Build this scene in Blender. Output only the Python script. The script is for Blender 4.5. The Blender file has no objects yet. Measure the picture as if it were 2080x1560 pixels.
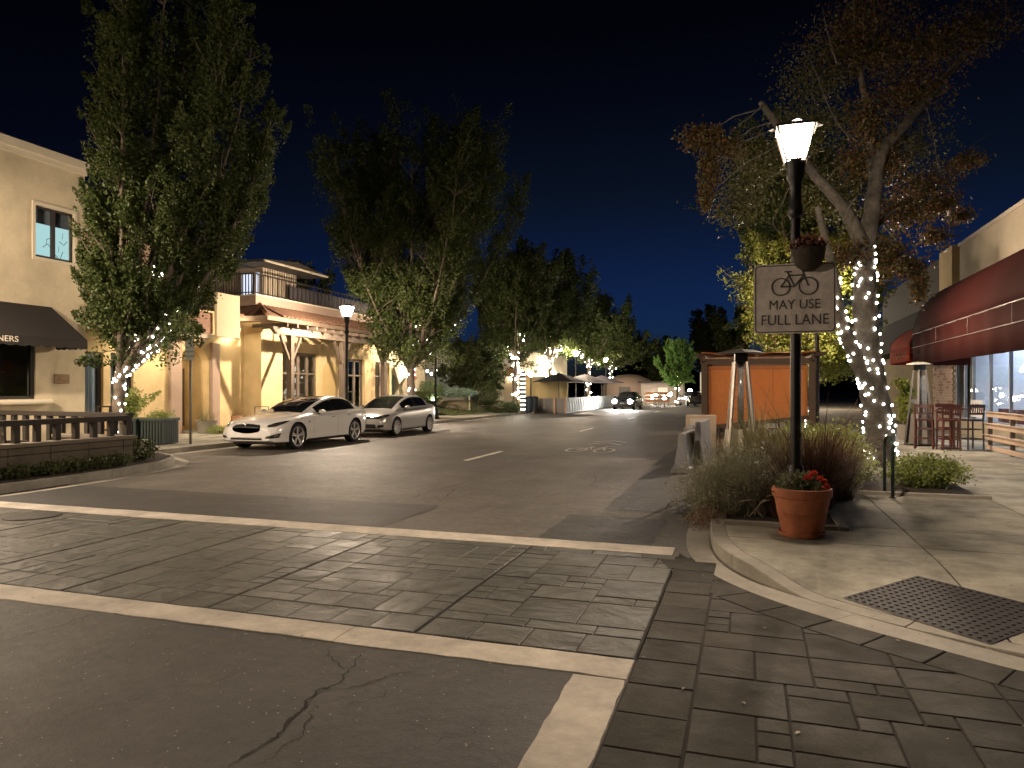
import bpy, bmesh, math, random
import numpy as np
from mathutils import Vector, Matrix, noise as mnoise

R = math.radians
PI = math.pi
rnd = random.Random(11)
rng = np.random.default_rng(11)
sc = bpy.context.scene
COL = sc.collection

# ------------------------------------------------------------------ camera
# World: x = across the street (right), y = along the street (away), z = up.
YAW = R(18.3); FPX = 1442.0; HZ = 790.0; CH = 1.65
cam = bpy.data.cameras.new("camera")
cam.sensor_width = 36.0; cam.sensor_fit = 'HORIZONTAL'
cam.lens = 36.0 * FPX / 2080.0
cam.shift_y = 10.0 / 2080.0
cam.clip_start = 0.05; cam.clip_end = 3000.0
camo = bpy.data.objects.new("camera", cam); COL.objects.link(camo)
camo.location = (0, 0, CH); camo.rotation_euler = (R(90), 0, YAW)
sc.camera = camo

# ------------------------------------------------------------------ night sky
world = bpy.data.worlds.new("World"); sc.world = world; world.use_nodes = True
wn = world.node_tree.nodes; wl = world.node_tree.links
wn.clear()
sky = wn.new('ShaderNodeTexSky'); sky.sky_type = 'NISHITA'; sky.sun_disc = False
sky.sun_elevation = R(-4.5); sky.sun_rotation = R(0); sky.altitude = 0
sky.air_density = 1.0; sky.dust_density = 0.2; sky.ozone_density = 6.0
bgn = wn.new('ShaderNodeBackground'); bgn.inputs['Strength'].default_value = .68
wo = wn.new('ShaderNodeOutputWorld')
# twilight has almost left the upper sky: the blue dies away with height, all round the horizon
wtc = wn.new('ShaderNodeTexCoord'); wsep = wn.new('ShaderNodeSeparateXYZ'); wl.new(wtc.outputs['Generated'], wsep.inputs[0])
wr = wn.new('ShaderNodeValToRGB'); wl.new(wsep.outputs['Z'], wr.inputs[0])
for pos, c in ((0.0, (.30, .92, 1.0)), (.076, (.42, .95, .85)), (.26, (.46, .66, .25)), (.456, (.18, .22, .075)), (1.0, (.12, .15, .05))):
    e = wr.color_ramp.elements[0] if pos == 0 else (wr.color_ramp.elements[-1] if pos == 1.0 else wr.color_ramp.elements.new(pos))
    e.position = pos; e.color = (*c, 1)
wmx = wn.new('ShaderNodeMix'); wmx.data_type = 'RGBA'; wmx.blend_type = 'MULTIPLY'; wmx.inputs[0].default_value = 1.0
wl.new(sky.outputs[0], wmx.inputs[6]); wl.new(wr.outputs[0], wmx.inputs[7])
wl.new(wmx.outputs[2], bgn.inputs[0]); wl.new(bgn.outputs[0], wo.inputs[0])

# moonlight, all but gone
sun = bpy.data.lights.new("moonlight", 'SUN'); sun.energy = 0.004; sun.angle = R(0.5); sun.color = (0.8, 0.88, 1.0)
suno = bpy.data.objects.new("moonlight", sun); COL.objects.link(suno)
suno.rotation_euler = (R(40), 0, R(150))

# ------------------------------------------------------------------ picture
sc.view_settings.view_transform = 'Standard'
try: sc.view_settings.look = 'None'
except Exception: pass
sc.view_settings.exposure = 0.5; sc.view_settings.gamma = 1.0
sc.view_settings.use_curve_mapping = False
cy = sc.cycles
cy.use_denoising = True
try: cy.denoiser = 'OPENIMAGEDENOISE'
except Exception: pass
cy.use_light_tree = True
cy.max_bounces = 5; cy.diffuse_bounces = 3; cy.glossy_bounces = 3; cy.transmission_bounces = 4; cy.transparent_max_bounces = 8
cy.sample_clamp_indirect = 3.0; cy.sample_clamp_direct = 0.0
cy.caustics_reflective = False; cy.caustics_refractive = False
cy.blur_glossy = 0.8

# ------------------------------------------------------------------ pixel -> place (calibration of the camera above)
_c, _s = math.cos(YAW), math.sin(YAW)
def cw(X, Y): return (X * _c - Y * _s, X * _s + Y * _c)
def at(px, py, z=0.0):
    Y = (CH - z) * FPX / (py - HZ); return cw((px - 1040) * Y / FPX, Y)
def atd(px, py, Y):
    x, y = cw((px - 1040) / FPX * Y, Y); return (x, y, CH - (py - HZ) / FPX * Y)
def onx(px, py, s):
    "point of the plane x = s seen at a pixel"
    r = (px - 1040) / FPX
    dx, dy = r * _c - _s, r * _s + _c
    k = s / dx; return (s, dy * k, CH - (py - HZ) / FPX * k)
def ony(px, py, t):
    r = (px - 1040) / FPX
    dx, dy = r * _c - _s, r * _s + _c
    k = t / dy; return (dx * k, t, CH - (py - HZ) / FPX * k)

# ------------------------------------------------------------------ materials
def _nt(name):
    m = bpy.data.materials.new(name); m.use_nodes = True
    nt = m.node_tree; b = nt.nodes['Principled BSDF']; return m, nt, b
def M(name, col, rough=0.7, metal=0.0, var=0.0, vs=6.0, bump=0.0, bs=40.0, coat=0.0, spec=None, island=0.0, stain=0.0, ss=0.7, rvar=0.0, coord='Object'):
    m, nt, b = _nt(name); N = nt.nodes; L = nt.links
    c4 = (*col, 1.0)
    b.inputs['Base Color'].default_value = c4
    b.inputs['Roughness'].default_value = rough; b.inputs['Metallic'].default_value = metal
    if spec is not None: b.inputs['Specular IOR Level'].default_value = spec
    if coat: b.inputs['Coat Weight'].default_value = coat; b.inputs['Coat Roughness'].default_value = 0.04
    tc = N.new('ShaderNodeTexCoord'); src = tc.outputs[coord]
    last = None
    if var or island or stain:
        last = N.new('ShaderNodeRGB'); last.outputs[0].default_value = c4; last = last.outputs[0]
    def scale_by(last, fac, lo, hi):
        mr = N.new('ShaderNodeMapRange'); mr.inputs['To Min'].default_value = lo; mr.inputs['To Max'].default_value = hi
        L.new(fac, mr.inputs['Value'])
        mx = N.new('ShaderNodeMix'); mx.data_type = 'RGBA'; mx.blend_type = 'MULTIPLY'; mx.inputs[0].default_value = 1.0
        L.new(last, mx.inputs[6]); L.new(mr.outputs[0], mx.inputs[7]); return mx.outputs[2], mr
    if var:
        n = N.new('ShaderNodeTexNoise'); n.inputs['Scale'].default_value = vs; n.inputs['Detail'].default_value = 6; n.inputs['Roughness'].default_value = 0.65
        L.new(src, n.inputs['Vector'])
        last, mr = scale_by(last, n.outputs[0], 1 - 2*var, 1 + 2*var)
        mr.clamp = False
    if stain:
        n = N.new('ShaderNodeTexNoise'); n.inputs['Scale'].default_value = ss; n.inputs['Detail'].default_value = 9; n.inputs['Roughness'].default_value = 0.7
        L.new(src, n.inputs['Vector'])
        last, mr = scale_by(last, n.outputs[0], 1.0 - stain, 1.0 + stain*0.35)
        mr.inputs['From Min'].default_value = 0.35; mr.inputs['From Max'].default_value = 0.62
    if island:
        g = N.new('ShaderNodeNewGeometry')
        last, mr = scale_by(last, g.outputs['Random Per Island'], 1 - island, 1 + island)
    if last is not None: L.new(last, b.inputs['Base Color'])
    if rvar:
        n = N.new('ShaderNodeTexNoise'); n.inputs['Scale'].default_value = vs * 0.6; n.inputs['Detail'].default_value = 5
        L.new(src, n.inputs['Vector'])
        mr = N.new('ShaderNodeMapRange'); mr.inputs['From Min'].default_value = .3; mr.inputs['From Max'].default_value = .7
        mr.inputs['To Min'].default_value = max(0.02, rough - rvar); mr.inputs['To Max'].default_value = min(1, rough + rvar)
        L.new(n.outputs[0], mr.inputs['Value']); L.new(mr.outputs[0], b.inputs['Roughness'])
    if bump:
        n = N.new('ShaderNodeTexNoise'); n.inputs['Scale'].default_value = bs; n.inputs['Detail'].default_value = 5; n.inputs['Roughness'].default_value = 0.6
        L.new(src, n.inputs['Vector'])
        bp = N.new('ShaderNodeBump'); bp.inputs['Strength'].default_value = min(1.0, bump); bp.inputs['Distance'].default_value = 0.02 if bump <= 1 else 0.02*bump
        L.new(n.outputs[0], bp.inputs['Height']); L.new(bp.outputs[0], b.inputs['Normal'])
    return m
def E(name, col, strength, sample=True):
    m = bpy.data.materials.new(name); m.use_nodes = True; nt = m.node_tree; nt.nodes.clear()
    e = nt.nodes.new('ShaderNodeEmission'); e.inputs[0].default_value = (*col, 1); e.inputs[1].default_value = strength
    o = nt.nodes.new('ShaderNodeOutputMaterial'); nt.links.new(e.outputs[0], o.inputs[0])
    if not sample:
        m.cycles.emission_sampling = 'NONE'
    return m
def leafmat(name, col, col2, rough=0.55, trans=0.35):
    m, nt, b = _nt(name); N = nt.nodes; L = nt.links
    g = N.new('ShaderNodeNewGeometry')
    mx = N.new('ShaderNodeMix'); mx.data_type = 'RGBA'
    mx.inputs[6].default_value = (*col, 1); mx.inputs[7].default_value = (*col2, 1)
    L.new(g.outputs['Random Per Island'], mx.inputs[0])
    L.new(mx.outputs[2], b.inputs['Base Color']); b.inputs['Roughness'].default_value = rough
    b.inputs['Specular IOR Level'].default_value = 0.35
    t = N.new('ShaderNodeBsdfTranslucent'); L.new(mx.outputs[2], t.inputs[0])
    ms = N.new('ShaderNodeMixShader'); ms.inputs[0].default_value = trans
    L.new(b.outputs[0], ms.inputs[1]); L.new(t.outputs[0], ms.inputs[2])
    out = N['Material Output']; L.new(ms.outputs[0], out.inputs[0])
    return m
def glassmat(name, tint=(0.9, 0.95, 1.0), rough=0.02, fac=0.75):
    "thin window pane: mostly see-through, with a mirror-like reflection"
    m = bpy.data.materials.new(name); m.use_nodes = True; nt = m.node_tree; N = nt.nodes; L = nt.links; N.clear()
    o = N.new('ShaderNodeOutputMaterial'); ms = N.new('ShaderNodeMixShader')
    tr = N.new('ShaderNodeBsdfTransparent'); tr.inputs[0].default_value = (*tint, 1)
    gl = N.new('ShaderNodeBsdfGlossy'); gl.inputs['Roughness'].default_value = rough
    lw = N.new('ShaderNodeLayerWeight'); lw.inputs[0].default_value = .5
    pw_ = N.new('ShaderNodeMath'); pw_.operation = 'POWER'; pw_.inputs[1].default_value = 4.0; L.new(lw.outputs['Facing'], pw_.inputs[0])
    mp = N.new('ShaderNodeMapRange'); mp.inputs['To Min'].default_value = .03; mp.inputs['To Max'].default_value = .45
    L.new(pw_.outputs[0], mp.inputs['Value']); L.new(mp.outputs[0], ms.inputs[0])
    L.new(tr.outputs[0], ms.inputs[1]); L.new(gl.outputs[0], ms.inputs[2]); L.new(ms.outputs[0], o.inputs[0])
    return m

# ------------------------------------------------------------------ mesh helpers
def mesh_np(name, V, faces_flat, loops_per):
    "fast mesh: V (n,3), faces_flat flat index array, constant loops per face"
    me = bpy.data.meshes.new(name)
    V = np.asarray(V, dtype=np.float32); F = np.asarray(faces_flat, dtype=np.int32)
    nf = len(F) // loops_per
    me.vertices.add(len(V)); me.vertices.foreach_set('co', V.ravel())
    me.loops.add(len(F)); me.loops.foreach_set('vertex_index', F)
    me.polygons.add(nf)
    me.polygons.foreach_set('loop_start', np.arange(0, nf * loops_per, loops_per, dtype=np.int32))
    me.update(calc_edges=True)
    return me
class MB:
    def __init__(s): s.v = []; s.f = []
    def add(s, vs, fs):
        o = len(s.v); s.v += [tuple(p) for p in vs]; s.f += [tuple(i + o for i in f) for f in fs]; return s
    def box(s, x0, x1, y0, y1, z0, z1):
        return s.add([(x0,y0,z0),(x1,y0,z0),(x1,y1,z0),(x0,y1,z0),(x0,y0,z1),(x1,y0,z1),(x1,y1,z1),(x0,y1,z1)],
                     [(0,3,2,1),(4,5,6,7),(0,1,5,4),(1,2,6,5),(2,3,7,6),(3,0,4,7)])
    def hexa(s, p): return s.add(p, [(0,3,2,1),(4,5,6,7),(0,1,5,4),(1,2,6,5),(2,3,7,6),(3,0,4,7)])
    def bar(s, a, b, w, h=None, up=(0,0,1)):
        "rectangular bar from a to b, w across, h in the up direction"
        h = w if h is None else h
        a = Vector(a); b = Vector(b); d = (b - a).normalized(); u = Vector(up)
        x = d.cross(u)
        if x.length < 1e-4: x = d.cross(Vector((0,1,0)))
        x.normalize(); u = x.cross(d).normalized()
        x *= w/2; u *= h/2
        return s.hexa([a-x-u, a+x-u, b+x-u, b-x-u, a-x+u, a+x+u, b+x+u, b-x+u])
    def prism(s, poly, z0, z1):
        n = len(poly); area = sum(poly[i][0]*poly[(i+1)%n][1]-poly[(i+1)%n][0]*poly[i][1] for i in range(n))
        if area < 0: poly = poly[::-1]
        vs = [(p[0],p[1],z0) for p in poly] + [(p[0],p[1],z1) for p in poly]
        return s.add(vs, [tuple(range(n-1,-1,-1)), tuple(range(n,2*n))] + [(i,(i+1)%n,n+(i+1)%n,n+i) for i in range(n)])
    def prism_ax(s, poly, a0, a1, axis='y'):
        "extrude a 2-D outline along x or y; outline is (other, z)"
        n = len(poly)
        if axis == 'y': vs = [(p[0],a0,p[1]) for p in poly] + [(p[0],a1,p[1]) for p in poly]
        else: vs = [(a0,p[0],p[1]) for p in poly] + [(a1,p[0],p[1]) for p in poly]
        return s.add(vs, [tuple(range(n-1,-1,-1)), tuple(range(n,2*n))] + [(i,(i+1)%n,n+(i+1)%n,n+i) for i in range(n)])
    def lathe(s, prof, n=16, c=(0,0,0), cap=True):
        vs = []; fs = []
        for r, z in prof:
            for k in range(n):
                a = 2*PI*k/n; vs.append((c[0]+r*math.cos(a), c[1]+r*math.sin(a), c[2]+z))
        m = len(prof)
        for i in range(m-1):
            for k in range(n): fs.append((i*n+k, i*n+(k+1)%n, (i+1)*n+(k+1)%n, (i+1)*n+k))
        if cap: fs.append(tuple(range(n-1,-1,-1))); fs.append(tuple(range((m-1)*n, m*n)))
        return s.add(vs, fs)
    def tube(s, pts, rad, n=8, cap=True):
        pts = [Vector(p) for p in pts]; m = len(pts)
        if not hasattr(rad, '__len__'): rad = [rad]*m
        vs = []; fs = []; prev = None
        for i, p in enumerate(pts):
            d = (pts[min(i+1,m-1)] - pts[max(i-1,0)])
            if d.length < 1e-9: d = Vector((0,0,1))
            d.normalize()
            if prev is None:
                x = d.cross(Vector((0,0,1)))
                if x.length < 1e-3: x = d.cross(Vector((1,0,0)))
            else:
                x = prev - d * prev.dot(d)
                if x.length < 1e-4: x = d.cross(Vector((1,0,0)))
            x.normalize(); prev = x; y = d.cross(x)
            for k in range(n):
                a = 2*PI*k/n; vs.append(p + (x*math.cos(a) + y*math.sin(a))*rad[i])
        for i in range(m-1):
            for k in range(n): fs.append((i*n+k, i*n+(k+1)%n, (i+1)*n+(k+1)%n, (i+1)*n+k))
        if cap: fs.append(tuple(range(n-1,-1,-1))); fs.append(tuple(range((m-1)*n, m*n)))
        return s.add(vs, fs)
    def cyl(s, c, r, h, n=16, axis='z', r2=None):
        r2 = r if r2 is None else r2
        c = Vector(c); d = {'x':Vector((1,0,0)),'y':Vector((0,1,0)),'z':Vector((0,0,1))}[axis]
        return s.tube([c, c + d*h], [r, r2], n)
    def sphere(s, c, r, n=8, m=6, sz=1.0):
        prof = [(max(1e-4, r*math.sin(PI*i/m)), -r*sz*math.cos(PI*i/m)) for i in range(m+1)]
        return s.lathe(prof, n, c, cap=False)
    def grid(s, P):
        "P: list of rows of points"
        nr = len(P); nc = len(P[0]); vs = [p for row in P for p in row]
        fs = [(i*nc+j, i*nc+j+1, (i+1)*nc+j+1, (i+1)*nc+j) for i in range(nr-1) for j in range(nc-1)]
        return s.add(vs, fs)
    def mesh(s, name):
        me = bpy.data.meshes.new(name); me.from_pydata(s.v, [], s.f); me.update(); return me
    def build(s, name, mat, parent=None, smooth=False, bevel=0.0, kind=None, loc=None, rotz=None, fixn=True):
        me = s.mesh(name)
        if fixn:
            bm = bmesh.new(); bm.from_mesh(me); bmesh.ops.recalc_face_normals(bm, faces=bm.faces); bm.to_mesh(me); bm.free()
        return mk(name, me, mat, parent, smooth, bevel, kind, loc, rotz)
def mk(name, me, mat, parent=None, smooth=False, bevel=0.0, kind=None, loc=None, rotz=None):
    if mat is not None and len(me.materials) == 0: me.materials.append(mat)
    if smooth:
        if smooth is True:
            me.polygons.foreach_set('use_smooth', np.ones(len(me.polygons), dtype=bool))
        else:
            me.polygons.foreach_set('use_smooth', np.ones(len(me.polygons), dtype=bool))
            try: me.set_sharp_from_angle(angle=R(smooth))
            except Exception: pass
    o = bpy.data.objects.new(name, me); COL.objects.link(o)
    if parent is not None: o.parent = parent
    if bevel:
        md = o.modifiers.new('bevel', 'BEVEL'); md.width = bevel; md.segments = 2; md.limit_method = 'ANGLE'; md.angle_limit = R(40)
    if kind: o['kind'] = kind
    if loc is not None: o.location = loc
    if rotz is not None: o.rotation_euler = (0, 0, rotz)
    return o
def tag(o, label, cat, group=None):
    o['label'] = label; o['category'] = cat
    if group: o['group'] = group
    return o
def thing(name, label, cat, loc=(0,0,0), rotz=0.0, group=None):
    o = bpy.data.objects.new(name, None); COL.objects.link(o); o.empty_display_size = 0.1
    o.location = loc; o.rotation_euler = (0, 0, rotz)
    return tag(o, label, cat, group)
def dup(root, loc, rotz=None, label=None, group=None, scale=None):
    r = root.copy(); COL.objects.link(r); r.location = loc
    if rotz is not None: r.rotation_euler = (0, 0, rotz)
    if scale: r.scale = scale
    if label: r['label'] = label
    if group: r['group'] = group
    for ch in list(root.children):
        c = ch.copy(); COL.objects.link(c); c.parent = r
        for g in ch.children:
            d = g.copy(); COL.objects.link(d); d.parent = c
    return r
def struct(o, label=None):
    o['kind'] = 'structure'
    if label: o['label'] = label
    return o
def inst(me, name, parent, loc, rot=(0,0,0), scale=None):
    o = bpy.data.objects.new(name, me); COL.objects.link(o); o.parent = parent; o.location = loc; o.rotation_euler = rot
    if scale is not None: o.scale = scale
    return o
def text_obj(txt, size, mat, parent, mtx, extrude=0.004, align='CENTER', name='lettering', offset=0.0, sx=1.0):
    cu = bpy.data.curves.new(name, 'FONT'); cu.body = txt; cu.size = size; cu.extrude = extrude; cu.align_x = align; cu.align_y = 'CENTER'; cu.offset = offset
    tmp = bpy.data.objects.new('tmp', cu); COL.objects.link(tmp)
    dg = bpy.context.evaluated_depsgraph_get(); me = bpy.data.meshes.new_from_object(tmp.evaluated_get(dg))
    bpy.data.objects.remove(tmp); me.name = name
    me.materials.clear()
    me.transform(mtx @ Matrix.Diagonal((sx,1,1,1)))
    return mk(name, me, mat, parent)
def eval_mesh(o):
    dg = bpy.context.evaluated_depsgraph_get(); return bpy.data.meshes.new_from_object(o.evaluated_get(dg))
# matrices that stand text upright: facing -y (towards the camera), facing +x (left-hand facades)
def face_south(x, y, z): return Matrix.Translation((x, y, z)) @ Matrix.Rotation(R(90), 4, 'X')
def face_east(x, y, z): return Matrix.Translation((x, y, z)) @ Matrix.Rotation(R(90), 4, 'Z') @ Matrix.Rotation(R(90), 4, 'X')
def face_west(x, y, z): return Matrix.Translation((x, y, z)) @ Matrix.Rotation(R(-90), 4, 'Z') @ Matrix.Rotation(R(90), 4, 'X')

# ================================================================== GROUND
def asphalt(name, base, wear=0.35):
    m, nt, b = _nt(name); N = nt.nodes; L = nt.links
    g = N.new('ShaderNodeNewGeometry')
    def noise(scale, det=6, ro=.65):
        n = N.new('ShaderNodeTexNoise'); n.inputs['Scale'].default_value = scale; n.inputs['Detail'].default_value = det; n.inputs['Roughness'].default_value = ro
        L.new(g.outputs['Position'], n.inputs['Vector']); return n.outputs[0]
    def mul(a, fac, f0, f1, lo, hi):
        mr = N.new('ShaderNodeMapRange'); mr.inputs['From Min'].default_value = f0; mr.inputs['From Max'].default_value = f1
        mr.inputs['To Min'].default_value = lo; mr.inputs['To Max'].default_value = hi; L.new(fac, mr.inputs['Value'])
        mx = N.new('ShaderNodeMix'); mx.data_type = 'RGBA'; mx.blend_type = 'MULTIPLY'; mx.inputs[0].default_value = 1
        L.new(a, mx.inputs[6]); L.new(mr.outputs[0], mx.inputs[7]); return mx.outputs[2]
    rgb = N.new('ShaderNodeRGB'); rgb.outputs[0].default_value = (*base, 1)
    c = mul(rgb.outputs[0], noise(0.5, 8, .7), .35, .65, 1 - wear, 1 + wear)
    # wheel tracks and drips drawn out along the lanes
    mp = N.new('ShaderNodeMapping'); mp.inputs['Scale'].default_value = (1.1, .05, 1); L.new(g.outputs['Position'], mp.inputs[0])
    ns = N.new('ShaderNodeTexNoise'); ns.inputs['Scale'].default_value = 1.0; ns.inputs['Detail'].default_value = 6; ns.inputs['Roughness'].default_value = .7; L.new(mp.outputs[0], ns.inputs['Vector'])
    c = mul(c, ns.outputs[0], .3, .7, .72, 1.22)
    c = mul(c, noise(9, 5, .7), .3, .7, .62, 1.35)
    c = mul(c, noise(130, 3, .8), .25, .75, .45, 1.6)
    # bright chips of aggregate
    v = N.new('ShaderNodeTexVoronoi'); v.inputs['Scale'].default_value = 38; L.new(g.outputs['Position'], v.inputs['Vector'])
    lt = N.new('ShaderNodeMath'); lt.operation = 'LESS_THAN'; lt.inputs[1].default_value = 0.17; L.new(v.outputs['Distance'], lt.inputs[0])
    sep = N.new('ShaderNodeSeparateColor'); L.new(v.outputs['Color'], sep.inputs[0])
    gt = N.new('ShaderNodeMath'); gt.operation = 'GREATER_THAN'; gt.inputs[1].default_value = 0.93; L.new(sep.outputs[0], gt.inputs[0])
    mm = N.new('ShaderNodeMath'); mm.operation = 'MULTIPLY'; L.new(lt.outputs[0], mm.inputs[0]); L.new(gt.outputs[0], mm.inputs[1])
    mx = N.new('ShaderNodeMix'); mx.data_type = 'RGBA'; L.new(mm.outputs[0], mx.inputs[0]); L.new(c, mx.inputs[6]); mx.inputs[7].default_value = (.30, .28, .25, 1)
    L.new(mx.outputs[2], b.inputs['Base Color'])
    mr = N.new('ShaderNodeMapRange'); mr.inputs['To Min'].default_value = .5; mr.inputs['To Max'].default_value = .74; L.new(noise(1.3), mr.inputs['Value']); L.new(mr.outputs[0], b.inputs['Roughness'])
    bp = N.new('ShaderNodeBump'); bp.inputs['Strength'].default_value = .8; bp.inputs['Distance'].default_value = .008; L.new(noise(85, 4, .75), bp.inputs['Height'])
    bp2 = N.new('ShaderNodeBump'); bp2.inputs['Strength'].default_value = .5; bp2.inputs['Distance'].default_value = .05; L.new(noise(2.2, 4), bp2.inputs['Height'])
    L.new(bp2.outputs[0], bp.inputs['Normal']); L.new(bp.outputs[0], b.inputs['Normal'])
    return m
def slate(name, base, bstr=1.0, rup=0.0):
    "stamped slate: rippled, slightly shiny where worn"
    m, nt, b = _nt(name); N = nt.nodes; L = nt.links
    g = N.new('ShaderNodeNewGeometry'); oi = N.new('ShaderNodeObjectInfo')
    add = N.new('ShaderNodeVectorMath'); add.operation = 'ADD'
    sc3 = N.new('ShaderNodeVectorMath'); sc3.operation = 'SCALE'; sc3.inputs['Scale'].default_value = 30
    cmb = N.new('ShaderNodeCombineXYZ'); L.new(oi.outputs['Random'], cmb.inputs[0]); L.new(oi.outputs['Random'], cmb.inputs[2]); L.new(cmb.outputs[0], sc3.inputs[0])
    L.new(g.outputs['Position'], add.inputs[0]); L.new(sc3.outputs[0], add.inputs[1])
    def noise(scale, det=6, ro=.6, vec=add.outputs[0], dist=0.0):
        n = N.new('ShaderNodeTexNoise'); n.inputs['Scale'].default_value = scale; n.inputs['Detail'].default_value = det; n.inputs['Roughness'].default_value = ro; n.inputs['Distortion'].default_value = dist
        L.new(vec, n.inputs['Vector']); return n.outputs[0]
    rgb = N.new('ShaderNodeRGB'); rgb.outputs[0].default_value = (*base, 1)
    def mul(a, fac, f0, f1, lo, hi):
        mr = N.new('ShaderNodeMapRange'); mr.inputs['From Min'].default_value = f0; mr.inputs['From Max'].default_value = f1
        mr.inputs['To Min'].default_value = lo; mr.inputs['To Max'].default_value = hi; L.new(fac, mr.inputs['Value'])
        mx = N.new('ShaderNodeMix'); mx.data_type = 'RGBA'; mx.blend_type = 'MULTIPLY'; mx.inputs[0].default_value = 1
        L.new(a, mx.inputs[6]); L.new(mr.outputs[0], mx.inputs[7]); return mx.outputs[2]
    c = mul(rgb.outputs[0], oi.outputs['Random'], 0, 1, .82, 1.18)
    c = mul(c, noise(3, 8, .7), .3, .7, .7, 1.25)
    c = mul(c, noise(0.8, 6, .7, g.outputs['Position']), .35, .65, .8, 1.15)
    c = mul(c, noise(120, 3, .7), .3, .7, .7, 1.2)
    L.new(c, b.inputs['Base Color'])
    mr = N.new('ShaderNodeMapRange'); mr.inputs['From Min'].default_value = .3; mr.inputs['From Max'].default_value = .7; mr.inputs['To Min'].default_value = .40+rup; mr.inputs['To Max'].default_value = .66+rup
    L.new(noise(2.5), mr.inputs['Value']); L.new(mr.outputs[0], b.inputs['Roughness'])
    bp = N.new('ShaderNodeBump'); bp.inputs['Strength'].default_value = min(1, .9*bstr); bp.inputs['Distance'].default_value = .034; L.new(noise(3.2, 5, .5, dist=.8), bp.inputs['Height'])
    bp2 = N.new('ShaderNodeBump'); bp2.inputs['Strength'].default_value = .6; bp2.inputs['Distance'].default_value = .004; L.new(noise(70, 3, .7), bp2.inputs['Height'])
    L.new(bp.outputs[0], bp2.inputs['Normal']); L.new(bp2.outputs[0], b.inputs['Normal'])
    b.inputs['Specular IOR Level'].default_value = .12 if rup else .4
    return m
m_asph = asphalt('asphalt', (.086, .074, .063))
m_patch = asphalt('asphalt_patch', (.027, .024, .022), .25)
m_patch2 = asphalt('asphalt_patch_pale', (.075, .067, .058), .25)
m_slate = slate('stamped_slate', (.098, .096, .083))
m_slate_shaded = slate('stamped_slate_shaded', (.060, .056, .048), .5, .25)  # same slate as the crossing, darkened for the lamplight's falloff
m_joint = M('joint_dirt', (.024, .020, .016), .95, var=.2, vs=30)
m_conc = M('concrete', (.33, .305, .26), .8, var=.09, vs=14, stain=.35, ss=1.1, bump=.25, bs=90)
m_conc2 = M('band_concrete', (.58, .52, .445), .75, var=.10, vs=9, stain=.4, ss=1.6, bump=.3, bs=80)
m_walk = M('sidewalk_concrete', (.31, .29, .235), .82, var=.09, vs=11, stain=.55, ss=1.4, bump=.2, bs=100)
m_soil = M('soil', (.035, .025, .018), .95, var=.25, vs=25, bump=1, bs=30)
m_paint = M('road_paint', (.72, .68, .60), .7, var=.15, vs=20, stain=.4, ss=4)
m_crack = M('crack', (.012, .010, .008), 1.0)
m_ground = M('far_ground', (.05, .045, .035), .95, var=.15, vs=.4)

def catmull(pts, n=8):
    pts = [Vector(p) for p in pts]; out = []
    for i in range(len(pts)-1):
        p0 = pts[max(i-1,0)]; p1 = pts[i]; p2 = pts[i+1]; p3 = pts[min(i+2,len(pts)-1)]
        for k in range(n):
            t = k/n
            out.append(0.5*((2*p1)+(-p0+p2)*t+(2*p0-5*p1+4*p2-p3)*t*t+(-p0+3*p1-3*p2+p3)*t**3))
    out.append(pts[-1]); return out
def resample(pts, d):
    out = [pts[0]]; acc = 0
    for a, b in zip(pts, pts[1:]):
        L_ = (b-a).length
        while acc + L_ >= d:
            k = (d-acc)/L_; a = a.lerp(b, k); out.append(a); L_ = (b-a).length; acc = 0
        acc += L_
    out.append(pts[-1]); return out
def offset(pts, d):
    out = []
    for i, p in enumerate(pts):
        t = (pts[min(i+1,len(pts)-1)] - pts[max(i-1,0)]).normalized(); n = Vector((-t.y, t.x)); out.append(p + n*d)
    return out
def clip(poly, x0, x1, y0, y1):
    def half(poly, f, inter):
        out = []
        for i in range(len(poly)):
            a = poly[i]; b = poly[(i+1) % len(poly)]; fa, fb = f(a), f(b)
            if fa >= 0: out.append(a)
            if (fa >= 0) != (fb >= 0):
                k = fa/(fa-fb); out.append((a[0]+(b[0]-a[0])*k, a[1]+(b[1]-a[1])*k))
        return out
    for f in (lambda p: p[0]-x0, lambda p: x1-p[0], lambda p: p[1]-y0, lambda p: y1-p[1]):
        if len(poly) < 3: return []
        poly = half(poly, f, None)
    return poly
def parea(p): return abs(sum(p[i][0]*p[(i+1)%len(p)][1]-p[(i+1)%len(p)][0]*p[i][1] for i in range(len(p))))/2

# ---- the land and the roadway
g = MB(); g.add([(-900,-200,-.05),(900,-200,-.05),(900,1600,-.05),(-900,1600,-.05)], [(0,1,2,3)])
struct(g.build('ground', m_ground))
road = MB(); road.add([(-60,-40,0),(60,-40,0),(60,130,0),(-60,130,0)], [(0,1,2,3)])
road = struct(road.build('road', m_asph))
def sheet(name, x0, x1, y0, y1, z, mat, parent, jit=0.0, n=10):
    pts = []
    for k in range(n): pts.append((x0+(x1-x0)*k/n, y0))
    for k in range(n): pts.append((x1, y0+(y1-y0)*k/n))
    for k in range(n): pts.append((x1-(x1-x0)*k/n, y1))
    for k in range(n): pts.append((x0, y1-(y1-y0)*k/n))
    pts = [(p[0]+rnd.uniform(-jit,jit), p[1]+rnd.uniform(-jit,jit)) for p in pts]
    b = MB(); b.add([(p[0],p[1],z) for p in pts], [tuple(range(len(pts)))])
    return b.build(name, mat, parent)
sheet('asphalt_patch', -11.2, -4.1, 7.53, 9.2, .004, m_patch, road, .02)
sheet('asphalt_patch', -2.2, -.95, 7.53, 9.1, .004, m_patch, road, .015)
sheet('asphalt_patch', -13.3, -9.0, 25, 60, .004, m_patch2, road, .05)
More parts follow.
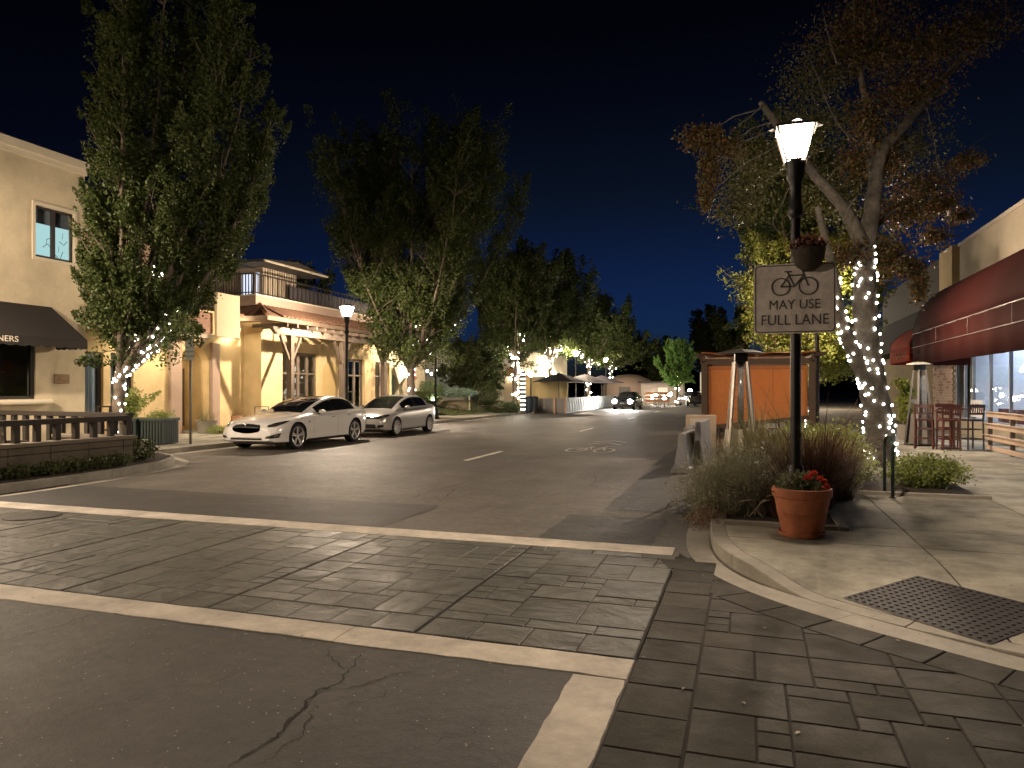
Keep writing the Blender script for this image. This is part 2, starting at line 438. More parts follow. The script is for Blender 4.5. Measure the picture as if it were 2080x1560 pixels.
sheet('asphalt_patch', -1.9, -.62, 9.6, 26, .004, m_patch, road, .05)
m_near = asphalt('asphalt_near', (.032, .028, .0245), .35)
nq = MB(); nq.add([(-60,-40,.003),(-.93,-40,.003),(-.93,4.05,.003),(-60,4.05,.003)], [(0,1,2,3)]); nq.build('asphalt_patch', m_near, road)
def crack(pts, w):
    P = []
    for a, b in zip(pts, pts[1:]):
        for k in range(16):
            f = k/16; x, y = a[0]+(b[0]-a[0])*f, a[1]+(b[1]-a[1])*f
            P.append((x+.05*mnoise.noise(Vector((x*5,y*5,1)))+.03*mnoise.noise(Vector((x*17,y*17,3)))+rnd.uniform(-.004,.004), y+.05*mnoise.noise(Vector((x*5,y*5,7)))+.03*mnoise.noise(Vector((x*17,y*17,9)))+rnd.uniform(-.004,.004)))
    P.append(pts[-1]); b = MB(); rows = []
    for i, p in enumerate(P):
        a0 = P[max(i-1,0)]; a1 = P[min(i+1,len(P)-1)]; dx, dy = a1[0]-a0[0], a1[1]-a0[1]; l = math.hypot(dx,dy) or 1
        ww = w*(.35+.65*abs(mnoise.noise(Vector((p[0]*9,p[1]*9,5))))*2)*rnd.uniform(.5,.9)*(.3+.7*math.sin(PI*min(.97,max(.03,i/len(P)))))
        rows.append([(p[0]-dy/l*ww, p[1]+dx/l*ww, .0065), (p[0]+dy/l*ww, p[1]-dx/l*ww, .0065)])
    b.grid(rows).build('crack', m_crack, road)
for w, pp in ((.016, [(465,1560),(500,1535),(560,1500),(600,1460),(640,1410),(690,1385),(720,1355),(740,1325)]),
          (.007, [(640,1412),(720,1395),(800,1375),(850,1362)]), (.008, [(662,1318),(676,1345),(700,1362),(720,1352)]),
          (.007, [(520,1556),(560,1540),(600,1500),(640,1425)]), (.009, [(0,1304),(60,1290),(130,1270),(190,1250)]),
          (.012, [(818,1020),(860,1003),(930,985),(1000,965)]), (.010, [(1205,960),(1212,975),(1198,990)]), (.006, [(690,1440),(740,1430),(800,1405)]),
          (.012, [(1345,1060),(1352,1040),(1362,1020),(1375,1000)]), (.010, [(560,960),(700,950),(820,940)]), (.012, [(880,1030),(930,990)]), (.004, [(100,1480),(180,1440),(260,1430),(330,1400)]), (.004, [(330,1400),(420,1390),(520,1350)]), (.004, [(850,1530),(900,1500),(960,1490),(1040,1440)]), (.0035, [(200,1330),(280,1350),(380,1340)]), (.006, [(60,1000),(240,1008),(420,1004)]), (.006, [(700,1005),(800,990),(900,1000)]), (.006, [(1000,1000),(1100,985),(1240,1000)])):
    crack([at(*q) for q in pp], w)

# ---- concrete bands that frame the crossing
def band(label, x0, x1, y0, y1, step, along='x'):
    root = None; k = 0; a = x0 if along == 'x' else y0; end = x1 if along == 'x' else y1
    holder = bpy.data.objects.new('concrete_band', None); COL.objects.link(holder); struct(holder, label)
    while a < end - .05:
        st = min(step*rnd.uniform(.85,1.15), end-a)
        if end-a-st < .4: st = end-a
        n = 14; P = []
        lo, hi = a+.002, a+st-.002
        c0, c1 = (y0, y1) if along == 'x' else (x0, x1)
        for i in range(n+1): P.append((lo+(hi-lo)*i/n, c0+rnd.uniform(-.006,.008)*(1 if rnd.random()<.8 else 2)))
        for i in range(n+1): P.append((hi-(hi-lo)*i/n, c1+rnd.uniform(-.006,.006)))
        if along != 'x': P = [(q[1], q[0]) for q in P]
        MB().prism(P, -.05, .009+rnd.uniform(-.001,.001)).build('band_slab', m_conc2, holder, bevel=.003)
        a += st
    return holder
band('pale concrete band along the near edge of the stamped crossing', -16, -.645, 4.02, 4.32, 1.9)
band('pale concrete band turning towards the camera', -.95, -.65, .2, 4.0, 1.35, 'y')
band('pale concrete band along the far edge of the stamped crossing', -16, -.70, 7.14, 7.5, 2.6)

# ---- stamped crossing
def paver_mesh(w, h, cache={}):
    k = (round(w,3), round(h,3))
    if k in cache: return cache[k]
    g_ = .0035; c = .006; b = MB()
    x, y = w/2-g_, h/2-g_
    vs = [(-x,-y,-.03),(x,-y,-.03),(x,y,-.03),(-x,y,-.03),(-x,-y,.004),(x,-y,.004),(x,y,.004),(-x,y,.004),
          (-x+c,-y+c,.010),(x-c,-y+c,.010),(x-c,y-c,.010),(-x+c,y-c,.010)]
    b.add(vs, [(0,1,5,4),(1,2,6,5),(2,3,7,6),(3,0,4,7),(4,5,9,8),(5,6,10,9),(6,7,11,10),(7,4,8,11),(8,9,10,11)])
    me = b.mesh('paver'); cache[k] = me; return me
def ashlar(x0, x1, y0, y1, cell=.17):
    nx = max(1, round((x1-x0)/cell)); ny = max(1, round((y1-y0)/cell)); cx = (x1-x0)/nx; cy_ = (y1-y0)/ny
    occ = np.zeros((nx, ny), bool); out = []
    for j in range(ny):
        for i in range(nx):
            if occ[i,j]: continue
            opts = [(4,2),(3,2),(2,2),(3,2),(2,1),(2,3),(3,3),(2,2),(1,1),(3,1)]; rnd.shuffle(opts)
            for (w,h) in opts + [(2,1),(1,2),(1,1)]:
                if i+w <= nx and j+h <= ny and not occ[i:i+w, j:j+h].any():
                    occ[i:i+w, j:j+h] = True; out.append((x0+i*cx, x0+(i+w)*cx, y0+j*cy_, y0+(j+h)*cy_)); break
    return out
cw_base = MB(); cw_base.add([(-16,4.33,.002),(-.6,4.33,.002),(-.6,7.13,.002),(-16,7.13,.002)], [(0,1,2,3)])
crossing = struct(cw_base.build('stamped_crossing', m_joint), 'slate-stamped pedestrian crossing between two pale concrete bands')
def put_paver(r, mat, parent):
    me = paver_mesh(r[1]-r[0], r[3]-r[2])
    if not me.materials: me.materials.append(mat)
    return inst(me, 'paver', parent, ((r[0]+r[1])/2, (r[2]+r[3])/2, rnd.uniform(-.0015,.0025)), (rnd.uniform(-.004,.004), rnd.uniform(-.004,.004), 0))
XJ = [-.640, -2.13, -3.85, -5.3, -6.6, -8.2, -9.9, -11.7]
for a, b_ in zip(XJ, XJ[1:]):
    for r in ashlar(b_+.012, a-.012, 4.68, 7.12): put_paver(r, m_slate, crossing)
    n = round((a-b_)/.36)
    for k in range(n): put_paver((b_+.012+(a-b_-.024)*k/n, b_+.012+(a-b_-.024)*(k+1)/n, 4.335, 4.675), m_slate, crossing)

# ---- kerb, gutter and the paved apron at the near right corner
KP = catmull([(-.40,14.0),(-.40,11.0),(-.40,9.0),(-.37,8.0),(-.27,7.25),(-.05,6.65),(.30,6.15),(.75,5.72),(1.25,5.35),(1.9,4.95),(2.8,4.6),(4.0,4.4),(7,4.3),(14,4.3)], 8)
KP = resample(KP, .12)
RC = Vector((1.09, 5.645)); RN = Vector((.724, .69)).normalized(); RM = Vector((RN.y, -RN.x))
def hside(x, y):
    d = Vector((x, y)) - RC; a = d.dot(RN); b_ = abs(d.dot(RM))
    hr = min(.13, max(.006, .022 + a*.082))
    f = min(1, max(0, (b_-.62)/.85)); f = f*f*(3-2*f)
    return hr + (.13-hr)*f
GUT = offset(KP, -.26)      # outer edge of the gutter pan (on the road side)
def swept(name, A, B, zt, zb, mat, parent, seg=14, gap=.004, bevel=0.0, zt2=None):
    "pieces between two paths; zt(x,y) top height"
    i = 0; n = len(A)
    while i < n-1:
        j = min(n-1, i+seg); b_ = MB(); rows_t = []; rows_b = []
        for k in range(i, j+1):
            a, c = A[k], B[k]
            rows_t.append([(a.x,a.y,zt(a.x,a.y)), (c.x,c.y,(zt2 or zt)(c.x,c.y))]); rows_b.append([(a.x,a.y,zb),(c.x,c.y,zb)])
        if j < n-1 and gap:
            t = (A[j]-A[j-1]).normalized()*gap
            for rr in (rows_t, rows_b): rr[-1] = [(p[0]-t.x,p[1]-t.y,p[2]) for p in rr[-1]]
        m = len(rows_t)
        vs = [p for r_ in rows_t for p in r_] + [p for r_ in rows_b for p in r_]; o = 2*m
        fs = []
        for k in range(m-1):
            fs += [(2*k,2*k+1,2*k+3,2*k+2), (2*k,2*k+2,o+2*k+2,o+2*k), (2*k+1,o+2*k+1,o+2*k+3,2*k+3)]
        fs += [(0,o,o+1,1), (2*m-2,2*m-1,o+2*m-1,o+2*m-2)]
        b_.add(vs, fs).build(name, mat, parent, smooth=35, bevel=bevel); i = j
kerb = bpy.data.objects.new('kerb', None); COL.objects.link(kerb); struct(kerb, 'curved concrete kerb round the near right corner')
swept('kerb_stone', KP, offset(KP, .155), lambda x, y: hside(x, y), -.05, m_conc, kerb, seg=15, bevel=.008)
gut = bpy.data.objects.new('gutter', None); COL.objects.link(gut); struct(gut, 'concrete gutter pan following the corner kerb')
swept('gutter_slab', GUT, offset(KP, .0), lambda x, y: .006, -.05, m_conc, gut, seg=24, zt2=lambda x, y: .003)

apron_b = MB(); apron_b.add([(-.64,.2,.002),(9,.2,.002),(9,4.2,.002),(2.2,4.5,.002),(1.0,5.2,.002),(.2,5.9,.002),(-.3,6.6,.002),(-.64,7.3,.002)], [(0,1,2,3,4,5,6,7)])
apron = struct(apron_b.build('stamped_apron', m_joint), 'slate-stamped paving beside the corner ramp')
n = 16
for k in range(n):
    y0 = 1.0 + k*.372
    put_paver((-.635, -.272, y0, y0+.372), m_slate_shaded, apron)
inner = offset(KP, -.262); inner2 = offset(KP, -.60)
reg = [(-.268, 1.6), (-.268, 6.75)] + [(p.x, p.y) for p in inner2 if p.y < 6.6 and p.x > -.25 and p.x < 6] + [(5.0, 1.6)]
def poly_piece(pl, mat, parent, top=.010):
    if len(pl) < 3 or parea(pl) < .006: return
    cx = sum(p[0] for p in pl)/len(pl); cy_ = sum(p[1] for p in pl)/len(pl)
    q = []
    for p in pl:
        if not q or math.hypot(p[0]-q[-1][0], p[1]-q[-1][1]) > .012: q.append(p)
    if len(q) < 3: return
    q = [Vector((p[0]-cx, p[1]-cy_)) for p in q]
    if sum(q[i].x*q[(i+1)%len(q)].y-q[(i+1)%len(q)].x*q[i].y for i in range(len(q))) < 0: q = q[::-1]
    def inset(d):
        out = []
        for i in range(len(q)):
            e1 = (q[i]-q[i-1]).normalized(); e2 = (q[(i+1)%len(q)]-q[i]).normalized()
            nn = Vector((-e1.y-e2.y, e1.x+e2.x)); l = nn.length
            if l < .2: nn = Vector((-e1.y, e1.x))
            else: nn = nn/l
            c = max(.5, nn.dot(Vector((-e1.y, e1.x)))); out.append(q[i]+nn*(d/c))
        return out
    a, b_ = inset(.0035), inset(.010); N_ = len(q); bb = MB()
    bb.add([(p.x,p.y,-.03) for p in a]+[(p.x,p.y,top-.006) for p in a]+[(p.x,p.y,top) for p in b_],
           [(i,(i+1)%N_,N_+(i+1)%N_,N_+i) for i in range(N_)]+[(N_+i,N_+(i+1)%N_,2*N_+(i+1)%N_,2*N_+i) for i in range(N_)]+[tuple(range(2*N_,3*N_))])
    bb.build('paver', mat, parent, loc=(cx, cy_, rnd.uniform(-.001,.002)), fixn=False)
for r in ashlar(-.268, 4.9, 1.6, 7.0, .155):
    poly_piece(clip(reg, *r), m_slate_shaded, apron)
seg = [i for i, p in enumerate(KP) if p.y < 7.2 and p.x < 4.5]
for i in seg[::3]:
    if i+3 < len(KP):
        poly_piece([tuple(inner[i]), tuple(inner[i+1]), tuple(inner[i+2]), tuple(inner[i+3]), tuple(inner2[i+3]), tuple(inner2[i])], m_slate_shaded, apron)

# ---- right-hand sidewalk of cast slabs
walkR = bpy.data.objects.new('sidewalk', None); COL.objects.link(walkR); struct(walkR, 'pale concrete sidewalk at the right-hand corner')
BK = offset(KP, .157)
bpoly = [(p.x, p.y) for p in BK if p.x < 12] + [(12, 4.45), (12, 14.0)]
xs = [-.45, 1.6, 3.15, 4.7, 6.3, 7.9, 12]; ys = [4.0, 7.65, 8.62, 10.55, 12.2, 14.0]
def slab(poly, x0, x1, y0, y1, mat, parent, hf, step, name='slab'):
    b_ = MB(); nx = max(1, round((x1-x0)/step)); ny = max(1, round((y1-y0)/step)); g_ = .007
    X = np.linspace(x0+g_, x1-g_, nx+1); Y = np.linspace(y0+g_, y1-g_, ny+1); idx = {}; V = []; Fc = []
    def vid(p):
        k = (round(p[0],4), round(p[1],4))
        if k not in idx: idx[k] = len(V); V.append((p[0],p[1],hf(p[0],p[1])))
        return idx[k]
    for i in range(nx):
        for j in range(ny):
            pl = clip(poly, X[i], X[i+1], Y[j], Y[j+1])
            if len(pl) >= 3 and parea(pl) > 1e-5:
                f = []
                for p in pl:
                    v = vid(p)
                    if v not in f: f.append(v)
                if len(f) >= 3: Fc.append(tuple(f))
    if not Fc: return
    me = bpy.data.meshes.new(name); me.from_pydata(V, [], Fc); me.update()
    bm = bmesh.new(); bm.from_mesh(me); bmesh.ops.recalc_face_normals(bm, faces=bm.faces)
    if sum(f.normal.z for f in bm.faces) < 0: bmesh.ops.reverse_faces(bm, faces=bm.faces)
    edges = [e for e in bm.edges if e.is_boundary]
    r_ = bmesh.ops.extrude_edge_only(bm, edges=edges)
    for v in [q for q in r_['geom'] if isinstance(q, bmesh.types.BMVert)]: v.co.z -= .12
    bm.to_mesh(me); bm.free()
    return mk(name, me, mat, parent, smooth=30)
for i in range(len(xs)-1):
    for j in range(len(ys)-1):
        slab(bpoly, xs[i], xs[i+1], ys[j], ys[j+1], m_walk, walkR, hside, .14 if (xs[i] < 3.2 and ys[j] < 8) else .6)
far = [(1.76,14.0),(12,14.0),(12,110),(1.76,110)]
for i, (a, b_) in enumerate(((1.76,3.4),(3.4,5.1),(5.1,6.9))):
    for j in range(16): slab(far, a, b_, 14+j*1.8, 15.8+j*1.8, m_walk, walkR, lambda x, y: .13, 2)
slab(far, 1.76, 6.9, 42.8, 110, m_walk, walkR, lambda x, y: .13, 70)
slab([(-1,0),(20,0),(20,120),(-1,120)], 6.9, 11.5, 14.0, 110, m_walk, walkR, lambda x, y: .128, 100)
base = MB(); base.prism([(p.x+.01,p.y) for p in offset(KP,.16) if p.x < 12]+[(12,4.5),(12,14.1)], -.04, .0035)
base.build('joint_bed', m_joint, walkR)
# kerb of the parking bay beyond the corner
K2 = resample(catmull([(-.40,14.0),(-.2,14.4),(.5,14.75),(1.2,15.0),(1.6,15.6),(1.6,17),(1.6,40),(1.6,62),(.5,80),(-3,105)], 8), .3)
swept('kerb_stone', K2, offset(K2, .155), lambda x, y: .13, -.05, m_conc, kerb, seg=6, bevel=.006)
MB().prism([(-.25,13.9),(-.05,14.25),(.6,14.6),(1.3,14.85),(1.75,15.6),(1.8,13.9)], 0, .127).build('slab', m_walk, walkR)

# tactile panel on the ramp: raised domes
m_tact = M('tactile_dark', (.020, .018, .020), .65, var=.15, vs=20, spec=.25)
tp = thing('tactile_panel', 'dark grey panel of raised domes on the corner ramp', 'tactile panel')
b_ = MB(); D = MB()
PW, PL = 1.11, .88
def tpt(u, v, dz=0.0):
    p = RC + RM*u + RN*v; return (p.x, p.y, hside(p.x, p.y)+dz)
rows = [[tpt(-PW/2+PW*i/16, PL*j/12, .006) for i in range(17)] for j in range(13)]
b_.grid(rows).build('plate', m_tact, tp)
for i in range(18):
    for j in range(14):
        c = tpt(-PW/2+.034+i*.0613, .04+j*.0613, .006)
        D.lathe([(.016,0),(.013,.005),(.008,.007)], 8, c, cap=False)
        nb = len(D.v); D.f.append(tuple(range(nb-8, nb)))
D.build('dome', m_tact, tp, kind='stuff')

# ---- left-hand sidewalk
KL = resample(catmull([(-30,5.0),(-16,5.1),(-13.2,5.5),(-11.75,6.5),(-11.15,7.8),(-11.12,9.2),(-11.25,10.5),(-11.55,11.7),(-12.1,12.65),(-12.9,13.25),(-13.6,13.6),(-13.9,14.2),(-13.9,16),(-13.9,40),(-13.9,62),(-15,80),(-19,105)], 8), .25)
kerbL = bpy.data.objects.new('kerb', None); COL.objects.link(kerbL); struct(kerbL, 'concrete kerb round the planted bulb on the left')
swept('kerb_stone', KL, offset(KL, .16), lambda x, y: .14, -.05, m_conc, kerbL, seg=9, bevel=.01)
swept('gutter_slab', offset(KL, -.3), KL, lambda x, y: .005, -.05, m_conc, kerbL, seg=16, zt2=lambda x, y: .003)
walkL = bpy.data.objects.new('sidewalk', None); COL.objects.link(walkL); struct(walkL, 'warm lit concrete sidewalk along the left-hand shops')
lp = [(p.x,p.y) for p in offset(KL,.165) if p.y <= 62] + [(-40,62),(-40,5.2)]
for i, (a, b_) in enumerate(((-19.5,-17.6),(-17.6,-15.8),(-15.8,-13.0),(-13,-11))):
    for j in range(24): slab(lp, a, b_, 5+j*1.7, 6.7+j*1.7, m_walk, walkL, lambda x, y: .14, 1.0)
slab(lp, -40, -19.5, 5, 62, m_walk, walkL, lambda x, y: .138, 60)
slab(lp, -19.5, -11, 45.8, 62, m_walk, walkL, lambda x, y: .14, 60)
slab([(p.x,p.y) for p in offset(KL,.165) if p.y >= 61.5]+[(-40,105),(-40,61.5)], -40, -11, 61.5, 105, m_walk, walkL, lambda x, y: .14, 60)
MB().prism([q for q in lp], -.04, .02).build('joint_bed', m_joint, walkL)

# ---- paint on the road
for y0 in (15.2, 27, 38.8, 50.6): MB().box(-6.21,-6.09,y0,y0+2.5,-.01,.006).build('centre_dash', m_paint, road)
# shared-lane marking: bicycle under two chevrons
bx, by = -4.0, 19.3
def strip(pts, w, name='lane_symbol'):
    b_ = MB(); rows = []
    for i, p in enumerate(pts):
        a0 = pts[max(i-1,0)]; a1 = pts[min(i+1,len(pts)-1)]; dx, dy = a1[0]-a0[0], a1[1]-a0[1]; l = math.hypot(dx,dy) or 1
        rows.append([(p[0]-dy/l*w/2, p[1]+dx/l*w/2, .006), (p[0]+dy/l*w/2, p[1]-dx/l*w/2, .006)])
    b_.grid(rows).build(name, m_paint, road)
for cx in (-.38, .38): strip([(bx+cx+.25*math.cos(2*PI*k/20), by-.5+.62*math.sin(2*PI*k/20)) for k in range(21)], .07)
for pts in ([(-.38,-.5),(-.16,.4),(.2,.4),(.38,-.5)], [(-.16,.4),(.02,-.5),(.2,.4)], [(-.38,-.5),(.02,-.5)], [(-.24,.62),(-.08,.62)], [(.2,.4),(.24,.8),(.36,.8)], [(-.16,.4),(-.19,.62)]):
    strip([(bx+p[0], by+p[1]) for p in pts], .07)
for dy in (1.5, 2.4): strip([(bx-.5, by+dy), (bx, by+dy+.7), (bx+.5, by+dy)], .12)
# round cover in the crossing
mc = thing('manhole_cover', 'round dark iron cover set in the left of the crossing', 'manhole cover', (-8.75, 6.75, .012))
MB().lathe([(.33,0),(.33,.008),(.30,.009)], 40).build('frame', M('iron', (.05,.045,.04), .55, .6, var=.2, vs=20), mc)
b_ = MB(); b_.lathe([(.29,.001),(.29,.010)], 40)
b_.build('lid', M('iron_lid', (.04,.036,.034), .5, .6, var=.2, vs=30, bump=.5, bs=60), mc)
# fallen leaves and chips lying about
V = []; Fq = []
for k in range(420):
    if rnd.random() < .55: x, y = rnd.uniform(.2,6), rnd.uniform(5.5,13)
    else: x, y = rnd.uniform(-9,3), rnd.uniform(2.5,9)
    z = (hside(x,y) if (x > .2 and y > 6.3) else .012)+.006; a = rnd.uniform(0,6.28); l = rnd.uniform(.008,.022); w = l*.5
    for (u, v, dz) in ((-l,0,0),(0,-w,.004),(l,0,.002),(0,w,.005)): V.append((x+u*math.cos(a)-v*math.sin(a), y+u*math.sin(a)+v*math.cos(a), z+dz))
    Fq += [4*k,4*k+1,4*k+2,4*k+3]
o = mk('fallen_leaves', mesh_np('fallen_leaves', V, Fq, 4), leafmat('litter', (.10,.06,.025), (.30,.24,.12), trans=.1))
o['kind'] = 'stuff'; o['label'] = 'dry leaf litter scattered over pavement and crossing'; o['category'] = 'leaves'

# ================================================================== PLANT BUILDERS
def unit(v): return v / np.maximum(1e-9, np.linalg.norm(v, axis=-1, keepdims=True))
def leaf_mesh(name, P, size, flat=0.0, aspect=0.55, rg=None):
    "one bent kite-shaped leaf of two quads' area per point"
    rg = rg or rng; P = np.asarray(P, float); n = len(P)
    size = np.broadcast_to(np.asarray(size, float), (n,))
    d = rg.normal(size=(n,3)); d[:,2] = d[:,2]*(1-flat) - .25; d = unit(d)
    q = rg.normal(size=(n,3)); w = unit(np.cross(d, q)); nn = np.cross(d, w)
    L_ = size[:,None]*d; W_ = (size*aspect/2)[:,None]*w; B_ = (size*.12)[:,None]*nn
    V = np.stack([P - L_*.5, P + W_ + B_, P + L_*.5, P - W_ + B_], 1).reshape(-1,3)
    F_ = np.arange(4*n)
    return mesh_np(name, V, F_, 4)
def blade_mesh(name, base, az, lean, length, width, curl, S=6, taper=1.0):
    base = np.asarray(base, float); n = len(base); p = base.copy(); rows = []
    side = np.stack([-np.sin(az), np.cos(az), np.zeros(n)], 1)
    for k in range(S+1):
        t = k/S; w = width*(1-t**1.6*taper)*.5 + .0004
        rows.append(p - side*w[:,None]); rows.append(p + side*w[:,None])
        phi = lean + curl*t
        p = p + (length/S)[:,None]*np.stack([np.sin(phi)*np.cos(az), np.sin(phi)*np.sin(az), np.cos(phi)], 1)
    V = np.stack(rows, 1)      # n, 2(S+1), 3
    m = 2*(S+1); idx = []
    for k in range(S): idx.append([2*k, 2*k+1, 2*k+3, 2*k+2])
    F_ = (np.arange(n)[:,None,None]*m + np.array(idx)[None]).ravel()
    return mesh_np(name, V.reshape(-1,3), F_, 4)
def grass(name, mat, parent, cx, cy_, z, n, rad, hgt, w=.008, lean=.25, curl=1.2, az0=None, spread=PI, S=6, hv=.35):
    a = rng.uniform(0, 2*PI, n); r_ = rad*np.sqrt(rng.uniform(0,1,n))
    base = np.stack([cx + r_*np.cos(a), cy_ + r_*np.sin(a), np.full(n, z)], 1)
    az = rng.uniform(0, 2*PI, n) if az0 is None else az0 + rng.uniform(-spread, spread, n)
    L_ = hgt*(1 + rng.uniform(-hv, hv, n)); le = np.abs(rng.normal(0, lean, n)); cu = np.abs(rng.normal(curl, curl*.5, n))
    return mk(name, blade_mesh(name, base, az, le, L_, np.full(n, w)*rng.uniform(.6,1.3,n), cu, S), mat, parent)
def blob_pts(n, c, r, shell=.55, lump=.25, zmin=None, up=False):
    "points in a lumpy ellipsoid, denser near the surface"
    c = np.asarray(c, float); r = np.asarray(r, float)
    d = unit(rng.normal(size=(n,3)))
    if up: d[:,2] = np.abs(d[:,2])
    k = np.array([1 + lump*mnoise.noise(Vector(x*2.3) + Vector(c)) + lump*.7*mnoise.noise(Vector(x*6.1) + Vector(c)) for x in d])
    rad = (shell + (1-shell)*rng.uniform(0,1,n))**.8*k*rng.uniform(.8,1.06,n)
    P = c + d*r*rad[:,None]
    if zmin is not None: P[:,2] = np.maximum(P[:,2], zmin)
    return P
def shrub(name, label, cat, loc, r, n, size, mat, group=None, stem=None, aspect=.55, shell=.4, lump=.3):
    t = thing(name, label, cat, loc, 0, group)
    P = blob_pts(n, (0,0,r[2]*.8), r, shell, lump, zmin=.01)
    mk('foliage', leaf_mesh('foliage', P, size*rng.uniform(.6,1.3,n), aspect=aspect), mat, t)
    b = MB()
    for k in range(7):
        a = rnd.uniform(0,6.28); b.tube([(rnd.uniform(-.05,.05),rnd.uniform(-.05,.05),-.02),(r[0]*.3*math.cos(a),r[1]*.3*math.sin(a),r[2]*.6),(r[0]*.6*math.cos(a),r[1]*.6*math.sin(a),r[2]*1.1)], [.012,.008,.003], 5)
    b.build('stems', stem or m_bark, t)
    return t
m_bark = M('bark', (.16, .125, .095), .9, var=.2, vs=9, stain=.4, ss=3, bump=1.0, bs=22)
m_bark_pale = M('bark_pale', (.085, .075, .062), .9, var=.25, vs=9, stain=.6, ss=3.5, bump=2.2, bs=11)
m_leafT = leafmat('street_tree_leaf', (.042, .064, .016), (.092, .118, .034))
m_leafD = leafmat('dark_leaf', (.045, .065, .022), (.09, .105, .035))
m_leafB = leafmat('autumn_leaf', (.045, .026, .009), (.105, .055, .016))
m_leafO = leafmat('olive_leaf', (.035, .040, .012), (.075, .070, .022))
m_leafL = leafmat('lime_leaf', (.16, .20, .035), (.26, .27, .06), trans=.45)  # lime tone: lamplight on the tree behind the screen put into the colour
m_leafS = leafmat('shrub_leaf', (.18, .235, .055), (.33, .36, .11))
m_leafG = leafmat('bright_leaf', (.12, .26, .06), (.20, .34, .09), trans=.45)
m_herb = leafmat('grey_herb', (.20, .20, .135), (.36, .34, .23), trans=.2)
m_fgrass = leafmat('purple_grass', (.085, .040, .032), (.16, .085, .05), trans=.3)
m_dgrass = leafmat('green_grass', (.10, .105, .045), (.20, .18, .08), trans=.3)

def limb(b, pts, r0, r1, n=8, sub=5, wob=.02):
    P = catmull([Vector(p) for p in pts], sub); m = len(P)
    P = [p + Vector((rnd.uniform(-wob,wob), rnd.uniform(-wob,wob), 0)) if 0 < i < m-1 else p for i, p in enumerate(P)]
    rr = [r0 + (r1-r0)*(i/(m-1))**.8 for i in range(m)]
    b.tube(P, rr, n); return list(zip(P, rr))
def plume_pts(n, p0, p1, rad, bias=.45):
    "leaves round an upswept spray from p0 to p1: widest low, pointed at the tip"
    p0 = np.asarray(p0, float); p1 = np.asarray(p1, float)
    t = rng.beta(1.3, 1.25, n); ax = p1-p0
    prof = np.clip(np.minimum(1, t/.18), 0, 1)**.6*(1-t)**.65*1.25+.05
    off = rng.normal(size=(n,3)); off = unit(off)*(rng.uniform(.25,1,n)**.6)[:,None]
    return p0 + t[:,None]*ax + off*(rad*prof)[:,None]
def make_tree(name, label, loc, height, fork, spread, nlimb, nleaf, lsize, mat, trunk_r=.2, dirs=None, crown_off=(0,0), narrow=.55, barkm=None, cat='tree', group=None, seed=1, upswept=1.0, skel=None, low=0.0, lf=5):
    """street tree: trunk, upswept limbs, each limb carrying pointed sprays of leaves.
    spread: crown half width; fork: height of the first fork"""
    rs = random.Random(seed); t = thing(name, label, cat, loc, 0, group); b = MB(); segs = []
    tr = limb(b, [(0,0,-.1),(rs.uniform(-.06,.06),rs.uniform(-.06,.06),fork*.5),(0,0,fork)], trunk_r, trunk_r*.72, 10)
    segs += tr; P = []
    tips = []
    for k in range(nlimb):
        a = 2*PI*k/nlimb + rs.uniform(-.4,.4); f = rs.uniform(.35,1.0)
        if k == 0: f = .1
        ex, ey = crown_off[0]+spread*f*math.cos(a), crown_off[1]+spread*f*math.sin(a)
        top = height*(1 - narrow*f**2*.75*rs.uniform(.5,1.05))
        mid = (ex*.55, ey*.55, fork + (top-fork)*.35)
        lb = limb(b, [(0,0,fork*rs.uniform(.88,1.0)), (ex*.22,ey*.22,fork+(top-fork)*.10), mid, (ex*.85,ey*.85,fork+(top-fork)*.68), (ex,ey,top-.4)], trunk_r*rs.uniform(.38,.55), .015, 7)
        if k < 9: segs += lb[:9]
        tips.append((ex, ey, top, fork, a))
        m = len(lb)
        for i in range(lf, m, 2):
            p = lb[i][0]; h = (p.z-fork)/(top-fork)
            for q in range(4):
                aa = a + rs.uniform(-1.9,1.9); ln = spread*rs.uniform(.22,.5)*(1.05-.45*h)
                tip = p + Vector((math.cos(aa)*ln, math.sin(aa)*ln, ln*upswept*rs.uniform(.6,1.9)))
                if tip.z > height: tip.z = height
                P.append((p, tip, spread*rs.uniform(.10,.18)))
                if rs.random() < .5: b.tube([p, p.lerp(tip,.5)+Vector((0,0,-.05)), tip], [.022,.012,.004], 4)
        P.append((lb[int(m*.6)][0], lb[-1][0]+Vector((0,0,.5)), spread*.22))
    if low:
        for q in range(int(10*low)):
            a = rs.uniform(0,6.28); rr = spread*rs.uniform(.35,.85); p = Vector((crown_off[0]*.6+.3*math.cos(a), crown_off[1]*.6+.3*math.sin(a), fork+rs.uniform(.2,1.4)))
            tip = p + Vector((math.cos(a)*rr, math.sin(a)*rr, rs.uniform(-.7,.6))); P.append((p, tip, spread*.17))
            b.tube([p, p.lerp(tip,.6)+Vector((0,0,.1)), tip], [.02,.012,.004], 4)
    w = np.array([(Vector(x[1])-Vector(x[0])).length*x[2] for x in P]); w = w/w.sum(); parts = []
    for (p0,p1,rd), k in zip(P, w):
        nn = max(8, int(nleaf*k)); parts.append(plume_pts(nn, p0, p1, rd))
    A = np.concatenate(parts)
    fq = 1.9/max(1.0, spread*.45); kk = np.array([mnoise.noise(Vector(p)*fq + Vector((seed,0,0))) + .6*mnoise.noise(Vector(p)*fq*2.6 + Vector((0,seed,0))) for p in A])
    A = A[rng.uniform(0,1,len(A)) < np.clip(.62 + 2.4*kk, .02, 1.0)]
    mk('crown', leaf_mesh('crown', A, lsize*rng.uniform(.6,1.35,len(A))), mat, t)
    b.build('trunk', barkm or m_bark, t, smooth=True)
    t['_'] = 0; del t['_']
    return t, segs
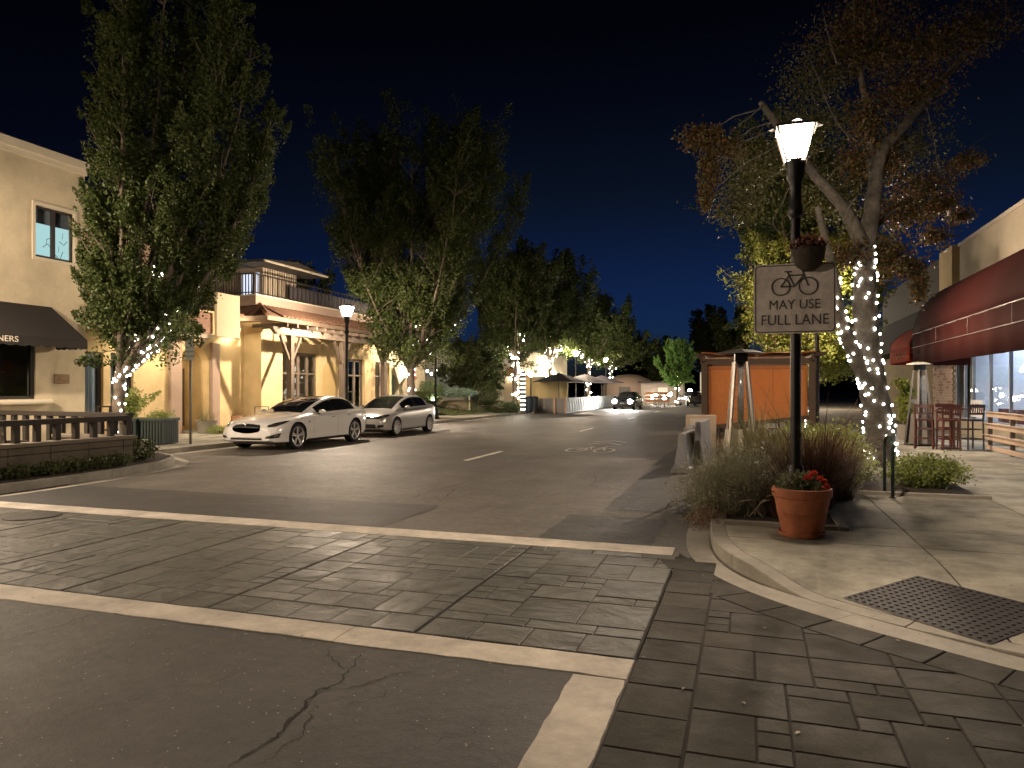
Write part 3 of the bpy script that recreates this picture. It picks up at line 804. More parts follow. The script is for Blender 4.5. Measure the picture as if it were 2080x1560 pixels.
m_bulb = E('fairy_bulb', (1.0, .93, .80), 14.0)
m_bulb_far = E('fairy_bulb_far', (1.0, .90, .66), 105.0, sample=True)
m_cord = M('light_cord', (.03,.04,.03), .7)
_bulb = {}
def fairy(name, label, root_loc, segs, n, r=.026, mat=None, cord=True, group='strings of fairy lights wound round tree trunks', seed=3):
    rs = random.Random(seed); mat = mat or m_bulb; t = thing(name, label, 'string lights', root_loc, 0, group)
    key = (round(r,4), mat.name)
    if key not in _bulb:
        me = MB().sphere((0,0,0), r, 6, 4, 1.25).mesh('bulb'); me.materials.append(mat); _bulb[key] = me
    L_ = list(zip(segs, segs[1:])); L_ = [x for x in L_ if (x[0][0]-x[1][0]).length < 1.2]
    wts = [(x[1][0]-x[0][0]).length*(x[0][1]+.08) for x in L_]
    for k in range(n):
        (p0,r0),(p1,r1) = rs.choices(L_, wts)[0]; f = rs.random(); p = p0.lerp(p1,f); rr = r0+(r1-r0)*f
        d = (p1-p0).normalized(); x = d.orthogonal().normalized(); y = d.cross(x); a = rs.uniform(0,2*PI)
        q = p + (x*math.cos(a)+y*math.sin(a))*(rr + r*.8)
        if q.z < .15: continue
        inst(_bulb[key], 'bulb', t, q, (rs.uniform(-.5,.5), rs.uniform(-.5,.5), 0))
    if cord:
        b = MB(); pts = []
        tot = 0
        for (p0,r0),(p1,r1) in L_[:14]:
            d = (p1-p0).normalized(); x = Vector((1,0,0)); y = Vector((0,1,0))
            for q in range(8):
                f = q/8; tot += 1; a = tot*.8; rr = r0+(r1-r0)*f+.006
                pts.append(p0.lerp(p1,f) + x*math.cos(a)*rr + y*math.sin(a)*rr)
        if len(pts) > 3 and max((a-b_).length for a, b_ in zip(pts, pts[1:])) < 1.5: b.tube(pts, .004, 4); b.build('cord', m_cord, t)
    return t

# ================================================================== STREET LAMPS
m_black = M('black_metal', (.012, .012, .013), .42, .3, var=.15, vs=20)
m_frame = M('lantern_frame', (.03, .024, .02), .6, .2)
LAMPC = (1.0, .79, .58)
def litglass(name, col, st):
    "frosted lantern glass that glows and lets the lamp inside shine through"
    m = bpy.data.materials.new(name); m.use_nodes = True; nt = m.node_tree; N = nt.nodes; N.clear()
    e = N.new('ShaderNodeEmission'); e.inputs[0].default_value = (*col, 1); e.inputs[1].default_value = st
    tr = N.new('ShaderNodeBsdfTransparent'); ad = N.new('ShaderNodeAddShader'); o = N.new('ShaderNodeOutputMaterial')
    nt.links.new(e.outputs[0], ad.inputs[0]); nt.links.new(tr.outputs[0], ad.inputs[1]); nt.links.new(ad.outputs[0], o.inputs[0]); return m
m_pane = litglass('lit_lantern_glass', LAMPC, 45.0)
m_pane_far = litglass('lit_lantern_glass_far', (1.0, .84, .55), 60.0)
lamp_bulb = bpy.data.lights.new('lamp_bulb', 'POINT'); lamp_bulb.energy = 1350; lamp_bulb.color = LAMPC; lamp_bulb.shadow_soft_size = .06
lamp_light = bpy.data.lights.new('lamp_light', 'SPOT'); lamp_light.energy = 620; lamp_light.color = LAMPC
lamp_light.spot_size = R(166); lamp_light.spot_blend = .35; lamp_light.shadow_soft_size = .06
def make_lamp(label, loc, pane, simple=False):
    t = thing('street_lamp', label, 'street lamp', loc, 0, 'street lamps with square lanterns')
    MB().lathe([(.20,0),(.20,.10),(.155,.14),(.15,.30),(.12,.40),(.10,.55),(.082,.62)], 16).build('base', m_black, t, smooth=40)
    b = MB(); n = 16; pr = [(.062,.60),(.060,2.0),(.055,3.55)]
    b.lathe(pr, n); b.lathe([(.075,2.50),(.075,2.54)], 16); b.lathe([(.07,.95),(.07,1.0)], 16)
    b.build('post', m_black, t, smooth=40)
    MB().lathe([(.056,3.54),(.085,3.58),(.085,3.66),(.066,3.72),(.066,3.95),(.10,4.01),(.105,4.13),(.115,4.18),(.115,4.21)], 16).build('collar', m_black, t, smooth=40)
    z0, z1, w0, w1 = 4.22, 4.60, .100, .195
    for k in range(4):
        q = MB(); a = k*PI/2; ca, sa = math.cos(a), math.sin(a)
        pts = [(-w0,-w0,z0),(w0,-w0,z0),(w1,-w1,z1),(-w1,-w1,z1)]
        q.add([(x*ca-y*sa, x*sa+y*ca, z) for x, y, z in pts], [(0,1,2,3)]).build('pane', pane, t)
    f = MB()
    for sx in (-1,1):
        for sy in (-1,1): f.bar((sx*(w0+.006),sy*(w0+.006),z0-.01), (sx*(w1+.008),sy*(w1+.008),z1), .022)
    for a, z, w in ((w0+.006,z0,.02),(w1+.010,z1,.03)):
        for s in (-1,1): f.bar((-a-.01,s*a,z),(a+.01,s*a,z),w); f.bar((s*a,-a-.01,z),(s*a,a+.01,z),w)
    f.build('lantern_frame', m_frame, t)
    MB().lathe([(.225*1.36,4.615),(.22,4.66),(.12,4.69),(.01,4.70)], 4).build('lantern_roof', m_black, t)
    t.children[-1].rotation_euler = (0,0,PI/4)
    o = bpy.data.objects.new('lamp_bulb', lamp_bulb); COL.objects.link(o); o.parent = t; o.location = (0,0,4.46)
    o = bpy.data.objects.new('lamp_light', lamp_light); COL.objects.link(o); o.parent = t; o.location = (0,0,4.54)
    return t
LP = (.55, 9.05)
lamp = make_lamp('tall black street lamp rising above the bicycle sign', (LP[0], LP[1], .13), m_pane)
dup(lamp, (-14.25, 23.35, .14), 0, 'black street lamp on the kerb behind the two parked white cars')
dup(lamp, (-15.0, 33.0, .14), 0, 'black street lamp on the left beside the clipped round bush')
dup(lamp, (-15.0, 8.2, .14), 0, 'street lamp on the left corner by the fenced terrace, beyond the frame')
dup(lamp, (-12.8, -1.8, .02), 0, 'street lamp on the near left corner, beyond the frame')
l4 = dup(lamp, (-13.3, 57.0, .14), 0, 'street lamp above the umbrellas of the far terrace')
l5 = dup(lamp, (-13.3, 70.0, .14), 0, 'small distant street lamp under the big tree beyond the umbrellas')
lsh = dup(lamp, (1.78, 20.6, .13), 0, 'street lamp behind the bicycle sign, its post beside the orange shelter')
l6 = dup(lamp, (2.6, 57.0, .13), 0, 'distant globe-bright street lamp above the orange screen')
for l, kb, ks in ((lamp, .52, .35), (lsh, .75, .8)):     # weaker bulbs on the right-hand side
    for c in l.children:
        if c.type == 'LIGHT': c.data = c.data.copy(); c.data.energy *= kb if c.data.type == 'POINT' else ks
for l in (l4, l5, l6):
    for c in l.children:
        if c.type == 'MESH' and c.name.startswith('pane'):
            c.data = c.data.copy(); c.data.materials.clear(); c.data.materials.append(m_pane_far)

# ---- bicycle sign on the lamp post
m_sign = M('reflective_sheet', (.92, .85, .82), .5, var=.06, vs=12, stain=.25, ss=3)
m_ink = M('sign_black', (.10,.088,.084), .6)
sg = thing('road_sign', 'white bicycle sign reading may use full lane on the lamp post', 'road sign', (LP[0]-.02, LP[1]-.115, .13), 0)
W, H, zc = .45, .41, 2.58
def rrect(w, h, r, n=6):
    out = []
    for cx, cy_, a0 in ((w-r,h-r,0),(-w+r,h-r,90),(-w+r,-h+r,180),(w-r,-h+r,270)):
        for k in range(n+1): a = R(a0+90*k/n); out.append((cx+r*math.cos(a), cy_+r*math.sin(a)))
    return out
P = rrect(W, H, .05); b = MB()
b.prism_ax([(x, z+zc) for x, z in P], -.004, .0, 'y'); b.build('plate', m_sign, sg, fixn=True)
o1, i1 = rrect(W-.014, H-.014, .042), rrect(W-.026, H-.026, .034); n = len(o1); b = MB()
b.add([(x,-.0065,z+zc) for x, z in o1]+[(x,-.0065,z+zc) for x, z in i1], [(k,(k+1)%n,n+(k+1)%n,n+k) for k in range(n)]); b.build('border', m_ink, sg)
b = MB()
for cx in (-.15, .15):
    pts = [(cx+.10*math.cos(2*PI*k/24), -.008, zc+.14+.10*math.sin(2*PI*k/24)) for k in range(25)]; b.tube(pts, .008, 5)
for a, c in (((-.15,.14),(-.06,.27)),((-.06,.27),(.10,.27)),((.10,.27),(.15,.14)),((-.06,.27),(0,.14)),((0,.14),(.10,.27)),((-.15,.14),(0,.14)),((.10,.27),(.085,.33)),((.085,.33),(.14,.33)),((-.06,.27),(-.075,.31)),((-.11,.315),(-.03,.315))):
    b.tube([(a[0],-.008,zc+a[1]),(c[0],-.008,zc+c[1])], .009, 5)
b.build('bicycle_symbol', m_ink, sg)
text_obj('MAY USE', .155, m_ink, sg, face_south(0,-.008,zc-.075), .001, sx=.92)
text_obj('FULL LANE', .175, m_ink, sg, face_south(0,-.008,zc-.255), .001, sx=.88)
m_zinc = M('zinc', (.35,.35,.34), .45, .8)
for z in (zc+.25, zc-.25): MB().box(-.09,.09,.0,.17,z-.012,z+.012).build('clamp', m_zinc, sg)

# ---- hanging basket under the lantern
hb = thing('hanging_basket', 'dark basket of dried reddish plants above the bicycle sign', 'hanging basket', (LP[0]+.13, LP[1]-.17, 3.22), 0)
MB().lathe([(.07,-.20),(.14,-.14),(.175,-.02),(.185,.05),(.17,.05),(.15,0)], 20, cap=True).build('bowl', M('basket', (.05,.038,.03), .9, bump=1, bs=60), hb, smooth=40)
P = blob_pts(900, (0,0,.10), (.22,.20,.11), .3, .3); mk('dried_plants', leaf_mesh('dried_plants', P, .055), leafmat('dried', (.06,.018,.012), (.12,.05,.025)), hb)
MB().tube([(-.13,.17,.18),(-.02,.05,.22),(0,0,.1)], .008, 6).build('bracket', m_black, hb); MB().tube([(-.13,.17,-.12),(-.05,.1,-.1)], .008, 6).build('bracket', m_black, hb)

# ---- terracotta pot
m_terra = M('terracotta', (.36, .115, .048), .75, var=.1, vs=8, stain=.35, ss=2.4, bump=.25, bs=50)
px, py = at(1622, 1092, .13); py += .12; px += .04
PS = .93
pot = thing('terracotta_pot', 'large terracotta pot with red flowers on the kerb corner', 'plant pot', (px, py, .13))
MB().lathe([(.205,.045),(.215,.05),(.262,.27),(.266,.275),(.264,.285),(.292,.43),(.300,.435),(.312,.445),(.318,.50),(.312,.535),(.292,.54),(.28,.50),(.275,.46)], 40, cap=False).build('bowl', m_terra, pot, smooth=35)
MB().lathe([(.21,.0),(.235,.01),(.25,.05),(.243,.055),(.23,.03),(.01,.03)], 40).build('saucer', m_terra, pot, smooth=35)
MB().lathe([(.27,.46),(.15,.50),(.01,.51)], 24).build('soil', m_soil, pot, smooth=True)
n = 1500; P = blob_pts(n, (-.03,0,.56), (.29,.27,.16), .3, .35, zmin=.48); mk('foliage', leaf_mesh('foliage', P, .045*rng.uniform(.5,1.3,n)), leafmat('pot_leaf', (.07,.095,.035), (.16,.17,.08)), pot)
P = blob_pts(420, (-.15,-.08,.60), (.12,.14,.14), .3, .3); mk('herb', leaf_mesh('herb', P, .05, aspect=.2), m_herb, pot)
P = np.concatenate([blob_pts(34, c, (.05,.05,.03), .2, .1) for c in ((.10,-.06,.69),(.18,-.10,.66),(.22,-.02,.62),(.25,-.10,.57),(.13,.05,.70),(.05,-.12,.66))])
mk('flowers', leaf_mesh('flowers', P, .034, aspect=.9), leafmat('geranium', (.45,.02,.012), (.60,.06,.02), trans=.2), pot)

pot.scale = (PS,PS,PS)
# ---- planting bed round the lamp
bed = MB(); bp = [(-.23,8.42),(.95,8.42),(.95,11.45),(3.05,11.45),(3.15,13.9),(-.05,13.9),(-.23,13.0)]
bed.prism(bp, .05, .155); struct(bed.build('planting_bed', m_soil, smooth=False), 'dark soil of the corner planting bed')
b = MB(); 
for a, c in (((-.24,8.36),(1.0,8.36)), ((.985,8.3),(.985,11.4)), ((.96,11.37),(3.2,11.37))):
    b.bar((a[0],a[1],.14), (c[0],c[1],.14), .10, .07)
struct(b.build('bed_edging', m_conc, bevel=.006), 'low concrete edging of the planting bed')
# grey herb sprawling over the kerb
t = thing('lavender_bush', 'grey woody lavender bush spilling over the kerb left of the pot', 'bush', (-.05, 9.0, .15))
P = np.concatenate([blob_pts(3200, (-.12,.25,.38), (.55,.75,.42), .3, .4, zmin=.0), blob_pts(1500, (-.48,.2,.22), (.45,.7,.34), .3, .4, zmin=-.1), blob_pts(1500, (-.35,1.2,.25), (.45,.7,.38), .3, .4, zmin=-.1)])
mk('foliage', leaf_mesh('foliage', P, .05*rng.uniform(.6,1.4,len(P)), aspect=.22), m_herb, t)
grass('stalks', m_herb, t, -.1, .25, .0, 900, .5, .75, .005, .5, .7, hv=.4)
b = MB()
for k in range(26):
    a = rnd.uniform(0,6.28); l = rnd.uniform(.35,.75); c = (rnd.uniform(-.2,.3), rnd.uniform(-.3,.5))
    b.tube([(c[0],c[1],0),(c[0]+.4*l*math.cos(a),c[1]+.4*l*math.sin(a),.45*l),(c[0]+l*math.cos(a),c[1]+l*math.sin(a),.6*l)], [.010,.007,.002], 5)
b.build('twigs', M('herb_twig', (.24,.20,.14), .9), t)
t = thing('lavender_bush', 'low dry grey bush between the lavender and the road barrier', 'bush', (-.05, 10.8, .15))
P = blob_pts(2600, (0,0,.35), (.5,.8,.40), .3, .4, zmin=.0); mk('foliage', leaf_mesh('foliage', P, .05*rng.uniform(.6,1.4,len(P)), aspect=.22), m_herb, t)
grass('stalks', m_dgrass, t, 0, 0, .0, 700, .5, .85, .006, .4, .7, hv=.4)
t = thing('dry_groundcover', 'reddish dry groundcover trailing over the kerb into the gutter', 'groundcover', (-.35, 8.7, .13))
P = np.concatenate([blob_pts(900, (-.08,0,.05), (.28,.55,.16), .2, .5, zmin=-.11), blob_pts(300, (-.22,.1,-.06), (.22,.5,.08), .2, .5, zmin=-.11)]); mk('foliage', leaf_mesh('foliage', P, .035, aspect=.3), leafmat('dry_cover', (.15,.075,.04), (.22,.15,.09)), t)
# fountain grasses round the post
t = thing('fountain_grass', 'dark purple fountain grass clump behind the terracotta pot', 'ornamental grass', (.72, 9.6, .15))
grass('blades', m_fgrass, t, 0, 0, 0, 1500, .28, .95, .009, .35, .9, hv=.4)
grass('plumes', m_fgrass, t, 0, 0, 0, 60, .2, 1.45, .014, .25, 1.3, S=9)
t = thing('fountain_grass', 'purple fountain grass clump right of the lamp post', 'ornamental grass', (1.12, 10.6, .15))
grass('blades', m_fgrass, t, 0, 0, 0, 1100, .25, .9, .009, .4, 1.0, hv=.4)
grass('plumes', m_fgrass, t, 0, 0, 0, 26, .2, 1.35, .012, .3, 1.3, S=9)
t = thing('fountain_grass', 'tall green grass with arching purple blades in front of the orange screen', 'ornamental grass', (.22, 11.4, .15))
grass('blades', m_dgrass, t, 0, 0, 0, 700, .22, 1.05, .010, .25, .6, hv=.3)
grass('plumes', m_fgrass, t, 0, 0, .1, 16, .25, 1.75, .022, .28, 1.9, S=10, hv=.2)
t = thing('fountain_grass', 'small brown grass clump at the foot of the slatted bench', 'ornamental grass', (.42, 8.85, .15))
grass('blades', m_fgrass, t, 0, 0, 0, 420, .18, .55, .008, .45, 1.0, hv=.4)
# green shrubs round the lit tree
shrub('shrub', 'tall yellow-green shrub beside the lit tree trunk', 'shrub', (1.45, 13.4, .14), (.62,.6,.52), 5200, .06, m_leafS)
shrub('shrub', 'leafy green shrub spilling out behind the bike rack', 'shrub', (1.45, 12.1, .14), (.5,.45,.36), 3600, .055, m_leafS)
shrub('shrub', 'low broad green shrub right of the bike rack', 'shrub', (2.62, 12.35, .14), (.62,.5,.30), 4400, .05, m_leafS)
shrub('shrub', 'rounded bright green shrub left of the lit trunk', 'shrub', (.95, 14.2, .14), (.6,.55,.5), 4200, .06, m_leafS)
shrub('shrub', 'small pale-leaved shrub at the front edge of the bed', 'shrub', (1.28, 11.65, .14), (.26,.2,.17), 500, .075, leafmat('pale_leaf', (.22,.25,.13), (.32,.33,.2)), aspect=.8)
# bike rack
br = thing('bike_rack', 'narrow dark green metal hoop bike rack at the bed edge', 'bike rack', (1.92, 11.3, .13), R(4))
b = MB(); p = [(0,-.22,0),(0,-.22,.70)] + [(0,-.22+.22*(1-math.cos(a)), .70+.14*math.sin(a)) for a in (PI*k/12 for k in range(1,12))] + [(0,.22,.70),(0,.22,0)]
b.tube(p, .024, 10); b.build('hoop', M('rack_green', (.012,.028,.022), .4, .3), br, smooth=40)
for y in (-.22,.22): MB().lathe([(.05,0),(.05,.01)], 12, (0,y,0)).build('foot_plate', m_black, br)
# slatted bench along the bed
bn = thing('slatted_bench', 'low pale slatted bench running behind the lamp post', 'bench', (.30, 9.6, .15))
for k in range(11):
    if k in (3, 8): continue
    MB().box(-.16,.16,k*.26,k*.26+.15,.30,.335).build('slat', M('bench_wood', (.40,.34,.25), .7, var=.12, vs=10) if k == 0 else bpy.data.materials['bench_wood'], bn, bevel=.005)
b = MB(); b.box(-.19,-.165,-.1,2.9,.0,.36); b.build('side_board', m_black, bn); MB().box(-.16,.16,-.09,-.06,0,.29).build('end_board', m_black, bn)

# ================================================================== LIT TREE ON THE RIGHT
base = atd(1788, 930, 14.0); base = (base[0], base[1], .13)
tr = thing('street_tree', 'leaning pale-barked autumn tree wound with fairy lights on the right', 'tree', base)
def loc(px, py, Y): p = atd(px, py, Y); return Vector((p[0]-base[0], p[1]-base[1], p[2]-base[2]))
b = MB(); S1 = []
S1 += limb(b, [(0,0,-.1), loc(1785,860,14), loc(1774,790,14), loc(1763,720,14), loc(1757,640,14), loc(1756,560,14), loc(1752,500,13.9)], .29, .20, 14, 5, .012)
S2 = limb(b, [loc(1774,800,13.95), loc(1742,735,13.8), loc(1716,670,13.6), loc(1700,610,13.5), loc(1690,540,13.4), loc(1672,470,13.2), loc(1660,420,13.1)], .17, .05, 10, 4, .01)
LL = limb(b, [loc(1752,505,13.9), loc(1735,460,13.95), loc(1708,415,14.0), loc(1672,375,14.1), loc(1638,335,14.2), loc(1600,285,14.3), loc(1565,235,14.4), loc(1545,208,14.5)], .15, .055, 10, 4, .01)
LR = limb(b, [loc(1754,520,14), loc(1768,450,14.1), loc(1778,380,14.2), loc(1790,310,14.3), loc(1830,262,14.5), loc(1880,205,14.8), loc(1930,145,15.1), loc(1990,80,15.4)], .19, .05, 10, 4, .01)
LC = limb(b, [loc(1778,385,14.2), loc(1772,310,14.6), loc(1762,220,15), loc(1745,120,15.4), loc(1735,0,15.8)], .12, .04, 8, 4, .01)
LB = limb(b, [loc(1762,480,14), loc(1800,440,14.6), loc(1860,400,15.2), loc(1925,370,15.6)], .07, .02, 7, 4, .01)
for pts in ([(1548,215,14.4),(1520,240,14.4),(1485,268,14.4),(1478,320,14.4),(1458,380,14.4),(1445,420,14.4),(1441,452,14.4),(1458,446,14.4),(1476,440,14.4)],
            [(1640,345,14.2),(1610,370,14.2),(1590,410,14.4),(1570,450,14.4),(1585,470,14.2),(1602,478,14.2)], [(1745,490,13.9),(1700,560,13.2),(1690,530,13)],
            [(1740,400,13),(1720,430,13),(1700,520,13)], [(1762,300,14.5),(1700,250,14),(1650,130,14),(1630,110,14)], [(1880,205,14.8),(1900,300,15),(1905,360,15.2)],
            [(1700,130,14),(1680,60,14),(1670,10,14)], [(1925,370,15.6),(1960,310,15.6),(2010,270,15.6)]):
    limb(b, [loc(*q) for q in pts], .016, .004, 5, 4, .004)
for k in range(10):
    y = 290 + k*16; x = 1478 - k*3.6
    limb(b, [loc(x,y,14.4), loc(x+rnd.uniform(15,40),y+rnd.uniform(-2,14),14.4), loc(x+rnd.uniform(40,60),y+rnd.uniform(8,30),14.4)], .005, .002, 4, 3, .002)
parts = []; nodes = [p for L_ in (S1[10:],S2[10:],LL,LR,LC,LB) for p, r_ in L_]
def sprig(n, px, py, Y, rx, ry, rz=None):
    n = int(n*2.2); rx *= 1.15; ry *= 1.15
    c = loc(px, py, Y); P_ = blob_pts(n, c, (rx, rz or rx, ry), .15, .6); parts.append(P_)
    nd = min(nodes, key=lambda q: (q-c).length); mid = nd.lerp(c,.5)+Vector((0,0,.12))
    b.tube([nd, mid, c], [.022,.014,.008], 5)
    for k in range(9):
        e = Vector(P_[rnd.randrange(len(P_))]); s0 = mid.lerp(c, rnd.uniform(.2,1)); b.tube([s0, s0.lerp(e,.5)+Vector((0,0,rnd.uniform(-.05,.08))), e], [.007,.005,.002], 4)
for a in ((800,1425,280,14.4,.42,.24),(520,1440,340,14.4,.24,.5),(300,1432,400,14.4,.16,.35),(300,1480,300,14.4,.3,.3),
          (700,1875,380,15.4,.75,.42),(900,1835,430,15,.75,.40),(500,1905,420,15.4,.55,.25),(900,1800,520,14.4,.55,.45),(400,1850,545,14.6,.35,.25),(240,1868,585,14.6,.2,.35),
          (700,1760,250,14.4,.45,.6),(900,1850,190,14.9,.8,.5),(900,1800,110,15,1.0,.6),(900,1910,90,15.4,1.0,.55),(1000,1720,90,15,1.1,.6),(700,1990,60,15.6,.9,.6),
          (600,1770,20,15.5,1.1,.5),(350,1960,330,15.6,.45,.2),(300,1730,330,14,.3,.4),(500,1800,330,14.6,.4,.4),(260,1950,440,15.6,.3,.2),(300,1900,480,15.2,.4,.25),(400,1720,520,13.8,.4,.3)):
    sprig(*a)
for a in ((900,1560,330,15.0,1.0,.6),(700,1500,420,15.2,.7,.5),(900,1640,260,15.4,1.0,.7),(900,1690,400,15.2,.7,.7),(800,1840,300,15.6,.9,.7),(700,1660,160,15.6,1.0,.6)): sprig(*a)
b.build('trunk', m_bark_pale, tr, smooth=True)
A = np.concatenate(parts[:-6]); sz = lambda A: .075*rng.uniform(.6,1.35,len(A)); pick = rng.uniform(0,1,len(A)) < .68
mk('crown', leaf_mesh('crown', A[pick], sz(A[pick])), m_leafB, tr)
A = np.concatenate([A[~pick]]+parts[-6:]); mk('crown', leaf_mesh('crown', A, sz(A)), m_leafO, tr)
segs = [(p, r_) for p, r_ in S1]; s2 = [(p, r_) for p, r_ in S2[:16]]
f = fairy('fairy_lights', 'fairy lights wound thickly round the leaning tree trunk on the right', base, segs+s2, 240, .022)

# green tree behind the parklet
tg, sgm = make_tree('street_tree', 'broad dark green tree behind the orange screen', (1.75, 27.0, .13), 10.8, 3.2, 3.2, 14, 150000, .105, m_leafT, .2, seed=5, low=1.0, crown_off=(-.4,-.5), narrow=.5, upswept=.8)
fairy('fairy_lights', 'fairy lights on the tree behind the orange screen', (1.75, 27.0, .13), sgm, 90, .03, seed=9)
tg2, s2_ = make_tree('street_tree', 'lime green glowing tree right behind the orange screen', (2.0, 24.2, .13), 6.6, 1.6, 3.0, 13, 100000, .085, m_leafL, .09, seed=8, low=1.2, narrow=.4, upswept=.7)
fairy('fairy_lights', 'fairy lights in the small lime tree', (2.0, 24.2, .13), s2_, 70, .026, seed=10)

# ================================================================== PARKLET WITH ORANGE SCREEN
m_post = M('brown_post', (.075, .045, .028), .7, var=.15, vs=8)
m_canvas = leafmat('orange_canvas', (.66,.32,.125), (.66,.32,.125), rough=.85, trans=.5)
_n = m_canvas.node_tree; _t = _n.nodes.new('ShaderNodeTexNoise'); _t.inputs['Scale'].default_value = 2.2; _t.inputs['Detail'].default_value = 6
_tc = _n.nodes.new('ShaderNodeTexCoord'); _n.links.new(_tc.outputs['Object'], _t.inputs['Vector'])
_b = _n.nodes.new('ShaderNodeBump'); _b.inputs['Strength'].default_value = .6; _b.inputs['Distance'].default_value = .12; _n.links.new(_t.outputs[0], _b.inputs['Height']); _n.links.new(_b.outputs[0], _n.nodes['Principled BSDF'].inputs['Normal'])
m_canvas2 = M('orange_canopy', (.42, .15, .05), .85, var=.06, vs=5)
fx0, fx1, fy = -1.05, 1.55, 19.2
pk = thing('parklet_shelter', 'brown framed dining shelter with orange canvas screen', 'shelter', (0, 0, 0))
zt = 2.30
for x, y in ((fx0,fy),(fx1,fy),(fx0,fy+3.4),(fx1,fy+3.4),(fx0+.12,fy+.25)):
    MB().box(x-.075,x+.075,y-.075,y+.075,.0,zt).build('post', m_post, pk, bevel=.006)
for a, c in (((fx0-.1,fy,zt+.06),(fx1+.1,fy,zt+.06)),((fx0-.1,fy+3.4,zt+.06),(fx1+.1,fy+3.4,zt+.06)),((fx0,fy-.25,zt+.14),(fx0,fy+3.7,zt+.14)),((fx1,fy-.25,zt+.14),(fx1,fy+3.7,zt+.14))):
    q = MB(); q.bar(a, c, .07, .14); q.build('beam', m_post, pk, bevel=.005)
for k in range(5):
    q = MB(); y = fy+.4+k*.7; q.bar((fx0-.25,y,zt+.25),(fx1+.35,y,zt+.25),.05,.08); q.build('rafter', m_post, pk)
rows = []
for j in range(13):
    v = j/12; row = []
    for i in range(25):
        u = i/24; x = fx0+.10+(fx1-fx0-.2)*u; zb = .68+.30*max(0,u-.30)**1.0*1.1
        z = zb+(zt-.06-zb)*v
        row.append((x, fy+.085+.016*math.sin(u*9+1)*math.sin(PI*v)+.012*math.sin(u*23+v*5), z))
    rows.append(row)
q = MB(); q.grid(rows); sc_ = q.build('screen', m_canvas, pk, smooth=True); sc_.modifiers.new('s','SOLIDIFY').thickness = .006
rows = []
for j in range(9):
    rows.append([(fx0-.1+(fx1-fx0+.2)*i/16, fy-.12+3.6*j/8, zt+.31-.05*math.sin(PI*((i/16*3)%1))+.02*math.sin(j*2+i)) for i in range(17)])
q = MB(); q.grid(rows); c_ = q.build('canopy', m_canvas2, pk, smooth=True); c_.modifiers.new('s','SOLIDIFY').thickness = .006
for u in (.33,.66): MB().bar((fx0+.1+(fx1-fx0-.2)*u,fy+.07,.80),(fx0+.1+(fx1-fx0-.2)*u,fy+.07,zt-.07),.012,.006).build('seam', m_canvas2, pk)
MB().bar((fx0+.1,fy+.065,zt-.10),(fx1-.1,fy+.065,zt-.10),.02,.09).build('hem', m_canvas2, pk)
q = MB(); q.bar((fx0,fy+.09,.64),(fx1,fy+.09,.94),.06,.10); q.build('rail', m_post, pk)
q = MB(); q.box(fx0,fx1,fy+.1,fy+3.4,.05,.16); q.build('deck', M('deck_wood',(.18,.12,.08),.8,var=.15,vs=8), pk)
# string of bulbs along the inside of the shelter lights the canvas from behind
q = MB()
pl = thing('festoon_lights', 'row of small warm bulbs strung inside the orange shelter', 'string lights', (0,0,0))
mb_ = E('festoon_bulb', (1,.78,.50), 330.0); bm_ = MB().sphere((0,0,0),.035,8,6).mesh('bulb'); bm_.materials.append(mb_)
for k in range(5): inst(bm_, 'bulb', pl, (fx0+.35+k*.48, fy+1.6, zt-.08-.1*math.sin(PI*k/4)))
MB().tube([(fx0+.1+(fx1-fx0-.2)*k/10, fy+1.6, zt-.03-.1*math.sin(PI*k/10)) for k in range(11)], .006, 5).build('cord', m_cord, pl)
# chair and table seen under the screen
m_redwood = M('mahogany', (.085,.022,.015), .4, var=.15, vs=10, coat=.2)
def chair(label, loc_, rz, seat=.46, back=.95, w=.42, group=None, slats=True, mat=None):
    mat = mat or m_redwood
    t = thing('chair' if seat < .6 else 'bar_chair', label, 'chair', loc_, rz, group); h = w/2
    for sx in (-1,1):
        q = MB(); q.bar((sx*h,-h,0),(sx*h*.94,-h*.94,seat-.03),.035); q.build('leg', mat, t)
        q = MB(); q.bar((sx*h,h,0),(sx*h*.95,h*.95,seat),.035); q.bar((sx*h*.95,h*.95,seat),(sx*h,h*1.15,back),.035,.03); q.build('leg', mat, t)
    MB().box(-h,h,-h*1.05,h,seat-.045,seat).build('seat', mat, t, bevel=.008)
    q = MB()
    q.bar((-h,h*1.13,back-.04),(h,h*1.13,back-.04),.03,.085); q.build('top_rail', mat, t)
    q = MB(); q.bar((-h,h*1.02,seat+.14),(h,h*1.02,seat+.14),.025,.05); q.build('lower_rail', mat, t)
    for k in range(6):
        x = -h+2*h*(k+1)/7; q = MB(); q.bar((x,h*1.02,seat+.14),(x,h*1.12,back-.07),.022,.012); q.build('slat', mat, t)
    q = MB(); z = seat*.35
    for a, c in (((-h,-h),(h,-h)),((-h,h),(h,h)),((-h,-h),(-h,h)),((h,-h),(h,h))): q.bar((a[0],a[1],z),(c[0],c[1],z),.025)
    if seat > .6:
        for a, c in (((-h,-h),(h,-h)),((-h,h),(h,h)),((-h,-h),(-h,h)),((h,-h),(h,h))): q.bar((a[0],a[1],z*1.9),(c[0],c[1],z*1.9),.025)
    q.build('stretcher', mat, t)
    return t
chair('dark red slatted chair under the right half of the orange screen', (.55, 20.3, .16), R(200))
chair('dark red chair at the left post of the orange shelter', (-.55, 20.0, .16), R(170))
q = thing('dining_table', 'small dark table under the orange screen', 'table', (.05, 21.0, .16)); MB().box(-.4,.4,-.4,.4,.70,.74).build('table_top', m_redwood, q, bevel=.005); MB().lathe([(.22,0),(.22,.02),(.04,.04),(.04,.7)],12).build('pedestal', m_black, q, smooth=40)
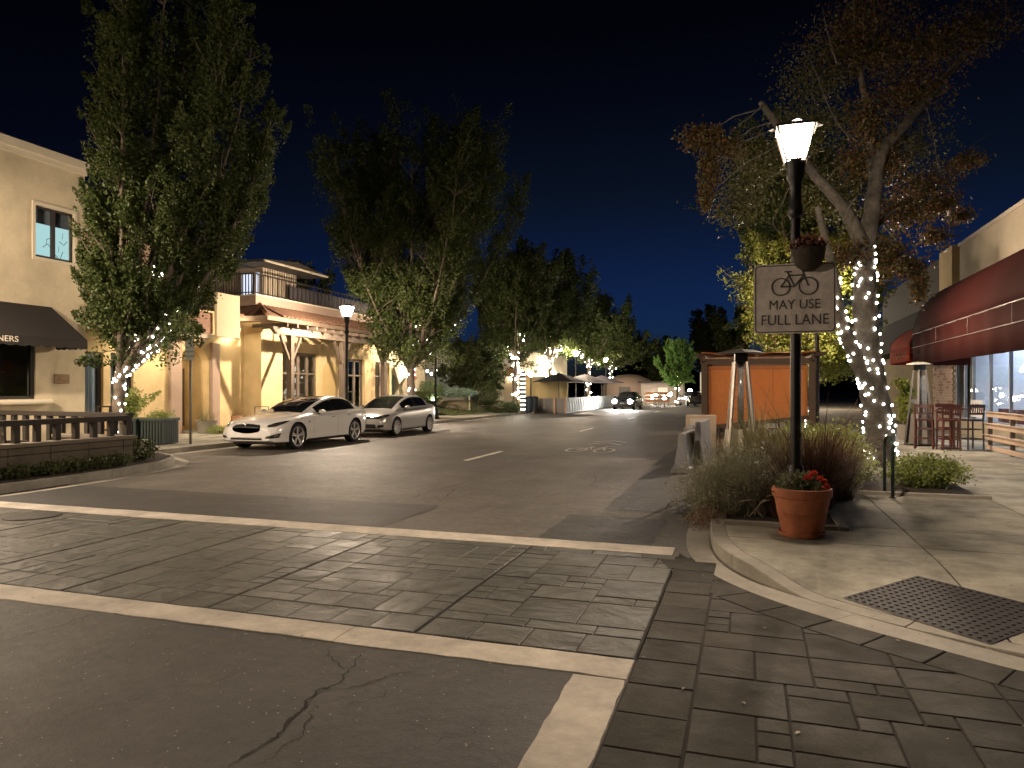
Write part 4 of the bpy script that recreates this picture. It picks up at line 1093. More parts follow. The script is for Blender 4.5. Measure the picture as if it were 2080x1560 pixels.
# outside heaters
m_steel = M('steel', (.22,.20,.18), .35, .85, var=.08, vs=10)
m_hcap = M('heater_cap', (.05,.047,.045), .5, .5)
def heater(label, loc_, rz, h=2.2, capm=None, postm=None, panel=None):
    t = thing('patio_heater', label, 'patio heater', loc_, rz, 'pyramid patio heaters'); b0, b1 = .25, .10; postm = postm or m_steel
    MB().box(-b0-.02,b0+.02,-b0-.02,b0+.02,.0,.05).build('base', m_black, t, bevel=.01)
    for sx in (-1,1):
        for sy in (-1,1): q = MB(); q.bar((sx*b0,sy*b0,.03),(sx*b1,sy*b1,h-.22),.042); q.build('corner_post', postm, t)
    for k in range(4):
        a = k*PI/2; f = .36; bb = b0+(b1-b0)*f
        pts = [(-b0+.02,-b0+.012,.06),(b0-.02,-b0+.012,.06),(bb-.02,-bb+.012,h*.38),(-bb+.02,-bb+.012,h*.38)]
        MB().add([(x*math.cos(a)-y*math.sin(a), x*math.sin(a)+y*math.cos(a), z) for x,y,z in pts], [(0,1,2,3)]).build('lower_panel', panel or m_steel, t)
    MB().lathe([(.05,h*.38),(.05,h-.2)], 12).build('glass_tube', M('heater_tube_'+label[:6],(.10,.10,.10),.15,.0), t, smooth=True)
    q = MB()
    for k in range(6):
        z = h*.45+k*.2; w = b0+(b1-b0)*(z/(h-.22))
        for s in (-1,1): q.bar((-w,s*w,z),(w,s*w,z),.006); q.bar((s*w,-w,z),(s*w,w,z),.006)
    q.build('guard_wire', m_steel, t)
    MB().box(-.10,.10,-.10,.10,h-.24,h-.06).build('burner', m_black, t)
    MB().lathe([(.40,h-.075),(.39,h-.06),(.2,h-.015),(.03,h)], 4).build('cap', capm or m_hcap, t)
    t.children[-1].rotation_euler = (0,0,PI/4)
    return t
heater('tall pyramid patio heater standing before the orange screen', (-.10, 12.75, .13), R(8), 2.2)
heater('pyramid patio heater with pale cap by the red chairs', (*at(1868, 905, .13), .13), R(25), 2.25, M('pale_cap',(.5,.48,.44),.4,.6))
# traffic barriers guarding the parklet
m_bar = M('plastic_barrier', (.13,.125,.12), .55, var=.12, vs=6, stain=.35, ss=3)
m_bard = M('plastic_barrier_grey', (.14,.135,.15), .55, var=.12, vs=6)
def jersey(label, x, y, mat, L_=1.5, h=.95, rz=0):
    t = thing('traffic_barrier', label, 'barrier', (x,y,0), rz, 'plastic barriers beside the parklet')
    pr = [(-.20,0),(-.20,.08),(-.14,.13),(-.07,.55),(-.05,h),(.05,h),(.07,.55),(.14,.13),(.20,.08),(.20,0)]
    MB().prism_ax(pr, 0, L_, 'y').build('body', mat, t, bevel=.02)
    q = MB(); q.prism_ax([(-.09,.10),(-.07,.45),(-.04,.60),(.04,.60),(.07,.45),(.09,.10)], -.012, -.003, 'y'); q.build('recess', m_bard if mat is m_bar else m_black, t)
    return t
jersey('pale plastic barrier at the street edge of the parklet', -1.22, 14.2, m_bar, 2.0, .78, R(-3))
jersey('grey plastic barrier with dark arched recess beside the lavender', -.95, 14.9, m_bard, 1.6, .98, R(-4))
jersey('second pale plastic barrier farther along the parklet edge', -1.30, 16.3, m_bar, 2.0, .78, R(-2))
q = thing('wooden_barricade', 'pale wooden box frame above the plastic barriers', 'barricade', (-1.05, 17.6, 0)); MB().box(-.35,.35,0,.25,.0,1.02).build('body', M('pale_board',(.42,.32,.24),.75,var=.1,vs=6), q, bevel=.01); MB().box(-.25,.2,-.02,-.006,.62,.94).build('panel', M('board_white',(.5,.44,.38),.7), q)
MB().add([(.02,-.024,.66),(.12,-.024,.66),(.10,-.024,.78),(.05,-.024,.86),(.03,-.024,.78)], [(0,1,2,3,4)]).build('mark', m_ink, q)

# ================================================================== RESTAURANT ON THE RIGHT
m_stucR = M('stucco_tan', (.40,.34,.25), .9, var=.04, vs=3, stain=.15, ss=.5, bump=.3, bs=120)
m_olive = M('olive_wall', (.20,.145,.055), .85, var=.06, vs=3, stain=.2, ss=.6)
m_alum = M('window_metal', (.16,.16,.17), .4, .6)
m_glass = glassmat('pane_glass')
m_inner = M('interior_wall', (.55,.57,.62), .8, var=.04, vs=2)
m_cool = E('cool_ceiling_light', (.80,.88,1.0), 12.0)
FX = 6.9
rb = thing('restaurant', 'tan corner restaurant with red awnings and bright windows', 'building', (0,0,0))
# upper wall above the shopfront, side walls, roof
q = MB(); q.box(FX,FX+.3,14.0,27.8,3.0,6.5); q.build('wall', m_stucR, rb)
MB().box(FX-.04,FX+.35,13.95,27.85,6.5,6.62).build('coping', M('coping',(.45,.40,.32),.8), rb)
q = MB(); q.box(FX,FX+.3,14.0,28.5,.1,.62); q.build('plinth', m_stucR, rb)
MB().box(FX+.3,13.0,27.5,27.8,.1,6.4).build('party_wall', m_stucR, rb)
# brick pier of single bricks
m_brick = M('pale_brick', (.44,.32,.25), .85, var=.2, vs=8, island=.0)
m_brick2 = M('red_brick', (.30,.17,.12), .85, var=.2, vs=8)
m_mort = M('mortar', (.52,.46,.39), .95, var=.08, vs=12)
bw = MB(); bw.box(FX+.02,FX+.3,28.45,31.5,.1,3.4); bw = bw.build('brick_pier', m_mort, rb)
bme = MB().box(-.05,0,-.145,.145,-.042,.042).mesh('brick'); bme.materials.append(m_brick); bme2 = bme.copy(); bme2.materials.clear(); bme2.materials.append(m_brick2)
for j in range(27):
    for i in range(10):
        y = 28.62+i*.305+(.15 if j % 2 else 0)
        if y > 31.35: continue
        inst(bme2 if rnd.random() < .25 else bme, 'brick', bw, (FX+.018-rnd.uniform(0,.012), y, .5+j*.1))
# shopfront
ts = [14.2,16.0,17.8,19.6,21.4,23.0,24.7,26.4,27.3,28.35]
for k, (a, c) in enumerate(zip(ts, ts[1:])):
    w = MB(); 
    for z in (.62, 2.95): w.box(FX+.02,FX+.10,a,c,z,z+.07)
    w.box(FX+.02,FX+.10,a,a+.07,.69,2.95)
    if k == len(ts)-2: w.box(FX+.02,FX+.10,c-.07,c,.69,2.95)
    w = w.build('window', m_alum, rb)
    MB().box(FX+.055,FX+.062,a+.07,c,.69,2.95).build('pane', m_glass, w)
# room behind the glass
q = MB(); q.add([(13,14.3,.2),(13,27.4,.2),(13,27.4,3.3),(13,14.3,3.3)], [(0,1,2,3)]); q.build('back_wall', m_inner, rb)
q = MB(); q.add([(FX+.3,27.45,.2),(13,27.45,.2),(13,27.45,3.3),(FX+.3,27.45,3.3)], [(0,1,2,3)]); q.build('side_wall', m_inner, rb)
MB().box(FX+.3,13,14.3,27.45,3.3,3.4).build('ceiling', m_inner, rb); MB().box(FX+.3,13,14.3,27.45,.12,.2).build('floor', M('room_floor',(.25,.2,.16),.6), rb)
for y in (16,18.8,21.6,24.4,26.6):
    q = MB(); q.box(8.2,9.2,y-.5,y+.5,3.24,3.28); q.build('ceiling_light', m_cool, rb)
    q = MB(); q.box(10.8,11.8,y-.5,y+.5,3.24,3.28); q.build('ceiling_light', m_cool, rb)
MB().box(12.94,12.97,18.5,19.6,.2,2.3).build('inner_door', M('inner_frame',(.12,.12,.13),.5), rb); MB().box(12.92,12.95,20.8,22.0,1.2,2.1).build('picture', M('pic',(.2,.2,.22),.5), rb)
MB().box(9.6,10.2,16,24,.2,1.15).build('counter', M('counter',(.22,.10,.07),.5), rb)
for k in range(8): MB().box(7.35,7.6,16+k*1.3,16.35+k*1.3,.2,1.05).build('booth_back', M('booth',(.12,.025,.02),.5) if k == 0 else bpy.data.materials['booth'], rb)
q = MB(); q.lathe([(.02,.25),(.14,.02),(.15,0)], 12, (7.6,24.0,2.15)); q.build('lamp_reflection', E('reflection_glow',(1,.9,.75),30.0), rb)  # added glow standing in for a lamp's reflection in the window
os_ = thing('open_sign', 'small white sign with red OPEN lettering in the restaurant window', 'sign', (FX+.03, 26.0, .75)); MB().box(-.012,.0,-.62,.62,.0,.55).build('board', M('sign_white',(.7,.68,.65),.5), os_)
text_obj('OPEN', .42, M('sign_red',(.35,.02,.02),.5), os_, face_west(-.014,0,.27), .001)
# long curved awning with hanging valance
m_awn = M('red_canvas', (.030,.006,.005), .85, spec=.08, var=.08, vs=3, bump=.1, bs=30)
m_awn2 = M('red_canvas_lit', (.36,.070,.040), .85, spec=.1, var=.08, vs=3, bump=.1, bs=30)  # lighter copy of the red canvas, lamplight put into its colour
m_rod = M('awning_rod', (.25,.22,.21), .45, .5)
aw = thing('awning', 'large dark red curved awning over the restaurant front', 'awning', (0,0,0))
def prof(u, x0, z0, x1, z1): a = u*PI/2; return (x0-(x0-x1)*math.sin(a), z1+(z0-z1)*math.cos(a))
ya, yb = 12.5, 26.4
rows = [[(*prof(u/10, FX-.01, 5.1, 5.2, 3.45),) for u in range(11)]]
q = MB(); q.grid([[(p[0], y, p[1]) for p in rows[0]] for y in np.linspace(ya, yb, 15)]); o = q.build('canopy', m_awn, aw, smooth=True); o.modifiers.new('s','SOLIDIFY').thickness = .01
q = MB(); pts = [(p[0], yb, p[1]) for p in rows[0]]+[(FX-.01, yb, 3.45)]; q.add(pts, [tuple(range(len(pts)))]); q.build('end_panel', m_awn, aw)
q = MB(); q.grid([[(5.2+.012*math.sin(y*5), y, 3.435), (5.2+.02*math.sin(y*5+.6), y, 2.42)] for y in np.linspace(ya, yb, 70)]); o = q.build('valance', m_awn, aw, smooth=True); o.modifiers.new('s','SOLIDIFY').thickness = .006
q = MB(); q.grid([[(5.2+(FX-5.25)*k/8, yb, 3.435), (5.2+(FX-5.25)*k/8, yb-.01, 2.42)] for k in range(9)]); q.build('valance', m_awn, aw)
q = MB(); q.tube([(5.18,ya,3.0),(5.18,yb,3.0)], .010, 8); q.tube([(5.2,ya,3.44),(5.2,yb,3.44)], .018, 8)
for y in np.linspace(14, yb, 5): q.tube([(5.18,y,3.0),(5.18,y,3.42)], .007, 6)
q.build('rods', m_rod, aw, smooth=True)
# smaller rounded awning with ribs
ad = thing('awning', 'rounded ribbed red awning end with faint script beyond the large awning', 'awning', (0,0,0))
yc, ye = 26.6, 31.2
q = MB(); R0 = []
for y in np.linspace(yc, ye-1.3, 8): R0.append([(*prof(u/10, FX-.01, 4.05, 5.15, 3.05),) and (prof(u/10, FX-.01, 4.05, 5.15, 3.05)[0], y, prof(u/10, FX-.01, 4.05, 5.15, 3.05)[1]) for u in range(11)])
for k in range(1, 9):
    ph = k/8*PI/2; row = []
    for u in range(11):
        x, z = prof(u/10, FX-.01, 4.05, 5.15, 3.05); d = FX-.01-x
        row.append((FX-.01-d*math.cos(ph), ye-1.3+d*math.sin(ph)*.95, z))
    R0.append(row)
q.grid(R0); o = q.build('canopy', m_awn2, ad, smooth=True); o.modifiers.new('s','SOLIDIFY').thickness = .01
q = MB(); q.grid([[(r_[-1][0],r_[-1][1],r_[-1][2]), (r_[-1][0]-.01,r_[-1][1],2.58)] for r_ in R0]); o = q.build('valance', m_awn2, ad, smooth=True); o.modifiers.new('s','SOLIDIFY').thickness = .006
q = MB()
for r_ in R0[8:]: q.tube([(p[0]-.012,p[1],p[2]+.012) for p in r_], .014, 5)
q.build('rib', M('awning_seam',(.22,.05,.03),.8), ad)
q = MB(); pts = [R0[0][u] for u in range(11)]+[(FX-.01,yc,3.05)]; q.add(pts, [tuple(range(len(pts)))]); q.build('end_panel', m_awn, ad)
q = MB(); cur = []
for k in range(90):
    f = k/89; cur.append((5.115, 28.9-f*1.9, 2.80+.10*math.sin(f*26)*(.5+.5*math.sin(f*5+1))+.02*math.sin(f*50)))
q.tube(cur, .022, 5); q.build('lettering', M('script_tan',(.50,.26,.15),.7), ad)
# lamps under the awnings
m_warmbulb = E('soffit_lamp', (1,.80,.56), 50.0)
for lab,x,y,z in (('round lamp under the far end of the large red awning',6.0,24.6,3.3),('round lamp under the middle of the large red awning',6.0,21.4,3.3),('round lamp under the near end of the large red awning',6.0,18.2,3.3),('round lamp under the rounded ribbed awning',6.1,28.4,2.98)):
    sp = thing('awning_lamp', lab, 'lamp', (x,y,z), 0, 'lamps under the awnings'); MB().lathe([(.10,.03),(.12,0)],14).build('housing', m_black, sp); MB().lathe([(.10,-.012),(.10,-.004)],14).build('lens', m_warmbulb, sp)
# neighbouring buildings behind
nb = thing('neighbour_building', 'dark olive building behind the ribbed red awning', 'building', (0,0,0))
MB().box(FX+.05,14,31.5,46,.1,3.2).build('wall', m_olive, nb); MB().box(FX+.6,14,31.9,46,3.2,7.0).build('upper_wall', M('dark_upper',(.04,.034,.025),.85,var=.08,vs=2), nb)
MB().box(FX+.2,FX+.75,29.6,31.4,3.4,6.9).build('pilaster', M('cream_pilaster',(.55,.42,.22),.85,var=.05,vs=3), nb)
q = MB(); q.prism_ax([(FX-.6,3.3),(FX+2.5,3.3),(FX+2.5,6.2),(FX+1.2,6.2)], 33, 46, 'y'); q.build('dark_roof', M('black_roof',(.012,.011,.011),.9), nb)
MB().box(FX+.02,FX+.05,32.5,33.6,.14,2.2).build('door', m_black, nb); MB().box(FX+.0,FX+.05,33.9,36.5,1.0,1.2).build('ledge', m_black, nb)
# patio: plank fence, high chairs, potted plant
pf = thing('plank_fence', 'low fence of pale horizontal planks beside the high chairs', 'fence', (0,0,0))
m_plank = M('fence_plank', (.36,.26,.19), .7, var=.15, vs=6)
for z in (1.02,.74,.46,.22): 
    MB().box(5.60,5.63,15.0,20.3,z-.055,z+.055).build('plank', m_plank, pf, bevel=.004); MB().box(5.56,5.72,15.0,20.35,z+.058,z+.075).build('ledge', m_plank, pf) if z > .4 else None
for y in (15.2,17.0,18.7,20.25): MB().box(5.635,5.72,y-.04,y+.04,.13,1.0).build('post', m_post, pf)
G = 'high slatted chairs outside the restaurant'
for lab, x, y, rz in (('leftmost dark red high chair of the patio group', 4.30,20.5,R(165)),('second dark red high chair, its slatted back to the street', 4.78,20.25,R(185)),('third red high chair half hidden behind the second', 5.0,21.2,R(10)),('rightmost dark brown high chair against the plank fence', 5.35,20.6,R(200))):
    chair(lab, (x,y,.13), rz, .76, 1.13, .40, G, mat=m_redwood if rz != R(200) else M('dark_chair',(.03,.018,.014),.5))
q = thing('high_table', 'tall dark red table among the high chairs', 'table', (4.95,20.75,.13)); MB().box(-.38,.38,-.38,.38,1.0,1.04).build('table_top', m_redwood, q, bevel=.006); MB().lathe([(.25,0),(.25,.025),(.04,.05),(.04,1.0)],12).build('pedestal', m_redwood, q, smooth=40)
pp = thing('potted_plant', 'tall leafy potted plant left of the pale-capped heater', 'potted plant', (*at(1838,893,.13),.13))
MB().lathe([(.16,0),(.24,.42),(.25,.45),(.22,.45),(.2,.4)],16).build('pot', M('grey_pot',(.25,.22,.19),.8), pp, smooth=40)
P = np.concatenate([blob_pts(500,(rnd.uniform(-.12,.12),rnd.uniform(-.1,.1),.65+k*.26),(.24,.24,.2),.2,.4) for k in range(5)]); mk('foliage', leaf_mesh('foliage', P, .09*rng.uniform(.6,1.3,len(P))), m_leafL, pp)
b = MB(); b.tube([(0,0,.4),(.03,0,1.1),(0,.02,1.85)],[.015,.012,.005],6); b.build('stem', m_bark, pp)

# ================================================================== LEFT-HAND SHOPS
def holed(name, mat, parent, axis, c0, c1, a0, a1, z0, z1, holes, bevel=0):
    """wall slab between planes c0 (seen side) and c1, spanning a0..a1 along the other axis, with rectangular holes (a0,a1,z0,z1)"""
    A = sorted({a0, a1, *[h[0] for h in holes], *[h[1] for h in holes]}); Z = sorted({z0, z1, *[h[2] for h in holes], *[h[3] for h in holes]})
    A = [a for a in A if a0 <= a <= a1]; Z = [z for z in Z if z0 <= z <= z1]
    def solid(i, j):
        if i < 0 or j < 0 or i >= len(A)-1 or j >= len(Z)-1: return False
        am, zm = (A[i]+A[i+1])/2, (Z[j]+Z[j+1])/2
        return not any(h[0] < am < h[1] and h[2] < zm < h[3] for h in holes)
    b = MB()
    def P(c, a, z): return (c, a, z) if axis == 'x' else (a, c, z)
    for i in range(len(A)-1):
        for j in range(len(Z)-1):
            if not solid(i, j): continue
            q = [(A[i],Z[j]),(A[i+1],Z[j]),(A[i+1],Z[j+1]),(A[i],Z[j+1])]
            for c in (c0, c1): b.add([P(c,*p) for p in q], [(0,1,2,3)])
            for di, dj, e in ((0,-1,(0,1)),(1,0,(1,2)),(0,1,(2,3)),(-1,0,(3,0))):
                if not solid(i+di, j+dj):
                    p, r_ = q[e[0]], q[e[1]]; b.add([P(c0,*p),P(c0,*r_),P(c1,*r_),P(c1,*p)], [(0,1,2,3)])
    me = b.mesh(name); bm = bmesh.new(); bm.from_mesh(me); bmesh.ops.remove_doubles(bm, verts=bm.verts, dist=1e-5); bmesh.ops.recalc_face_normals(bm, faces=bm.faces); bm.to_mesh(me); bm.free()
    return mk(name, me, mat, parent)
m_cream = M('cream_stucco', (.60,.51,.355), .92, var=.05, vs=2.5, stain=.24, ss=.6, bump=.35, bs=140)
m_cream_trim = M('cream_trim', (.62,.55,.42), .85, var=.03, vs=4)
m_ochre = M('ochre_stucco', (.66,.50,.27), .92, var=.05, vs=2.5, stain=.22, ss=.6, bump=.3, bs=120)
m_mauve = M('mauve_trim', (.36,.26,.20), .85, var=.05, vs=4)
m_wood = M('cedar_boards', (.33,.15,.07), .65, var=.16, vs=5)
m_darkfr = M('dark_frame', (.022,.018,.016), .5)
m_mint = E('lit_blind_mint', (.62,.90,.82), .62)
m_shade = M('grey_blind', (.20,.19,.18), .9)
m_pat = M('dark_interior', (.02,.02,.02), .9)

# ---- cleaners
BX = -18.0
b1 = thing('cleaners_building', 'two-storey cream stucco building with dark awning on the left', 'building', (0,0,0))
holed('wall', m_cream, b1, 'x', BX, BX-.3, -4.0, 15.46, .1, 7.75, [(13.95,15.10,5.18,6.56),(11.2,13.98,1.38,2.95)])
MB().box(BX-.3,BX+.05,-4.0,15.5,7.75,7.9).build('cornice', m_cream_trim, b1); MB().box(BX-.3,BX+.10,-4.0,15.55,7.9,8.12).build('coping', m_cream_trim, b1)
MB().box(BX-10,BX-.3,15.2,15.46,.1,7.9).build('side_wall', m_cream, b1); MB().box(BX-10,BX-.3,-4,15.2,7.8,7.9).build('roof', m_pat, b1)
w = MB()
for y0, y1, z0, z1 in ((13.87,15.18,6.56,6.66),(13.87,15.18,5.10,5.18),(13.87,13.95,5.18,6.56),(15.10,15.18,5.18,6.56)): w.box(BX+.002,BX+.045,y0,y1,z0,z1)
w = w.build('window_trim', m_cream_trim, b1)
q = MB()
for y0, y1, z0, z1 in ((13.95,15.10,5.18,5.25),(13.95,15.10,6.50,6.56),(13.95,14.0,5.25,6.50),(15.05,15.10,5.25,6.50),(14.47,14.58,5.25,6.50)): q.box(BX-.10,BX-.04,y0,y1,z0,z1)
q = q.build('window', m_darkfr, b1)
for a, c in ((14.0,14.47),(14.58,15.05)): MB().box(BX-.075,BX-.07,a,c,5.25,6.50).build('pane', m_glass, q)
q = MB()
for k in range(5):
    y0 = 14.30+k*.12; z0 = 5.5+.25*math.sin(k*1.9); q.tube([(BX-.15,y0,z0),(BX-.14,y0+.14,z0+.12*math.cos(k)),(BX-.15,y0+.24,z0+.2*math.sin(k*2.3))],.008,5); q.tube([(BX-.15,y0+.1,z0+.08),(BX-.15,y0+.12,z0+.25)],.006,4)
q.build('bare_twigs', m_darkfr, b1)
MB().box(BX-.20,BX-.19,13.95,15.1,5.2,6.13).build('lit_blind', m_mint, b1); MB().box(BX-.18,BX-.165,13.95,15.1,6.13,6.55).build('rolled_blind', m_shade, b1)
# shop window with a dim room behind
q = MB()
for y0, y1, z0, z1 in ((11.2,13.98,1.38,1.46),(11.2,13.98,2.87,2.95),(13.88,13.98,1.46,2.87),(12.5,12.58,1.46,2.87)): q.box(BX-.12,BX-.05,y0,y1,z0,z1)
q = q.build('shop_window', m_darkfr, b1)
for a, c in ((11.2,12.5),(12.58,13.88)): MB().box(BX-.09,BX-.085,a,c,1.46,2.87).build('pane', m_glass, q)
MB().box(BX-3.2,BX-3.0,8,15.2,.1,3.2).build('room_wall', M('dim_room',(.06,.055,.05),.9,var=.3,vs=3), b1)
MB().box(BX-1.6,BX-1.1,10.5,13.4,.1,1.25).build('shop_counter', M('counter_grey',(.25,.24,.22),.6), b1)
q = MB(); 
for k in range(9): q.box(BX-.55,BX-.5,11.6+k*.16,11.69+k*.16,1.47,1.62)
q.build('folded_linen', M('linen',(.6,.6,.58),.8), b1)
q = MB(); q.tube([(BX-1.0,10.5,2.1),(BX-1.0,13.9,2.1)],.015,6); q.build('garment_rail', m_steel, b1)
for k in range(12): MB().box(BX-1.02,BX-.98,11.0+k*.22,11.14+k*.22,1.75,2.08).build('garment', M('garment%d'%(k%3),[(.2,.19,.17),(.12,.1,.09),(.3,.27,.22)][k%3],.9) if k < 3 else bpy.data.materials['garment%d'%(k%3)], b1)
MB().box(BX+.002,BX+.22,10.5,14.35,1.24,1.37).build('sill', m_cream_trim, b1, bevel=.05)
q = MB().box(BX+.002,BX+.03,14.5,14.96,1.80,2.06).build('mail_slot', M('bronze',(.20,.13,.07),.45,.6), b1, bevel=.005); MB().box(BX+.03,BX+.045,14.66,14.86,1.90,1.96).build('flap', M('bronze_flap',(.30,.22,.13),.35,.7), q, bevel=.006)
# awning with scalloped valance and lettering
ca = thing('awning', 'black sloping awning lettered CLEANERS over the cream shop window', 'awning', (0,0,0))
m_awk = M('black_canvas', (.014,.010,.009), .85, var=.1, vs=8, bump=.2, bs=60)
x0, x1, zt_, zb_ = BX+.01, BX+1.15, 3.87, 2.95
q = MB(); q.add([(x0,8.0,zt_),(x1,8.0,zb_),(x1,14.55,zb_),(x0,14.42,zt_)], [(0,1,2,3)]); q.add([(x0,14.42,zt_),(x1,14.55,zb_),(x0,14.55,zb_)], [(0,1,2)]); o = q.build('canopy', m_awk, ca); o.modifiers.new('s','SOLIDIFY').thickness = .008
vp = []; n = 120
for k in range(n+1): y = 8.0+6.55*k/n; vp.append((y, 2.74-.035*abs(math.sin(k*PI/6))))
q = MB(); q.grid([[(x1,y,zb_),(x1+.01,y,z)] for y, z in vp]); o = q.build('valance', m_awk, ca); o.modifiers.new('s','SOLIDIFY').thickness = .005
q = MB(); q.grid([[(x0+(x1-x0)*k/14,14.55,zb_),(x0+(x1-x0)*k/14,14.555,2.74-.035*abs(math.sin(k*PI/2.5)))] for k in range(15)]); q.build('valance', m_awk, ca)
text_obj('CLEANERS', .20, M('letter_cream',(.62,.55,.45),.7), ca, face_east(x1+.017, 12.10, 2.855), .003, sx=1.15)

# ---- arched shop
AX = -18.3
b2 = thing('arched_shop', 'ochre stucco shop with arch and cedar fascia between cream and trellis buildings', 'building', (0,0,0))
holed('wall', m_ochre, b2, 'x', AX, AX-.35, 15.46, 22.6, .1, 4.45, [(15.72,16.35,.5,2.75),(16.6,17.45,.14,2.75),(19.35,20.75,.14,3.15)])
MB().box(-27,-19.6,15.5,19.4,4.45,7.2).build('upper_storey', M('brown_stucco',(.36,.25,.16),.9,var=.05,vs=2), b2); MB().box(-27,AX-.35,15.5,22.5,4.3,4.44).build('flat_roof', m_pat, b2)
q = MB(); arch = [(19.35,3.15),(19.35,2.55)] + [(20.05-.70*math.cos(a), 2.55+.58*math.sin(a)) for a in np.linspace(0,PI,15)] + [(20.75,2.55),(20.75,3.15)]
q.prism_ax(arch, AX-.34, AX-.01, 'x'); q.build('arch', m_ochre, b2)
for a, c in ((18.85,19.33),(20.77,21.15)): MB().box(AX+.004,AX+.14,a,c,.1,3.3).build('pilaster', m_mauve, b2, bevel=.01)
for a, c, zz in ((15.72,16.35,.5),(16.6,17.45,.14)):
    q = MB()
    for y0,y1,z0,z1 in ((a,c,zz,zz+.08),(a,c,2.67,2.75),(a,a+.08,zz+.08,2.67),(c-.1,c,zz+.08,2.67)): q.box(AX-.2,AX-.1,y0,y1,z0,z1)
    q = q.build('shop_window', m_darkfr, b2); MB().box(AX-.15,AX-.145,a+.08,c-.1,zz+.08,2.67).build('pane', m_glass, q)
MB().box(AX-2.2,AX-2.1,15.5,18.6,.1,3.2).build('room_wall', M('room_pale',(.45,.48,.5),.8), b2)
for k in range(5): MB().box(AX-.5,AX-.46,15.75+k*.13,15.84+k*.13,.6,2.6).build('curtain', M('curtain',(.42,.47,.50),.9) if k == 0 else bpy.data.materials['curtain'], b2)
MB().box(AX-1.4,AX-1.0,16.3,17.0,3.0,3.05).build('room_light', E('room_cool',(.85,.93,1),22.0), b2)
# recess behind the arch
MB().box(AX-1.5,AX-1.4,18.9,21.6,.1,3.3).build('recess_wall', m_ochre, b2); MB().box(AX-1.4,AX-.35,18.8,21.6,3.2,3.3).build('recess_ceiling', m_cream, b2); MB().box(AX-1.4,AX-.35,21.4,21.55,.1,3.2).build('recess_side', m_ochre, b2); MB().box(AX-1.4,AX-.35,18.85,19.0,.1,3.2).build('recess_side', m_ochre, b2)
q = MB()
for y0,y1,z0,z1 in ((20.15,21.0,.3,.4),(20.15,21.0,2.3,2.4),(20.15,20.25,.4,2.3),(20.9,21.0,.4,2.3)): q.box(AX-1.395,AX-1.33,y0,y1,z0,z1)
q = q.build('glazed_door', M('door_brown',(.12,.09,.06),.5), b2); MB().box(AX-1.37,AX-1.365,20.25,20.9,.4,2.3).build('pane', M('bright_pane',(.55,.55,.42),.3), q)
# flat porch roof with lamps, cedar fascia, sign panel
MB().box(AX+.005,AX+1.25,16.4,19.55,3.34,3.48).build('porch_roof', m_cream_trim, b2)
for z in np.arange(3.49, 4.1, .12):
    MB().box(AX+1.26+rnd.uniform(0,.006),AX+1.30,17.4,19.45,z,z+.114).build('cedar_board', m_wood, b2)
MB().box(AX+.005,AX+1.26,17.4,17.44,3.48,4.08).build('fascia_return', m_wood, b2)
MB().box(AX+1.32,AX+1.42,19.5,20.65,3.42,4.90).build('sign_panel', M('sign_cream',(.66,.55,.34),.7,var=.03,vs=3), b2, bevel=.01)
m_down = E('downlight', (1,.82,.55), 300.0)
dme = MB().lathe([(.075,0),(.075,.012)],14).mesh('downlight'); dme.materials.append(m_down)
def downlight(x, y, z, label):
    d = thing('downlight', label, 'downlight', (x,y,z), 0, 'round downlights under the left-hand porches'); MB().lathe([(.095,.03),(.095,-.005),(.08,-.012)],14,cap=False).build('housing', m_black, d); inst(dme, 'lens', d, (0,0,-.002)); return d
for y, lab in ((16.9,'leftmost downlight under the cream porch roof'),(18.1,'middle downlight under the cream porch roof'),(19.2,'rightmost downlight under the cream porch roof')): downlight(AX+.65, y, 3.335, lab)
downlight(AX+.5, 21.7, 3.9, 'wall-mounted round downlight left of the trellis')
downlight(AX-.9, 20.1, 3.195, 'round downlight inside the arch')

# ---- trellis shop
TX = -17.5; TY = 22.6
b3 = thing('trellis_shop', 'ochre shop with timber trellis, tiled eave and balcony railing', 'building', (0,0,0))
holed('wall', m_ochre, b3, 'x', TX, TX-.3, TY, 33.0, .1, 4.2, [(23.9,26.4,.2,3.15),(28.1,30.3,.2,3.05),(31.3,32.8,.2,3.0)])
holed('wall', m_ochre, b3, 'y', TY, TY+.3, -26, TX-.3, .1, 4.2, [])
MB().box(-19.2,-19.06,TY-.10,TY-.005,.14,4.1).build('drainpipe', M('pipe_brown',(.16,.09,.05),.6), b3)
MB().box(TX-3.4,TX-3.3,22.9,33,.1,4.0).build('room_wall', M('shop_room',(.20,.16,.11),.85,var=.15,vs=2), b3); MB().box(TX-3.3,TX-.3,22.9,33,3.6,3.7).build('room_ceiling', m_cream, b3); MB().box(TX-3.3,TX-.3,22.9,33,.1,.2).build('room_floor', m_mauve, b3)
for y in (24.6, 29.0): MB().box(TX-1.9,TX-1.5,y-.2,y+.2,3.55,3.58).build('room_light', E('room_warm%d'%int(y),(1,.82,.55),16.0), b3)
m_frW = M('door_frame', (.16,.12,.085), .55, var=.1, vs=6)
for (a, c, zt__, nn) in ((23.9,26.4,3.15,4),(28.1,30.3,3.05,3),(31.3,32.8,3.0,2)):
    for k in range(nn):
        y0 = a+(c-a)*k/nn; y1 = a+(c-a)*(k+1)/nn; q = MB()
        for u0,u1,z0,z1 in ((y0,y1,.2,.32),(y0,y1,zt__-.12,zt__),(y0,y0+.07,.32,zt__-.12),(y1-.07,y1,.32,zt__-.12),(y0+.07,y1-.07,2.25,2.32)): q.box(TX-.22,TX-.14,u0,u1,z0,z1)
        q = q.build('glazed_door', m_frW, b3); MB().box(TX-.185,TX-.18,y0+.07,y1-.07,.32,zt__-.12).build('pane', m_glass, q)
